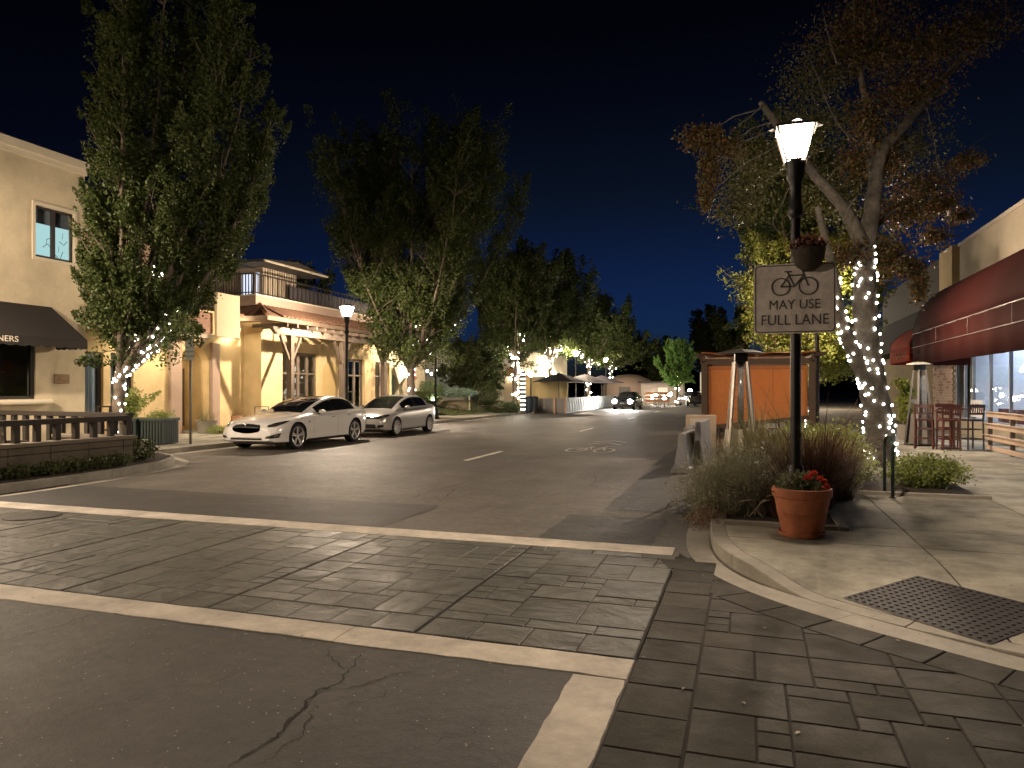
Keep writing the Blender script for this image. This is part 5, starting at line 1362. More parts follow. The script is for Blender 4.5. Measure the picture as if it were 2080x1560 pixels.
for k, (y, z) in enumerate(((25.9,.9),(25.9,1.4),(25.9,1.9),(25.9,2.4),(29.8,.9),(29.8,1.5))):
    MB().box(TX-1.0,TX-.6,y-.45,y+.3,z,z+.03).build('shelf', m_cream_trim, b3)
    for j in range(4): MB().lathe([(.05,0),(.06,.1),(.03,.18),(.03,.2)],8,(TX-.8,y-.35+j*.17,z+.03)).build('vase', M('vase%d'%j,[(.5,.45,.4),(.3,.2,.15),(.6,.6,.58),(.2,.25,.22)][j],.4) if k == 0 else bpy.data.materials['vase%d'%j], b3)
P = blob_pts(160,(TX-.55,24.9,1.45),(.15,.2,.22),.2,.3); mk('white_flowers', leaf_mesh('white_flowers', P, .08, aspect=.9), leafmat('white_petal',(.6,.58,.5),(.7,.7,.62),trans=.2), b3); MB().lathe([(.05,.9),(.07,1.1),(.05,1.3)],8,(TX-.55,24.9,0)).build('vase', m_cream_trim, b3)
# arched blind panel between the openings
q = MB(); q.prism_ax([(26.7,.15),(26.7,2.3)]+[(27.25-.55*math.cos(a), 2.3+.55*math.sin(a)) for a in np.linspace(0,PI,12)]+[(27.8,2.3),(27.8,.15)], TX+.003, TX+.03, 'x'); q.build('arched_panel', M('ochre_light',(.62,.45,.20),.9,var=.04,vs=3), b3)
# trellis
m_beam = M('weathered_beam', (.21,.165,.125), .8, var=.15, vs=7, stain=.25, ss=3)
m_tpost = M('trellis_post', (.12,.09,.065), .8, var=.15, vs=6)
for y in (22.75, 26.35, 29.95):
    MB().box(-16.40,-16.20,y-.10,y+.10,.14,3.66).build('trellis_post', m_tpost, b3, bevel=.01)
    for sy in (-1,1):
        q = MB(); q.bar((-16.3,y+sy*.09,2.75),(-16.3,y+sy*.62,3.62),.10,.09); q.build('knee_brace', m_tpost, b3)
q = MB(); q.prism_ax([(21.6,3.92),(30.9,3.92),(30.9,3.80),(30.75,3.66),(21.85,3.66),(21.65,3.80)], -16.38, -16.22, 'x'); q.build('trellis_beam', m_beam, b3, bevel=.008)
for k in range(15):
    y = 22.1+k*.62; q = MB(); q.bar((TX,y,4.0),(-15.95,y,4.0),.06,.13); q.build('rafter', m_tpost, b3)
# tiled skirt roof
m_tile = M('clay_tile', (.22,.12,.075), .8, var=.15, vs=6, stain=.3, ss=2)
m_eave = M('eave_board',(.24,.17,.12),.8,var=.1,vs=5)
ex, ey, xi, yi = -16.72, 21.95, TX-.25, TY+.25
q = MB(); q.add([(ex,ey,4.36),(ex,33.6,4.36),(xi,33.6,4.86),(xi,yi,4.86)],[(0,1,2,3)]); q.add([(ex,ey,4.36),(-21.5,ey,4.36),(-21.5,yi,4.86),(xi,yi,4.86)],[(3,2,1,0)]); q.build('roof_slope', m_tile, b3)
q = MB(); q.add([(ex,ey,4.20),(ex,33.6,4.20),(ex,33.6,4.36),(ex,ey,4.36)],[(0,1,2,3)]); q.add([(ex,ey,4.20),(-21.5,ey,4.20),(-21.5,ey,4.36),(ex,ey,4.36)],[(0,1,2,3)]); q.add([(ex,ey,4.20),(ex,33.6,4.20),(TX,33.6,4.20),(TX,TY,4.20),(-21.5,TY,4.20),(-21.5,ey,4.20)],[(0,1,2,3,4,5)]); q.build('eave', m_eave, b3)
q = MB(); q.tube([(ex,ey,4.39),(xi,yi,4.90)],.075,8); q.build('hip_tile', m_tile, b3)
tme = MB(); ta = []
L_ = math.hypot(.95,.47)
for k in range(7): a = PI*k/6; ta.append((.105*math.cos(a), .075*math.sin(a)))
tme.add([(0,p[0],p[1]) for p in ta]+[(L_,p[0]*.85,p[1]*.85) for p in ta], [(k,k+1,8+k,7+k) for k in range(6)]+[tuple(range(6,-1,-1))]); tme = tme.mesh('roof_tile'); tme.materials.append(m_tile)
for k in range(42):
    o = inst(tme, 'roof_tile', b3, (-16.70, 22.95+k*.25, 4.375)); o.rotation_euler = (0, -math.atan2(.47,.95), PI); o.rotation_euler = (Matrix.Rotation(PI,3,'Z') @ Matrix.Rotation(-math.atan2(.47,.95),3,'Y')).to_euler()
for k in range(14):
    o = inst(tme, 'roof_tile', b3, (-17.85-k*.25, 21.97, 4.375)); o.rotation_euler = (Matrix.Rotation(PI/2,3,'Z') @ Matrix.Rotation(-math.atan2(.5,.95),3,'Y')).to_euler()
# parapet and railing
MB().box(TX-.55,TX-.25,TY-.0,33.6,4.86,5.22).build('parapet', m_mauve, b3); MB().box(-24,TX-.56,TY,TY+.3,4.84,5.2).build('parapet', m_mauve, b3)
MB().box(TX-.60,TX-.20,TY-.05,33.65,5.22,5.27).build('coping', m_cream_trim, b3); MB().box(-24,TX-.61,TY-.05,TY+.35,5.2,5.25).build('coping', m_cream_trim, b3)
q = MB(); q.bar((TX-.4,TY+.1,6.08),(TX-.4,35,6.08),.05); q.bar((-24,TY+.1,6.08),(TX-.4,TY+.1,6.08),.05); q.bar((TX-.4,TY+.1,5.36),(TX-.4,35,5.36),.035); q.bar((-24,TY+.1,5.36),(TX-.4,TY+.1,5.36),.035); q.build('hand_rail', m_darkfr, b3)
bal = MB().box(-.012,.012,-.012,.012,5.27,6.06).mesh('baluster'); bal.materials.append(m_darkfr)
for k in range(36): inst(bal, 'baluster', b3, (TX-.4-.13*k, TY+.1, 0))
for k in range(42): inst(bal, 'baluster', b3, (TX-.4, TY+.1+.28*k, 0))
MB().box(TX-.45,TX-.35,TY+.05,TY+.15,5.27,6.1).build('rail_post', m_darkfr, b3)
MB().box(TX-.9,TX-.86,25.6,33.5,5.25,6.0).build('privacy_board', M('dark_board',(.05,.045,.05),.8,var=.1,vs=4), b3)
# upper storey with lit door
MB().box(-24,-18.75,24.3,26.6,4.9,6.75).build('upper_storey', M('board_tan',(.20,.155,.11),.85,var=.12,vs=4), b3)
for k in range(14): MB().box(-18.748,-18.725,24.35+k*.16,24.37+k*.16,5.0,6.6).build('batten', m_cream_trim, b3)
q = MB().box(-19.75,-18.9,24.27,24.298,5.25,6.4).build('lit_door', E('lit_curtain',(.72,.80,1.0),.9), b3)
for k in range(6): MB().box(-19.72+k*.15,-19.67+k*.15,24.24,24.268,5.26,6.38).build('fold', M('curtain_fold',(.5,.55,.65),.9) if k == 0 else bpy.data.materials['curtain_fold'], q)
q = MB(); q.prism_ax([(23.2,6.62),(23.2,6.72),(25.4,6.95),(27.6,6.72),(27.6,6.62)], -24.5, -17.85, 'x'); q.build('upper_roof', M('shingle',(.045,.038,.032),.9,var=.15,vs=6), b3)
q = MB(); q.tube([(-17.82,23.2,6.66),(-17.82,27.6,6.66)],.05,8); q.build('gutter', m_cream_trim, b3)
MB().box(-30,TX-.55,TY+.31,33,4.2,4.85).build('flat_roof', m_pat, b3)
# ---- pale stair building beyond
b4 = thing('stair_building', 'pale building with outside stair behind the flag', 'building', (0,0,0))
holed('wall', m_cream, b4, 'x', -18.2, -18.5, 33.05, 38.5, .1, 4.4, [(34.2,35.2,.2,2.4),(36.3,37.6,1.0,2.3)])
MB().box(-18.6,-18.5,33.05,38.5,.1,4.4).build('room_wall', M('blue_room',(.25,.35,.4),.8), b4)
q = MB(); q.bar((-17.3,33.2,2.3),(-17.3,36.0,3.9),.06,.9); q.build('stair_wall', m_cream_trim, b4); MB().box(-24,-18.2,33.1,38.5,4.4,4.55).build('roof', m_pat, b4)
fl = thing('flag', 'red and white striped flag hanging on a short pole', 'flag', (-17.35, 34.6, 2.15))
q = MB(); q.tube([(-.45,0,.35),(.25,0,.85)],.015,6); q.build('pole', m_steel, fl)
for k in range(7):
    q = MB(); q.grid([[(.02+k*.055-(.03*math.sin(j)), .02*math.sin(j*1.3), .72+.02*k-.12*j), (.02+(k+1)*.055-(.03*math.sin(j)), .02*math.sin(j*1.3+.5), .735+.02*k-.12*j)] for j in range(8)]); q.build('stripe', M('flag_red',(.45,.03,.03),.8) if k == 0 else (bpy.data.materials['flag_red'] if k % 2 == 0 else (M('flag_white',(.65,.63,.6),.8) if k == 1 else bpy.data.materials['flag_white'])), fl)
q = MB(); q.box(-17.62,-17.4,33.8,34.0,2.45,2.9); tag(q.build('teal_banner', E('teal_glow',(.1,.55,.45),.8)), 'small teal banner near the flag, glowing by itself', 'sign')  # banner given a glow of its own, no lamp in it

# ================================================================== TERRACE ON THE LEFT BULB
m_tim = M('dark_timber', (.022,.016,.012), .7, var=.2, vs=8)
m_block = M('planter_block', (.12,.098,.075), .9, var=.12, vs=6, stain=.35, ss=2.5, bump=.4, bs=40)
pw = thing('planter_wall', 'low block wall of the terrace bulb on the left', 'wall', (0,0,0))
MB().box(-12.08,-11.90,5.6,11.28,.1,.60).build('core', m_joint, pw)
y = 5.6
while y < 11.2:
    st = min(.78, 11.3-y)
    for z0, z1 in ((.1,.50),(.51,.635)): MB().box(-12.09,-11.86,y+.004,y+st-.004,z0,z1).build('block', m_block, pw, bevel=.008)
    y += st
MB().box(-12.14,-11.80,5.5,11.36,.64,.71).build('cap', M('cap_stone',(.17,.145,.115),.85,var=.1,vs=6), pw, bevel=.012)
for k in range(3): MB().box(-13.75+k*.55+.004,-13.2+k*.55-.004,11.10,11.30,.1,.635).build('block', m_block, pw, bevel=.008)
MB().box(-13.8,-12.15,11.06,11.36,.64,.71).build('cap', M('cap_stone2',(.17,.145,.115),.85,var=.1,vs=6), pw, bevel=.012)
def rail_fence(label, pts, z0, z1, n, nm='terrace_fence'):
    f = thing(nm, label, 'fence', (0,0,0)); a, c = Vector(pts[0]), Vector(pts[1])
    q = MB(); q.bar((a.x,a.y,z1),(c.x,c.y,z1),.16,.10); q.build('top_rail', m_tim, f, bevel=.012)
    for k in range(n):
        p = a.lerp(c, (k+.15)/(n-.7)); q = MB(); q.box(p.x-.05,p.x+.05,p.y-.05,p.y+.05,z0,z1-.05); q.build('post', m_tim, f, bevel=.006)
    return f
rail_fence('dark timber rail fence on top of the terrace wall', ((-11.97,5.8),(-11.97,11.3)), .71, 1.06, 15)
rail_fence('dark timber fence closing the far end of the terrace', ((-16.9,12.0),(-12.2,11.55)), .14, 1.10, 12)
# small cafe set on the terrace
for lab, x, y, rz in (('dark cafe chair behind the terrace fence nearest the corner', -14.6,9.9,.3), ('dark cafe chair behind the terrace fence by the far rail', -14.2,10.6,2.6)): chair(lab, (x,y,.14), rz, .45, .85, .4, mat=m_tim)
q = thing('cafe_table', 'small dark table behind the terrace fence', 'table', (-13.9,9.6,.14)); MB().lathe([(.35,.70),(.35,.73)],20).build('table_top', m_tim, q); MB().lathe([(.2,0),(.2,.02),(.03,.04),(.03,.7)],12).build('pedestal', m_black, q)
# tall counter by the glass shop
q = thing('menu_stand', 'dark open counter stand by the lit shop window', 'counter', (-17.3,15.9,.14)); MB().box(-.5,.5,-.25,.25,.98,1.02).build('top', m_tim, q)
for sx in (-1,1):
    for sy in (-1,1): MB().box(sx*.45-.03,sx*.45+.03,sy*.2-.03,sy*.2+.03,0,.98).build('leg', m_tim, q)
MB().box(-.42,.42,-.18,.18,.3,.34).build('shelf', m_tim, q)
for k in range(4): MB().lathe([(.07,0),(.07,.16),(.03,.2)],10,(-.28+k*.18,0,.34)).build('jar', M('jar%d'%k,[(.35,.12,.05),(.4,.2,.1),(.3,.1,.06),(.5,.4,.3)][k],.4), q)
# planting between wall and kerb
for k in range(9):
    y = 6.6+k*.52; shrub('groundcover_plant', 'low dark groundcover under the terrace wall, clump %s' % ['at the left frame edge','next to the left edge','third from the left','fourth from the left','in the middle','right of the middle','third from the wall end','second from the wall end','at the wall end'][k], 'groundcover', (-11.62+rnd.uniform(-.05,.05), y, .13), (.26,.32,.16), 420, .06, m_leafD)
MB_ = MB(); MB_.prism([(-11.85,5.8),(-11.3,7.8),(-11.28,9.2),(-11.4,10.5),(-11.75,11.9),(-12.3,12.75),(-13.2,13.3),(-13.8,13.2),(-13.8,11.3),(-11.85,11.3)], .1, .155); struct(MB_.build('left_bed', m_soil), 'soil of the left bulb')
shrub('shrub', 'small dark green shrub at the end of the terrace wall', 'shrub', (-12.25,11.85,.14), (.42,.35,.28), 1400, .06, m_leafD)
# path light on a stake
q = thing('path_light', 'small white spotlight on a stake at the bed edge', 'spotlight', (-12.9,12.6,.15)); MB().tube([(0,0,0),(0,0,.22)],.012,6).build('stake', m_steel, q); MB().box(-.07,.07,-.05,.05,.22,.36).build('head', M('white_plastic',(.6,.6,.56),.4), q, bevel=.01)
# green slatted planters
m_grn = M('planter_green', (.018,.030,.026), .5, var=.1, vs=8)
def slat_planter(label, x, y, rz):
    t = thing('slatted_planter', label, 'planter', (x,y,.14), rz, 'green slatted planters by the parking sign'); h = .33
    MB().box(-h+.03,h-.03,-h+.03,h-.03,.03,.66).build('liner', m_black, t)
    for k in range(8):
        u = -h+.03+k*(2*h-.06)/7
        for a in range(4):
            o = MB().box(u-.028,u+.028,-h-.012,-h+.012,.02,.64).build('slat', m_grn, t); o.rotation_euler = (0,0,a*PI/2)
    MB().box(-h-.04,h+.04,-h-.04,h+.04,.64,.72).build('rim', m_grn, t, bevel=.01)
    return t
slat_planter('left green slatted planter with leafy bush', -16.0, 15.2, R(12)); slat_planter('right green slatted planter in front of the arch', -15.28, 15.45, R(12))
q = thing('planter_bush', 'feathery green bush growing from the left slatted planter', 'bush', (-16.0,15.2,.84)); P = np.concatenate([blob_pts(1500,(-.05,0,.42),(.42,.4,.48),.2,.4,zmin=.0), plume_pts(250,(.1,0,.3),(.9,.1,.75),.16)]); mk('foliage', leaf_mesh('foliage', P, .075*rng.uniform(.6,1.3,len(P))), m_leafS, q); MB().tube([(0,0,-.1),(0,0,.5)],.015,5).build('stem', m_bark, q)
q = thing('planter_bush', 'low trailing plants in the right slatted planter', 'bush', (-15.28,15.45,.84)); P = blob_pts(900,(0,0,.06),(.42,.4,.2),.2,.5,zmin=-.15); mk('foliage', leaf_mesh('foliage', P, .055), m_leafS, q); b = MB(); b.tube([(0,0,-.05),(.02,0,.15)],.01,5); b.build('stem', m_bark, q)
# parking sign
ps = thing('parking_sign', 'small parking time sign on a thin post left of the white car', 'road sign', (-14.46,15.69,.14))
MB().tube([(0,0,0),(0,0,2.35)],.032,8).build('post', M('sign_post',(.20,.18,.15),.6,.4), ps, smooth=True)
pm = M('sign_pale', (.45,.46,.42), .45); MB().box(-.15,.15,-.035,-.03,2.30,2.88).build('plate', pm, ps, bevel=.002)
gm = M('sign_green', (.02,.12,.07), .5)
for txt, z, s_ in (('30',2.78,.13),('MINUTE',2.64,.085),('PARKING',2.53,.075),('7AM-6PM',2.40,.075)): text_obj(txt, s_, gm, ps, face_south(0,-.037,z), .001)
# long pink planter at the ochre wall
q = thing('wall_planter', 'long pinkish planter box with thin plants against the ochre wall', 'planter', (-18.75,22.15,.14)); MB().box(-.85,.85,-.25,.25,.06,.50).build('box', M('pink_box',(.40,.22,.15),.8,var=.08,vs=5), q, bevel=.01); MB().box(-.6,-.45,-.2,.2,0,.06).build('foot', m_black, q); MB().box(.45,.6,-.2,.2,0,.06).build('foot', m_black, q); grass('thin_plants', m_dgrass, q, 0, 0, .48, 260, .7, .45, .006, .4, .8)
q = thing('wall_planter', 'concrete planter with thin plants under the arch', 'planter', (-17.75,20.0,.14)); MB().lathe([(.3,0),(.36,.4),(.38,.42),(.33,.42),(.3,.36)],18).build('bowl', m_conc, q, smooth=40); grass('thin_plants', m_dgrass, q, 0, 0, .4, 120, .28, .5, .008, .4, 1.0)
shrub('shrub', 'low clipped green mound on the sidewalk beside the parking sign', 'shrub', (-16.9,19.6,.14), (.5,.35,.17), 1500, .04, m_leafS)
q = thing('a_frame', 'thin metal easel frame by the ochre wall', 'stand', (-17.1,22.1,.14))
for a, c in (((-.3,0,0),(-.3,0,.85)),((.3,0,0),(.3,0,.85)),((-.3,0,.85),(.3,0,.85))): q2 = MB(); q2.bar(a,c,.025); q2.build('bar', m_tpost, q)
MB().box(-.26,.26,-.01,.01,.35,.75).build('board', m_cream_trim, q)

# ================================================================== STREET TREES ON THE LEFT
B1 = (-14.6, 13.5, .14)
t1, s1 = make_tree('street_tree', 'tall upswept street tree with lit trunk left of the white car', B1, 13.5, 1.9, 2.4, 20, 330000, .088, m_leafT, .17, seed=21, low=.6, crown_off=(1.3,.8), narrow=.75)
fairy('fairy_lights', 'fairy lights wound round the forked trunk of the tall left tree', B1, s1, 230, .025, seed=4)
B2 = (-14.7, 29.6, .14)
t2, s2 = make_tree('street_tree', 'broad tall street tree with lit trunk behind the second car', B2, 14.0, 2.6, 4.7, 24, 340000, .122, m_leafT, .22, seed=33, low=1.1, crown_off=(.5,.3), narrow=.42)
fairy('fairy_lights', 'fairy lights on the trunk behind the second parked car', B2, s2, 110, .034, seed=6)

# ================================================================== CARS
from mathutils.bvhtree import BVHTree
m_tyre = M('tyre', (.012,.012,.012), .85, bump=.3, bs=60)
m_rim = M('alloy', (.70,.68,.66), .35, .6)
m_cglass = M('car_glass', (.012,.013,.014), .04, .0, coat=1.0)
m_trim = M('black_trim', (.010,.010,.010), .35)
m_chrome = M('chrome', (.75,.74,.72), .12, 1.0)
m_hl = M('headlamp_dark', (.05,.048,.045), .08, .3, coat=1.0)
m_hl2 = M('headlamp_clear', (.42,.40,.37), .10, .5, coat=1.0)
m_orange = M('indicator', (.45,.16,.03), .3, coat=.5)
def paint(name, col, rough=.22): return M(name, col, rough, .0, coat=1.0, var=.01, vs=2)
def smooth_interp(xs, ys, x, win=.16):
    "piecewise linear curve blurred a little, so lofts come out soft"
    o = np.linspace(-win, win, 9); w = np.hanning(11)[1:-1]; w = w/w.sum()
    x = np.asarray(x, float); return sum(wi*np.interp(x+oi, xs, ys) for wi, oi in zip(w, o))
def decal(bvh, poly, origin, U, V, D, mat, name, parent, step=.03, off=.006, thick=0.0):
    "piece of surface lying on the bodywork: outline given in the plane (U,V) and projected along D"
    xs_ = [p[0] for p in poly]; ys_ = [p[1] for p in poly]; V_ = []; F_ = []; idx = {}
    nx = max(1, math.ceil((max(xs_)-min(xs_))/step)); ny = max(1, math.ceil((max(ys_)-min(ys_))/step))
    X = np.linspace(min(xs_), max(xs_), nx+1); Y = np.linspace(min(ys_), max(ys_), ny+1)
    def vid(p):
        k = (round(p[0],4), round(p[1],4))
        if k in idx: return idx[k]
        o = origin + U*p[0] + V*p[1]; h = bvh.ray_cast(o, D)
        if h[0] is None: idx[k] = None; return None
        n_ = h[1] if h[1].dot(D) < 0 else -h[1]
        idx[k] = len(V_); V_.append(h[0] + n_*off); return idx[k]
    for i in range(nx):
        for j in range(ny):
            pl = clip(poly, X[i], X[i+1], Y[j], Y[j+1])
            if len(pl) >= 3 and parea(pl) > 1e-7:
                f = []
                for p in pl:
                    v = vid(p)
                    if v is None: f = None; break
                    if v not in f: f.append(v)
                if f and len(f) >= 3: F_.append(tuple(f))
    if not F_: return None
    b = MB(); b.v = [tuple(v) for v in V_]; b.f = F_
    return b.build(name, mat, parent, smooth=True)
def wheel(parent, x, y, r, style, wmesh):
    side = 1 if x > 0 else -1
    w = bpy.data.objects.new('wheel', None); COL.objects.link(w); w.parent = parent; w.location = (x, y, r); w.rotation_euler = (0,0,0 if side > 0 else PI)
    inst(wmesh[0], 'tyre', w, (0,0,0)); inst(wmesh[1], 'rim', w, (0,0,0)); inst(wmesh[2], 'brake_disc', w, (0,0,0))
    return w
def wheel_meshes(r, rr, style):
    def spin(prof, n):   # prof: (x, radius)
        b = MB(); vs = []; fs = []
        for i, (x, q) in enumerate(prof):
            for k in range(n): a = 2*PI*k/n; vs.append((x, q*math.cos(a), q*math.sin(a)))
        for i in range(len(prof)-1):
            for k in range(n): fs.append((i*n+k, i*n+(k+1)%n, (i+1)*n+(k+1)%n, (i+1)*n+k))
        return b.add(vs, fs)
    t = spin([(-.11,rr),(-.12,rr+.02),(-.12,r-.03),(-.10,r),(.10,r),(.12,r-.03),(.12,rr+.02),(.10,rr)], 36).mesh('tyre'); t.materials.append(m_tyre)
    b = spin([(.10,rr+.005),(.115,rr),(.105,rr-.022),(.04,rr-.03),(-.08,rr-.03)], 36)
    def spoke(a, w0, w1, tilt=0):
        ca, sa = math.cos(a), math.sin(a); cb, sb = math.cos(a+tilt), math.sin(a+tilt)
        p0 = Vector((.085, .05*ca, .05*sa)); p1 = Vector((.100, (rr-.015)*cb, (rr-.015)*sb)); tn = Vector((0,-sa,ca))
        b.hexa([p0-tn*w0+Vector((-.03,0,0)), p0+tn*w0+Vector((-.03,0,0)), p1+tn*w1+Vector((-.03,0,0)), p1-tn*w1+Vector((-.03,0,0)), p0-tn*w0, p0+tn*w0, p1+tn*w1, p1-tn*w1])
    if style == 5:
        for k in range(5):
            a = 2*PI*k/5+.3; spoke(a-.16, .014, .017, .04); spoke(a+.16, .014, .017, -.04)
    else:
        for k in range(9): spoke(2*PI*k/9, .02, .026)
    b.cyl((.05,0,0), .055, .045, 14, 'x')
    me = b.mesh('rim'); me.materials.append(m_rim)
    d = spin([(.0,.001),(.02,.001),(.02,rr-.04),(.0,rr-.04)], 24).mesh('brake_disc'); d.materials.append(m_trim)
    bm = bmesh.new()
    for m_ in (t, me, d): bm.from_mesh(m_); bmesh.ops.recalc_face_normals(bm, faces=bm.faces); bm.to_mesh(m_); bm.clear()
    bm.free()
    t.polygons.foreach_set('use_smooth', np.ones(len(t.polygons), bool))
    return t, me, d
def make_car(name, label, S, loc_, rz, pmat, group=None):
    t = thing(name, label, 'car', loc_, rz, group)
    ys_, w_, zt_, zs_, zb_ = (np.array(S[k]) for k in ('y','w','zt','zs','zb'))
    N_ = 64; YY = np.interp(np.linspace(0,1,N_), np.linspace(0,1,len(ys_)), ys_)
    si = lambda a: smooth_interp(ys_, a, YY, S.get('blur',.14))
    W_, ZT, ZS, ZB = si(w_), si(zt_), si(zs_), si(zb_)
    W_[0] = w_[0]; W_[-1] = w_[-1]
    rows = []
    for k in range(N_):
        w, zt, zs, zb = W_[k], ZT[k], ZS[k], ZB[k]; zm = zb+(zs-zb)*.55
        half = [(0,zb),(w*.70,zb),(w*.94,zb+.015),(w*.975,zb+.08),(w*.985,zb+(zs-zb)*.32),(w,zm),(w*.992,zb+(zs-zb)*.74),(w*.965,zs-.05),(w*.915,zs+.0),(w*.80,zs+(zt-zs)*.55),(w*.5,zt-(zt-zs)*.12),(0,zt)]
        c = catmull([Vector((a,b_)) for a, b_ in half], 3)
        ring = [(p.x, p.y) for p in c]; ring = ring + [(-x,z) for x, z in ring[-2:0:-1]]
        rows.append([(x, YY[k], z) for x, z in ring])
    nr = len(rows[0]); b = MB()
    b.add([p for r_ in rows for p in r_], [(i*nr+j, i*nr+(j+1)%nr, (i+1)*nr+(j+1)%nr, (i+1)*nr+j) for i in range(N_-1) for j in range(nr)] + [tuple(range(nr)), tuple(range((N_-1)*nr+nr-1, (N_-1)*nr-1, -1))])
    body = b.build('body', pmat, t, smooth=40)
    r_ = S['r']; cut = []
    for ya in S['axles']:
        c = MB(); c.cyl((-1.5,ya,r_+.01), r_+.045, 3.0, 36, 'x'); c = c.build('cut', m_trim, t); cut.append(c)
        md = body.modifiers.new('arch','BOOLEAN'); md.object = c; md.operation = 'DIFFERENCE'; md.solver = 'EXACT'
    bpy.context.view_layer.update(); sv = t.matrix_world.copy()
    me = eval_mesh(body); body.modifiers.clear(); me.materials.clear(); me.materials.append(pmat); body.data = me
    me.polygons.foreach_set('material_index', np.zeros(len(me.polygons), dtype=np.int32))
    me.polygons.foreach_set('use_smooth', np.ones(len(me.polygons), bool)); me.set_sharp_from_angle(angle=R(38))
    me.materials.append(m_trim)
    for p_ in me.polygons:
        c_ = p_.center
        for ya in S['axles']:
            if abs(math.hypot(c_.y-ya, c_.z-r_-.01) - (r_+.045)) < .012 and abs(p_.normal.x) < .35: p_.material_index = 1
    for c in cut: bpy.data.objects.remove(c)
    bm = bmesh.new(); bm.from_mesh(me); bvh = BVHTree.FromBMesh(bm); bm.free()
    # cabin
    cy_, zr, we, wb, zbl = (np.array(S[k]) for k in ('cy','zr','we','wb','zbelt')); Nc = 46
    CY = np.linspace(cy_[0], cy_[-1], Nc); ci = lambda a: smooth_interp(cy_, a, CY, .12)
    ZR, WE, WB, ZL = ci(zr), ci(we), ci(wb), ci(zbl); grid_ = []
    for k in range(Nc):
        ze = ZR[k]-.045; zl = min(ZL[k], ze-.004); a = Vector((WB[k], zl)); c = Vector((WE[k], ze))
        pts = [a + Vector((.012,-.03)), a, a.lerp(c,.10)+Vector((.010,0)), a.lerp(c,.5)+Vector((.022,0)), a.lerp(c,.90)+Vector((.010,0)), c, Vector((WE[k]*.93, ZR[k]-.022)), Vector((WE[k]*.62, ZR[k]-.006)), Vector((WE[k]*.3, ZR[k]-.001)), Vector((0, ZR[k]))]
        h = [(p.x, CY[k], p.y) for p in pts]; grid_.append(h + [(-x,y,z) for x,y,z in h[-2::-1]])
    m_ = len(grid_[0])
    def zone(sel, nm, mat, off=0.0):
        b = MB(); used = {}
        for i in range(Nc-1):
            for j in range(m_-1):
                if not sel(i, j if j < 9 else 17-j, j < 9): continue
                f = []
                for (a, c) in ((i,j),(i,j+1),(i+1,j+1),(i+1,j)):
                    if (a,c) not in used: used[(a,c)] = len(b.v); b.v.append(grid_[a][c])
                    f.append(used[(a,c)])
                b.f.append(tuple(f))
        if b.f: return b.build(nm, mat, t, smooth=30)
    y_ = lambda i: (CY[i]+CY[min(i+1,Nc-1)])/2
    f0, f1, r0, r1 = S['wind'][0], S['wind'][1], S['rear'][0], S['rear'][1]; g0, gp0, gp1, g1 = S['side']
    iswind = lambda i, j: j >= 6 and f0 < y_(i) < f1
    isrear = lambda i, j: j >= 6 and r0 < y_(i) < r1
    isfs = lambda i, j: 2 <= j < 4 and g0 < y_(i) < gp0 and ZR[i]-ZL[i] > .10
    isrs = lambda i, j: 2 <= j < 4 and gp1 < y_(i) < g1 and ZR[i]-ZL[i] > .10
    isroof = lambda i, j: S.get('darkroof') and j >= 7 and f1 <= y_(i) <= r0
    pil = lambda i, j: 2 <= j < 4 and gp0 <= y_(i) <= gp1
    zone(lambda i,j,s: not (iswind(i,j) or isrear(i,j) or isfs(i,j) or isrs(i,j) or isroof(i,j) or pil(i,j)), 'roof', pmat)
    zone(lambda i,j,s: iswind(i,j), 'windscreen', m_cglass); zone(lambda i,j,s: isrear(i,j), 'rear_window', m_cglass)
    for s_ in (True, False):
        zone(lambda i,j,s: s == s_ and isfs(i,j), 'side_window', m_cglass); zone(lambda i,j,s: s == s_ and isrs(i,j), 'side_window', m_cglass)
        zone(lambda i,j,s: s == s_ and pil(i,j), 'pillar', m_trim)
    if S.get('darkroof'): zone(lambda i,j,s: isroof(i,j), 'glass_roof', m_cglass)
    # wheels, underbody
    wm = S.setdefault('_wm', None) or wheel_meshes(r_, S['rim'], S['spokes']); S['_wm'] = wm
    for ya in S['axles']:
        for s_ in (-1,1): wheel(t, s_*(S['track']), ya, r_, S['spokes'], wm)
    MB().box(-w_.max()*.72, w_.max()*.72, ys_[0]+.35, ys_[-1]-.3, .16, .62).build('underbody', m_trim, t)
    F0 = Vector((0,-6,0)); Ux, Uz, Uy = Vector((1,0,0)), Vector((0,0,1)), Vector((0,1,0))
    for nm, mat, pl in S['front']:
        for s_ in ((1,-1) if pl[0][0] > .02 or min(p[0] for p in pl) > .02 else (1,)):
            decal(bvh, [(p[0]*s_, p[1]) for p in pl], F0, Ux, Uz, Uy, mat, nm, t, .025, .008)
    for nm, mat, pl in S['quarter']:      # wrap round the front corner: project diagonally
        for s_ in (1,-1):
            D = Vector((-s_*.72,.70,-.0)).normalized(); U = Vector((s_*.70,.72,0)).normalized()
            decal(bvh, pl, Vector((0,0,0)) - D*6, U, Uz, D, mat, nm, t, .025, .008)
    for nm, mat, pl in S['sidep']:
        for s_ in (1,-1): decal(bvh, pl, Vector((s_*4,0,0)), Uy, Uz, Vector((-s_,0,0)), mat, nm, t, .04, .007)
    # mirrors
    for s_ in (-1,1):
        mx, my, mz = S['mirror']; b = MB(); b.sphere((s_*mx,my,mz), .11, 12, 8, .62); o = b.build('mirror', pmat, t, smooth=True); o.scale = (1,1,1)
        q = MB(); q.bar((s_*(mx-.16),my+.02,mz-.05),(s_*mx,my,mz-.03),.03,.03); q.build('mirror_arm', m_trim, t)
    return t, bvh
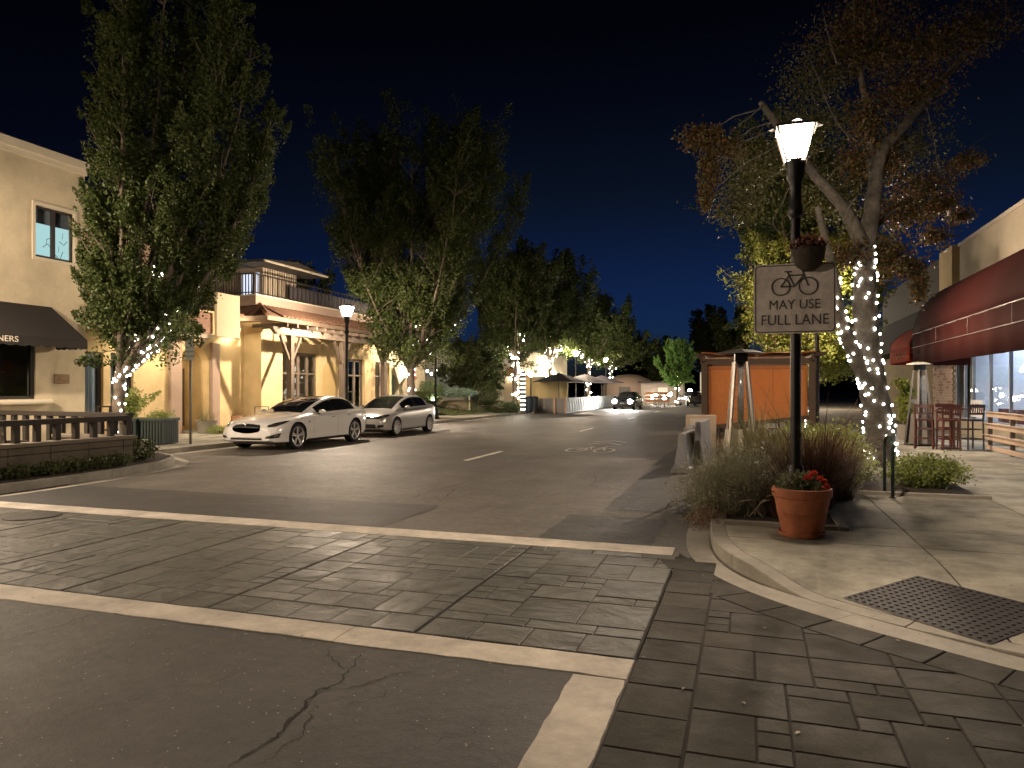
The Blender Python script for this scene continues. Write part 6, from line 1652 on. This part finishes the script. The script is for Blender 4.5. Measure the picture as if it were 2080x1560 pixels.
TS = dict(y=[-2.44,-2.40,-2.25,-1.95,-1.48,-1.0,-.6,0,.6,1.2,1.48,1.9,2.2,2.42,2.50],
    w=[.70,.80,.89,.945,.965,.965,.965,.965,.97,.985,.99,.965,.91,.82,.72], zt=[.60,.68,.78,.86,.93,.985,1.02,1.02,1.02,1.05,1.07,1.07,1.05,1.0,.86],
    zs=[.52,.58,.66,.76,.84,.89,.91,.92,.94,.97,.985,.985,.97,.92,.8], zb=[.30,.24,.21,.20,.20,.20,.20,.20,.20,.20,.20,.22,.26,.32,.40],
    cy=[-.95,-.55,-.15,.25,.6,.95,1.3,1.65,2.0,2.3], zr=[.955,1.135,1.285,1.39,1.435,1.445,1.42,1.34,1.20,1.08], we=[.66,.66,.64,.62,.605,.595,.585,.57,.56,.56],
    wb=[.80,.845,.865,.875,.88,.88,.875,.85,.80,.74], zbelt=[.93,.945,.95,.955,.965,.975,.985,1.0,1.02,1.03], wind=(-.86,.20), rear=(1.25,2.22), side=(-.42,.42,.50,1.66),
    r=.352, rim=.272, spokes=5, axles=(-1.48,1.48), track=.84, mirror=(1.0,-.40,.99), darkroof=True,
    front=[('nose_cone', m_trim, [(.44*math.cos(a), .60+.115*math.sin(a)*(1 if math.sin(a) > 0 else 1.15)) if abs(math.cos(a)) < .6 else (.44*math.copysign(1,math.cos(a))*abs(math.cos(a))**.4, .60+.115*math.sin(a)) for a in np.linspace(0,2*PI,36)[:-1]]),
           ('lower_intake', m_trim, [(-.52,.295),(.52,.295),(.48,.345),(-.48,.345)]), ('number_plate_bar', m_chrome, [(-.5,.352),(.5,.352),(.5,.362),(-.5,.362)])],
    quarter=[('headlight', m_hl, [(-1.28,.63),(-1.10,.64),(-.84,.715),(-.64,.79),(-.78,.785),(-1.05,.745),(-1.25,.685)]), ('fog_vent', m_trim, [(-1.34,.34),(-1.00,.36),(-.93,.48),(-1.06,.465),(-1.30,.40)]), ('fog_lamp', m_hl2, [(-1.12,.385),(-1.04,.395),(-1.02,.44),(-1.10,.43)])],
    sidep=[('door_handle', m_trim, [(.18,.815),(.34,.825),(.34,.842),(.18,.832)]), ('door_handle', m_trim, [(1.02,.845),(1.18,.855),(1.18,.872),(1.02,.862)]), ('door_gap', m_trim, [(-.72,.30),(-.714,.30),(-.764,.88),(-.77,.88)]), ('door_gap', m_trim, [(.46,.30),(.466,.30),(.496,.92),(.49,.92)]), ('door_gap', m_trim, [(1.30,.62),(1.306,.62),(1.476,.94),(1.47,.94)]), ('sill', m_trim, [(-1.05,.21),(1.05,.21),(1.05,.26),(-1.05,.26)]), ('side_vent', m_trim, [(-1.02,.74),(-.92,.77),(-.96,.70)])])
m_pearl = paint('pearl_white', (.72,.70,.68)); m_silver = M('silver_paint', (.50,.49,.48), .28, .45, coat=1.0)
c1, bv = make_car('parked_car', 'white luxury sedan with black nose panel parked at the left kerb', TS, (-12.62,18.12,0), 0, m_pearl, 'cars parked along the left kerb')
q = MB(); yb_ = -2.475
q.add([(-.05,yb_,.735),(.05,yb_,.735),(.043,yb_,.712),(.012,yb_,.716),(.007,yb_,.640),(-.007,yb_,.640),(-.012,yb_,.716),(-.043,yb_,.712)], [tuple(range(8))]); o = q.build('badge', m_chrome, c1); o.modifiers.new('s','SOLIDIFY').thickness = .01
CV = dict(y=[-2.22,-2.18,-2.05,-1.8,-1.35,-1.0,-.6,0,.6,1.1,1.35,1.75,2.0,2.18,2.25],
    w=[.64,.73,.81,.855,.872,.872,.875,.875,.875,.875,.872,.845,.80,.73,.66], zt=[.66,.73,.79,.85,.93,.99,1.02,1.02,1.02,1.04,1.07,1.10,1.10,1.05,.92],
    zs=[.58,.63,.70,.76,.83,.88,.90,.91,.93,.96,.98,1.0,.99,.95,.85], zb=[.30,.25,.22,.20,.20,.20,.20,.20,.20,.20,.20,.22,.26,.32,.40],
    cy=[-1.30,-.9,-.5,-.15,.2,.6,1.0,1.35,1.7,1.95], zr=[.925,1.125,1.29,1.385,1.425,1.435,1.41,1.33,1.19,1.10], we=[.62,.62,.60,.585,.575,.57,.56,.55,.54,.54],
    wb=[.74,.775,.79,.80,.80,.80,.79,.77,.73,.68], zbelt=[.93,.94,.945,.95,.96,.97,.985,1.0,1.03,1.06], wind=(-1.22,-.18), rear=(.98,1.80), side=(-.80,.18,.26,1.25),
    r=.318, rim=.238, spokes=9, axles=(-1.35,1.35), track=.765, mirror=(.93,-.66,.99),
    front=[('grille', m_trim, [(-.50,.62),(.50,.62),(.54,.70),(-.54,.70)]), ('grille_bar', m_chrome, [(-.48,.685),(.48,.685),(.48,.70),(-.48,.70)]), ('lower_intake', m_trim, [(-.52,.30),(.52,.30),(.48,.44),(-.48,.44)]), ('number_plate', M('plate_white',(.6,.6,.58),.5), [(-.16,.47),(.16,.47),(.16,.57),(-.16,.57)])],
    quarter=[('headlight', m_hl, [(-1.24,.61),(-.96,.655),(-.68,.745),(-.78,.765),(-1.02,.735),(-1.22,.69)]), ('indicator', m_hl2, [(-1.06,.65),(-.96,.665),(-.92,.715),(-1.02,.705)]), ('fog_lamp', m_trim, [(-1.20,.32),(-1.0,.34),(-1.0,.43),(-1.18,.42)])],
    sidep=[('door_handle', m_silver, [(.0,.80),(.17,.81),(.17,.835),(.0,.825)]), ('door_handle', m_silver, [(.86,.835),(1.02,.845),(1.02,.87),(.86,.86)]), ('door_gap', m_trim, [(-.90,.30),(-.894,.30),(-.914,.87),(-.92,.87)]), ('door_gap', m_trim, [(.22,.30),(.226,.30),(.236,.92),(.23,.92)]), ('door_gap', m_trim, [(1.06,.60),(1.066,.60),(1.226,.94),(1.22,.94)]), ('sill', m_trim, [(-.98,.21),(.98,.21),(.98,.245),(-.98,.245)])])
c2, bv = make_car('parked_car', 'silver-white compact sedan parked behind the white luxury sedan', CV, (-12.52,23.75,0), 0, m_silver, 'cars parked along the left kerb')
# oncoming car with its headlamps on
m_dkpaint = M('dark_paint', (.02,.02,.024), .25, .3, coat=1.0)
CV3 = dict(CV); m_head = E('lit_headlamp', (1,.96,.88), 1000.0)
CV3['quarter'] = [('headlight', m_head, [(-1.24,.61),(-.96,.655),(-.84,.705),(-1.02,.735),(-1.22,.69)])]
c3, bv = make_car('oncoming_car', 'dark car coming towards the camera with blazing headlights', CV3, (-9.2,58.0,0), R(-3), m_dkpaint)
for s_ in (-1,1):
    q = MB(); q.cyl((s_*.60,-2.22,.66), .17, .05, 16, 'y'); q.build('lit_lamp', m_head, c3)
for lab, x, y, rz in (('dark car parked beyond the orange shelter, only its roof showing', -.35,27.5,R(180)), ('dark car parked at the bend beside the bright green tree', -5.2,72,R(200))):
    c = dup(c2, (x,y,0), rz, lab, 'dark cars in the background')
    for k in c.children:
        if k.type == 'MESH' and k.name.split('.')[0] in ('body','roof','mirror'): k.data = k.data.copy(); k.data.materials.clear(); k.data.materials.append(m_dkpaint)

# ================================================================== FARTHER DOWN THE STREET
m_lawn = M('lawn', (.055,.085,.022), .95, var=.2, vs=9, bump=1, bs=60)
# sloping lawn behind the left sidewalk
rows = []
for j in range(15):
    y = 37.0+j*.85; rows.append([(-15.6-i*1.1, y, .15+min(1.0, i*.14)*(1 if j > 1 else .6)+.03*math.sin(i*2.1+j)) for i in range(13)])
q = MB(); q.grid(rows); struct(q.build('lawn', m_lawn, smooth=True), 'sloping green lawn beyond the second lamp')
V = rng.uniform(0,1,(9000,2)); gx = -15.7-V[:,0]*12.5; gy = 37.2+V[:,1]*11.5; gz = .15+np.minimum(1.0,(-gx-15.6)/1.1*.14)
o = mk('lawn_grass', blade_mesh('lawn_grass', np.stack([gx,gy,gz-.02],1), rng.uniform(0,6.28,9000), np.abs(rng.normal(0,.3,9000)), rng.uniform(.08,.16,9000), np.full(9000,.02), np.full(9000,.6), 3), m_dgrass); o['kind'] = 'stuff'; o['label'] = 'short grass of the sloping lawn'; o['category'] = 'grass'
q = MB(); q.box(-22,-16.6,41.5,41.8,.15,.95); tag(q.build('garden_wall', m_cream), 'low plain garden wall above the lawn', 'wall')
bm_g = leafmat('clipped_leaf', (.10,.16,.06), (.16,.22,.09))
def far_shrub(nm, label, px, py, Y, rx, rz_, n, size, mat, ry=None):
    p = atd(px, py, Y); return shrub(nm, label, 'shrub', (p[0],p[1],p[2]), (rx, ry or rx, rz_), n, size, mat, shell=.6, lump=.15)
far_shrub('round_bush', 'clipped round bush glowing green behind the second lamp', 872, 806, 42, .95, .55, 4200, .07, bm_g)
far_shrub('hedge', 'dark clipped hedge below the round bush', 860, 822, 40, 1.1, .42, 10000, 0.075, m_leafD, .5)
far_shrub('flower_bed', 'pale silvery flower bed right of the round bush', 925, 806, 43, 1.5, .32, 3200, .08, leafmat('silver_leaf',(.22,.32,.24),(.32,.42,.33)), .6)
far_shrub('shrub', 'dark spiky shrub at the right end of the lawn', 985, 822, 44, 1.0, .70, 3200, .09, m_leafD)
far_shrub('shrub', 'trailing shrub mound at the kerb beyond the lawn', 1012, 838, 44, .9, .45, 2600, .08, m_leafD)
far_shrub('shrub', 'small shrub mound at the foot of the lit leaning trunk', 1040, 838, 45, .7, .4, 1800, .08, m_leafD)
# path spotlight that makes the round bush glow
sp = thing('garden_spotlight', 'garden spotlight beneath the clipped round bush', 'spotlight', (*atd(880,818,39.5),)); MB().lathe([(.06,0),(.09,.12),(.10,.14)],12).build('housing', m_black, sp); MB().lathe([(.085,.142),(.085,.150)],12).build('lens', E('green_white',(.72,1,.80),420.0), sp)
# house behind the lawn
hs = thing('house', 'dark low house with blue-lit window behind the lawn', 'building', (0,0,0))
holed('wall', M('house_wall',(.14,.12,.10),.9,var=.1,vs=2), hs, 'y', 52.0, 52.3, -27.5, -17.5, .1, 3.4, [(-24.2,-23.2,.9,2.5),(-21.2,-17.9,1.0,2.3)])
MB().box(-21.2,-17.9,52.2,52.24,1.0,2.3).build('window', E('blue_window',(.30,.45,.70),.35), hs)
for x in (-20.4,-19.6,-18.7): MB().box(x-.04,x+.04,52.1,52.19,1.0,2.3).build('mullion', m_darkfr, hs)
MB().box(-24.2,-23.2,52.2,52.24,.9,2.5).build('window', E('pale_window',(.6,.75,.7),.4), hs)
q = MB(); q.prism_ax([(50.9,3.4),(50.9,3.55),(55,5.6),(60,3.55),(60,3.4)], -29, -17.0, 'x'); q.build('roof', M('house_roof',(.05,.042,.035),.9,var=.2,vs=3), hs)
MB().box(-22.5,-18.6,50.85,50.89,3.42,3.52).build('fascia', m_cream_trim, hs)
MB().box(-28,-17.6,52.35,60,.1,3.4).build('back_rooms', m_pat, hs)
for k in range(5):
    p = atd(868+k*9+rnd.uniform(-2,2), 756+rnd.uniform(-4,4), 50); l = thing('porch_lamp', ['leftmost','second','middle','fourth','rightmost'][k]+' of the small white lamps under the dark house eave', 'lamp', p, 0, 'white lamps under the dark eave'); MB().sphere((0,0,0),.10,8,6).build('globe', E('porch_white',(.9,1,.95),14.0) if k == 0 else bpy.data.materials['porch_white'], l); MB().tube([(0,0,.1),(0,0,.3)],.01,5).build('stem', m_black, l)
# orange-topped tent
tn = thing('garden_tent', 'small canopy tent with orange peaked top beyond the lawn', 'tent', (-16.6,49.0,.3))
q = MB(); q.add([(-1.5,-1.3,2.2),(1.5,-1.3,2.2),(1.5,1.3,2.2),(-1.5,1.3,2.2),(0,0,3.1)], [(0,1,4),(1,2,4),(2,3,4),(3,0,4)]); q.build('canopy', M('tent_orange',(.50,.26,.12),.85), tn)
for sx in (-1,1):
    for sy in (-1,1): MB().box(sx*1.45-.04,sx*1.45+.04,sy*1.25-.04,sy*1.25+.04,0,2.2).build('pole', m_darkfr, tn)
q = MB(); q.box(-1.0,4.2,1.5,1.55,.0,2.25); q.build('side_sheet', M('tent_cream',(.50,.40,.22),.85), tn)
MB().sphere((.3,0,2.05),.09,8,6).build('lantern', E('tent_lamp',(1,.8,.5),60.0), tn)
# trees along the left
def ftree(label, x, y, h, fork, sp, nl, n, ls, mat, sd, lights=0, low=1.0, narrow=.5, tr=.2, up=1.0, lab2=None):
    t, s_ = make_tree('street_tree', label, (x,y,.14), h, fork, sp, nl, n, ls, mat, tr, seed=sd, low=low, narrow=narrow, upswept=up)
    if lights: fairy('fairy_lights', lab2, (x,y,.14), s_, lights, .045, m_bulb_far, cord=False, seed=sd)
    return t
ftree('spreading dark tree hanging low over the lawn', -17.3, 45.2, 6.6, 1.8, 2.7, 11, 74000, 0.160, m_leafD, 41, low=1.8, narrow=.8, up=-.25)
ftree('upswept dark green tree with lit leaning trunk beyond the lawn', -14.2, 43.6, 11.2, 3.6, 3.1, 14, 88000, 0.160, m_leafT, 42, 90, low=.4, lab2='fairy lights on the leaning trunk beyond the lawn')
ftree('tall dark tree rising behind the umbrellas', -15.2, 56.0, 12.6, 4.0, 4.2, 16, 88000, 0.201, m_leafT, 43, 120, low=.5, lab2='fairy lights on the trunk behind the umbrellas')
ftree('dark pointed tree between the lit trunks', -16.5, 50.0, 11.0, 3.0, 3.0, 12, 54000, 0.181, m_leafD, 44, narrow=.3)
ftree('rounded green tree overhanging the far terrace', -14.6, 68.0, 11.0, 4.0, 4.8, 15, 81000, 0.224, m_leafT, 45, 120, low=.6, narrow=.7, lab2='fairy lights under the rounded green tree by the far terrace')
ftree('pale green tree at the far end of the left row', -15.0, 82.0, 9.8, 4.0, 5.0, 14, 68000, 0.255, m_leafT, 46, 90, low=.6, narrow=.7, lab2='fairy lights at the far end of the left row')
ftree('bright green young tree lit from below at the bend', -6.4, 70.5, 6.4, 1.6, 2.0, 10, 30000, 0.212, m_leafG, 47, 40, low=1.4, up=1.0, lab2='fairy lights in the bright green young tree at the bend')
ftree('loose grey-green tree at the bend left of the bright one', -10.5, 96.0, 8.5, 2.2, 3.2, 10, 30000, 0.276, m_leafD, 48, low=1.2, narrow=.7)
ftree('dark treetop against the sky above the white wall', -5.5, 105.0, 13.5, 4.0, 3.5, 10, 40000, 0.319, m_leafD, 49, narrow=.5)
ftree('second dark treetop behind the orange shelter', -1.5, 98.0, 12.5, 4.0, 4.0, 10, 40000, 0.319, m_leafD, 50, narrow=.5)
ftree('tall tree behind the arched shop', -27.0, 38.0, 9.5, 3, 3.0, 9, 23000, 0.234, m_leafD, 51)
# far terrace: barrier, umbrellas, pale house
m_slab = M('terrace_panel', (.17,.15,.145), .7, var=.1, vs=4)
m_sheet = M('white_sheet', (.55,.57,.57), .7, var=.05, vs=2)
ft = thing('terrace_barrier', 'grey panelled barrier round the far umbrella terrace', 'barrier', (0,0,0))
for k in range(3): MB().box(-13.75+k*.75+.01,-13.0+k*.75-.01,46.2,46.26,.08,1.02).build('panel', m_slab, ft, bevel=.01)
for x in (-13.75,-12.25,-11.5): MB().box(x-.06,x+.06,46.10,46.30,0,1.10).build('post', M('barrier_post',(.42,.24,.15),.7) if x == -13.75 else bpy.data.materials['barrier_post'], ft)
for k in range(12): MB().box(-11.5,-11.44,46.4+k*2.0+.02,48.4+k*2.0-.02,.06,1.05).build('panel', m_sheet, ft, bevel=.01)
q = MB()
for k in range(30): y = 46.6+k*.75; q.tube([(-11.42,y,1.02),(-11.36+.05*math.sin(k),y+.12,.5),(-11.40,y+.35,.12)],.03,5)
q.build('sheet_folds', m_sheet, ft, kind='stuff')
MB().box(-13.7,-11.5,46.3,70,.0,.06).build('deck', m_slab, ft)
m_umb = M('umbrella_purple', (.06,.053,.066), .85, var=.06, vs=3)
for k, (lab, px, Y, r_) in enumerate((('grey-violet umbrella nearest over the far terrace', 1135, 51, 2.0), ('second violet umbrella over the far terrace', 1188, 56, 2.1), ('third umbrella, pale side to the street, over the far terrace', 1222, 61, 2.0))):
    p = atd(px, 800, Y); u = thing('umbrella', lab, 'umbrella', (p[0],p[1],.06), R(20*k), 'umbrellas of the far terrace')
    MB().tube([(0,0,0),(0,0,2.75)],.03,8).build('pole', m_darkfr, u); MB().lathe([(r_,2.1),(r_*.5,2.45),(.03,2.75)],8,cap=False).build('canopy', m_umb, u); MB().lathe([(.25,0),(.25,.06),(.05,.1)],14).build('base', m_darkfr, u)
    for j in range(8): a = 2*PI*j/8; MB().tube([(0,0,2.70),(r_*.98*math.cos(a),r_*.98*math.sin(a),2.06)],.012,4).build('rib', m_darkfr, u)
ph = thing('pale_house', 'pale lit house behind the far terrace trees', 'building', (0,0,0))
holed('wall', M('pale_wall',(.58,.52,.40),.9), ph, 'x', -16.3, -16.6, 47.5, 66, .1, 4.6, [(50,51.2,.2,2.4),(53,55,.9,2.5),(57.5,60,.9,2.5),(62,64,.9,2.5)])
holed('wall', M('pale_wall_s',(.50,.44,.34),.9), ph, 'y', 47.5, 47.8, -24, -16.6, .1, 4.6, [(-19,-18,.2,2.4)])
MB().box(-17.4,-17.3,48,66,.1,3.2).build('lit_room', E('lit_room',(1,.84,.55),2.5), ph); MB().box(-24,-16.1,47.3,66.2,4.6,4.8).build('roof', m_pat, ph)
for k in range(7): l = thing('wall_lamp', ['nearest','second','third','fourth','fifth','sixth','farthest'][k]+' round wall lamp on the pale house behind the terrace', 'lamp', (-16.15,48.5+k*2.5,2.7+.3*(k%2)), 0, 'wall lamps on the pale house'); MB().sphere((0,0,0),.15,8,6).build('globe', E('wall_globe',(1,.86,.58),60.0) if k == 0 else bpy.data.materials['wall_globe'], l); MB().box(-.14,-.1,-.05,.05,-.1,.1).build('bracket', m_black, l)
for lab, px, py in (('dark litter bin left of the far terrace', 1075, 838), ('blue-grey wheeled bin beside the dark litter bin', 1084, 836)):
    x, y = at(px, py, .14); q = thing('litter_bin', lab, 'bin', (x,y,.14)); MB().lathe([(.25,0),(.30,.85),(.31,.9)],12).build('body', M('bin_'+lab[:4],(.03,.035,.045),.6), q); MB().lathe([(.32,.9),(.30,1.0),(.1,1.05)],12).build('lid', m_black, q)
# wooden sign board at the kerb of the far left planting
q = thing('striped_post', 'post wrapped in white stripes of lights left of the far terrace', 'post', (*at(1062,839,.14),.14))
MB().tube([(0,0,0),(0,0,2.6)],.14,10).build('post', m_bark, q)
sm = E('strip_light', (.95,1,.95), 9.0)
for k in range(9): MB().lathe([(.155,0),(.16,.04),(.155,.08)],10,(0,0,.2+k*.27),cap=False).build('light_band', sm, q)
# bend of the road: barricades, lit wall, festoons
m_wwall = M('white_wall', (.62,.58,.50), .85, var=.06, vs=2)
wl_ = thing('white_wall_building', 'white-lit low building at the bend left of the orange shelter', 'building', (0,0,0))
MB().box(-4.6,1.5,76,84,.0,3.4).build('wall', m_wwall, wl_); MB().box(-4.4,-1.2,75.9,75.98,3.4,5.2).build('mottled_panel', M('mottled',(.40,.31,.20),.9,stain=.6,ss=4), wl_)
MB().box(-4.2,-1.5,75.92,75.98,1.4,2.6).build('sign_board', M('sign_plain',(.66,.60,.52),.8), wl_)
q = MB()
for k in range(3): q.bar((-3.4+k*.45,75.9,1.8),(-3.2+k*.45,75.9,2.25),.12,.02)
q.build('brush_mark', m_ink, wl_)
for k in range(9):
    p = atd(1296+k*13+rnd.uniform(-5,5), 806+rnd.uniform(-14,12), 72+rnd.uniform(-3,6)); l = thing('globe_lamp', ['leftmost','second','third','fourth','middle','sixth','seventh','eighth','rightmost'][k]+' white globe lamp in the cluster at the bend', 'lamp', (p[0],p[1],max(.8,p[2])), 0, 'globe lamps at the bend'); MB().sphere((0,0,0),.22,8,6).build('globe', E('bend_globe',(1,.93,.78),45.0) if k == 0 else bpy.data.materials['bend_globe'], l); MB().tube([(0,0,-max(.8,p[2])),(0,0,-.2)],.03,5).build('stem', m_steel, l)
m_obar = M('orange_plastic', (.55,.20,.06), .6)
for k in range(4):
    p = atd(1322+k*9, 826, 66); t = thing('road_barricade', 'orange striped road barricade at the bend, %s' % ['leftmost','second from the left','third from the left','rightmost'][k], 'barricade', (p[0],p[1],0), R(10*k), 'barricades at the bend')
    for z in (.45,.8,1.15): MB().box(-.55,.55,-.02,.02,z,z+.2).build('board', m_obar, t)
    for sx in (-1,1): q = MB(); q.bar((sx*.5,-.25,0),(sx*.5,0,1.4),.05); q.bar((sx*.5,.25,0),(sx*.5,0,1.4),.05); q.build('leg', m_steel, t)
pav = thing('pavilion', 'small flat-roofed kiosk at the bend behind the oncoming car', 'kiosk', (-8.5,76,0)); MB().box(-2.2,2.2,0,2,0,2.3).build('wall', M('kiosk',(.22,.18,.15),.85), pav); MB().box(-2.5,2.5,-.4,2.2,2.3,2.45).build('roof', m_pat, pav); MB().box(-.4,.6,-.03,-.01,.6,1.8).build('poster', M('poster',(.5,.45,.4),.8), pav)
dm = thing('domed_shed', 'low brown domed shed behind the oncoming car', 'shed', (-12.6,80,0)); MB().lathe([(3.0,0),(3.0,1.9),(2.4,2.7),(1.2,3.2),(.05,3.3)],20).build('shell', M('shed_brown',(.20,.15,.12),.9), dm, smooth=40); MB().box(-.6,.6,-3.04,-2.98,0,1.9).build('door', m_darkfr, dm)
# hills
def hill(px0, px1, pyt, Y, nm):
    n = 40; P = []
    for i in range(n+1):
        u = i/n; px = px0+(px1-px0)*u; h = (790-pyt)*math.sin(PI*u)**1.3*(1+.12*mnoise.noise(Vector((u*7,Y,0)))); P.append(atd(px, 790-h, Y))
    b = MB(); b.grid([[(p[0],p[1],-1), (p[0],p[1],p[2]), (p[0]-.2*Y*_s*1.2, p[1]+Y*.25, -1)] for p in P]); return struct(b.build(nm, M('hill_dark',(.02,.022,.02),1.0,var=.2,vs=.05), smooth=True), 'dark wooded hill at the end of the street')
hill(1180, 1480, 728, 420, 'hill'); hill(900, 1330, 765, 520, 'hill'); hill(1350, 1800, 735, 480, 'hill'); hill(-400, 1000, 748, 600, 'hill'); hill(1600, 2600, 745, 600, 'hill')
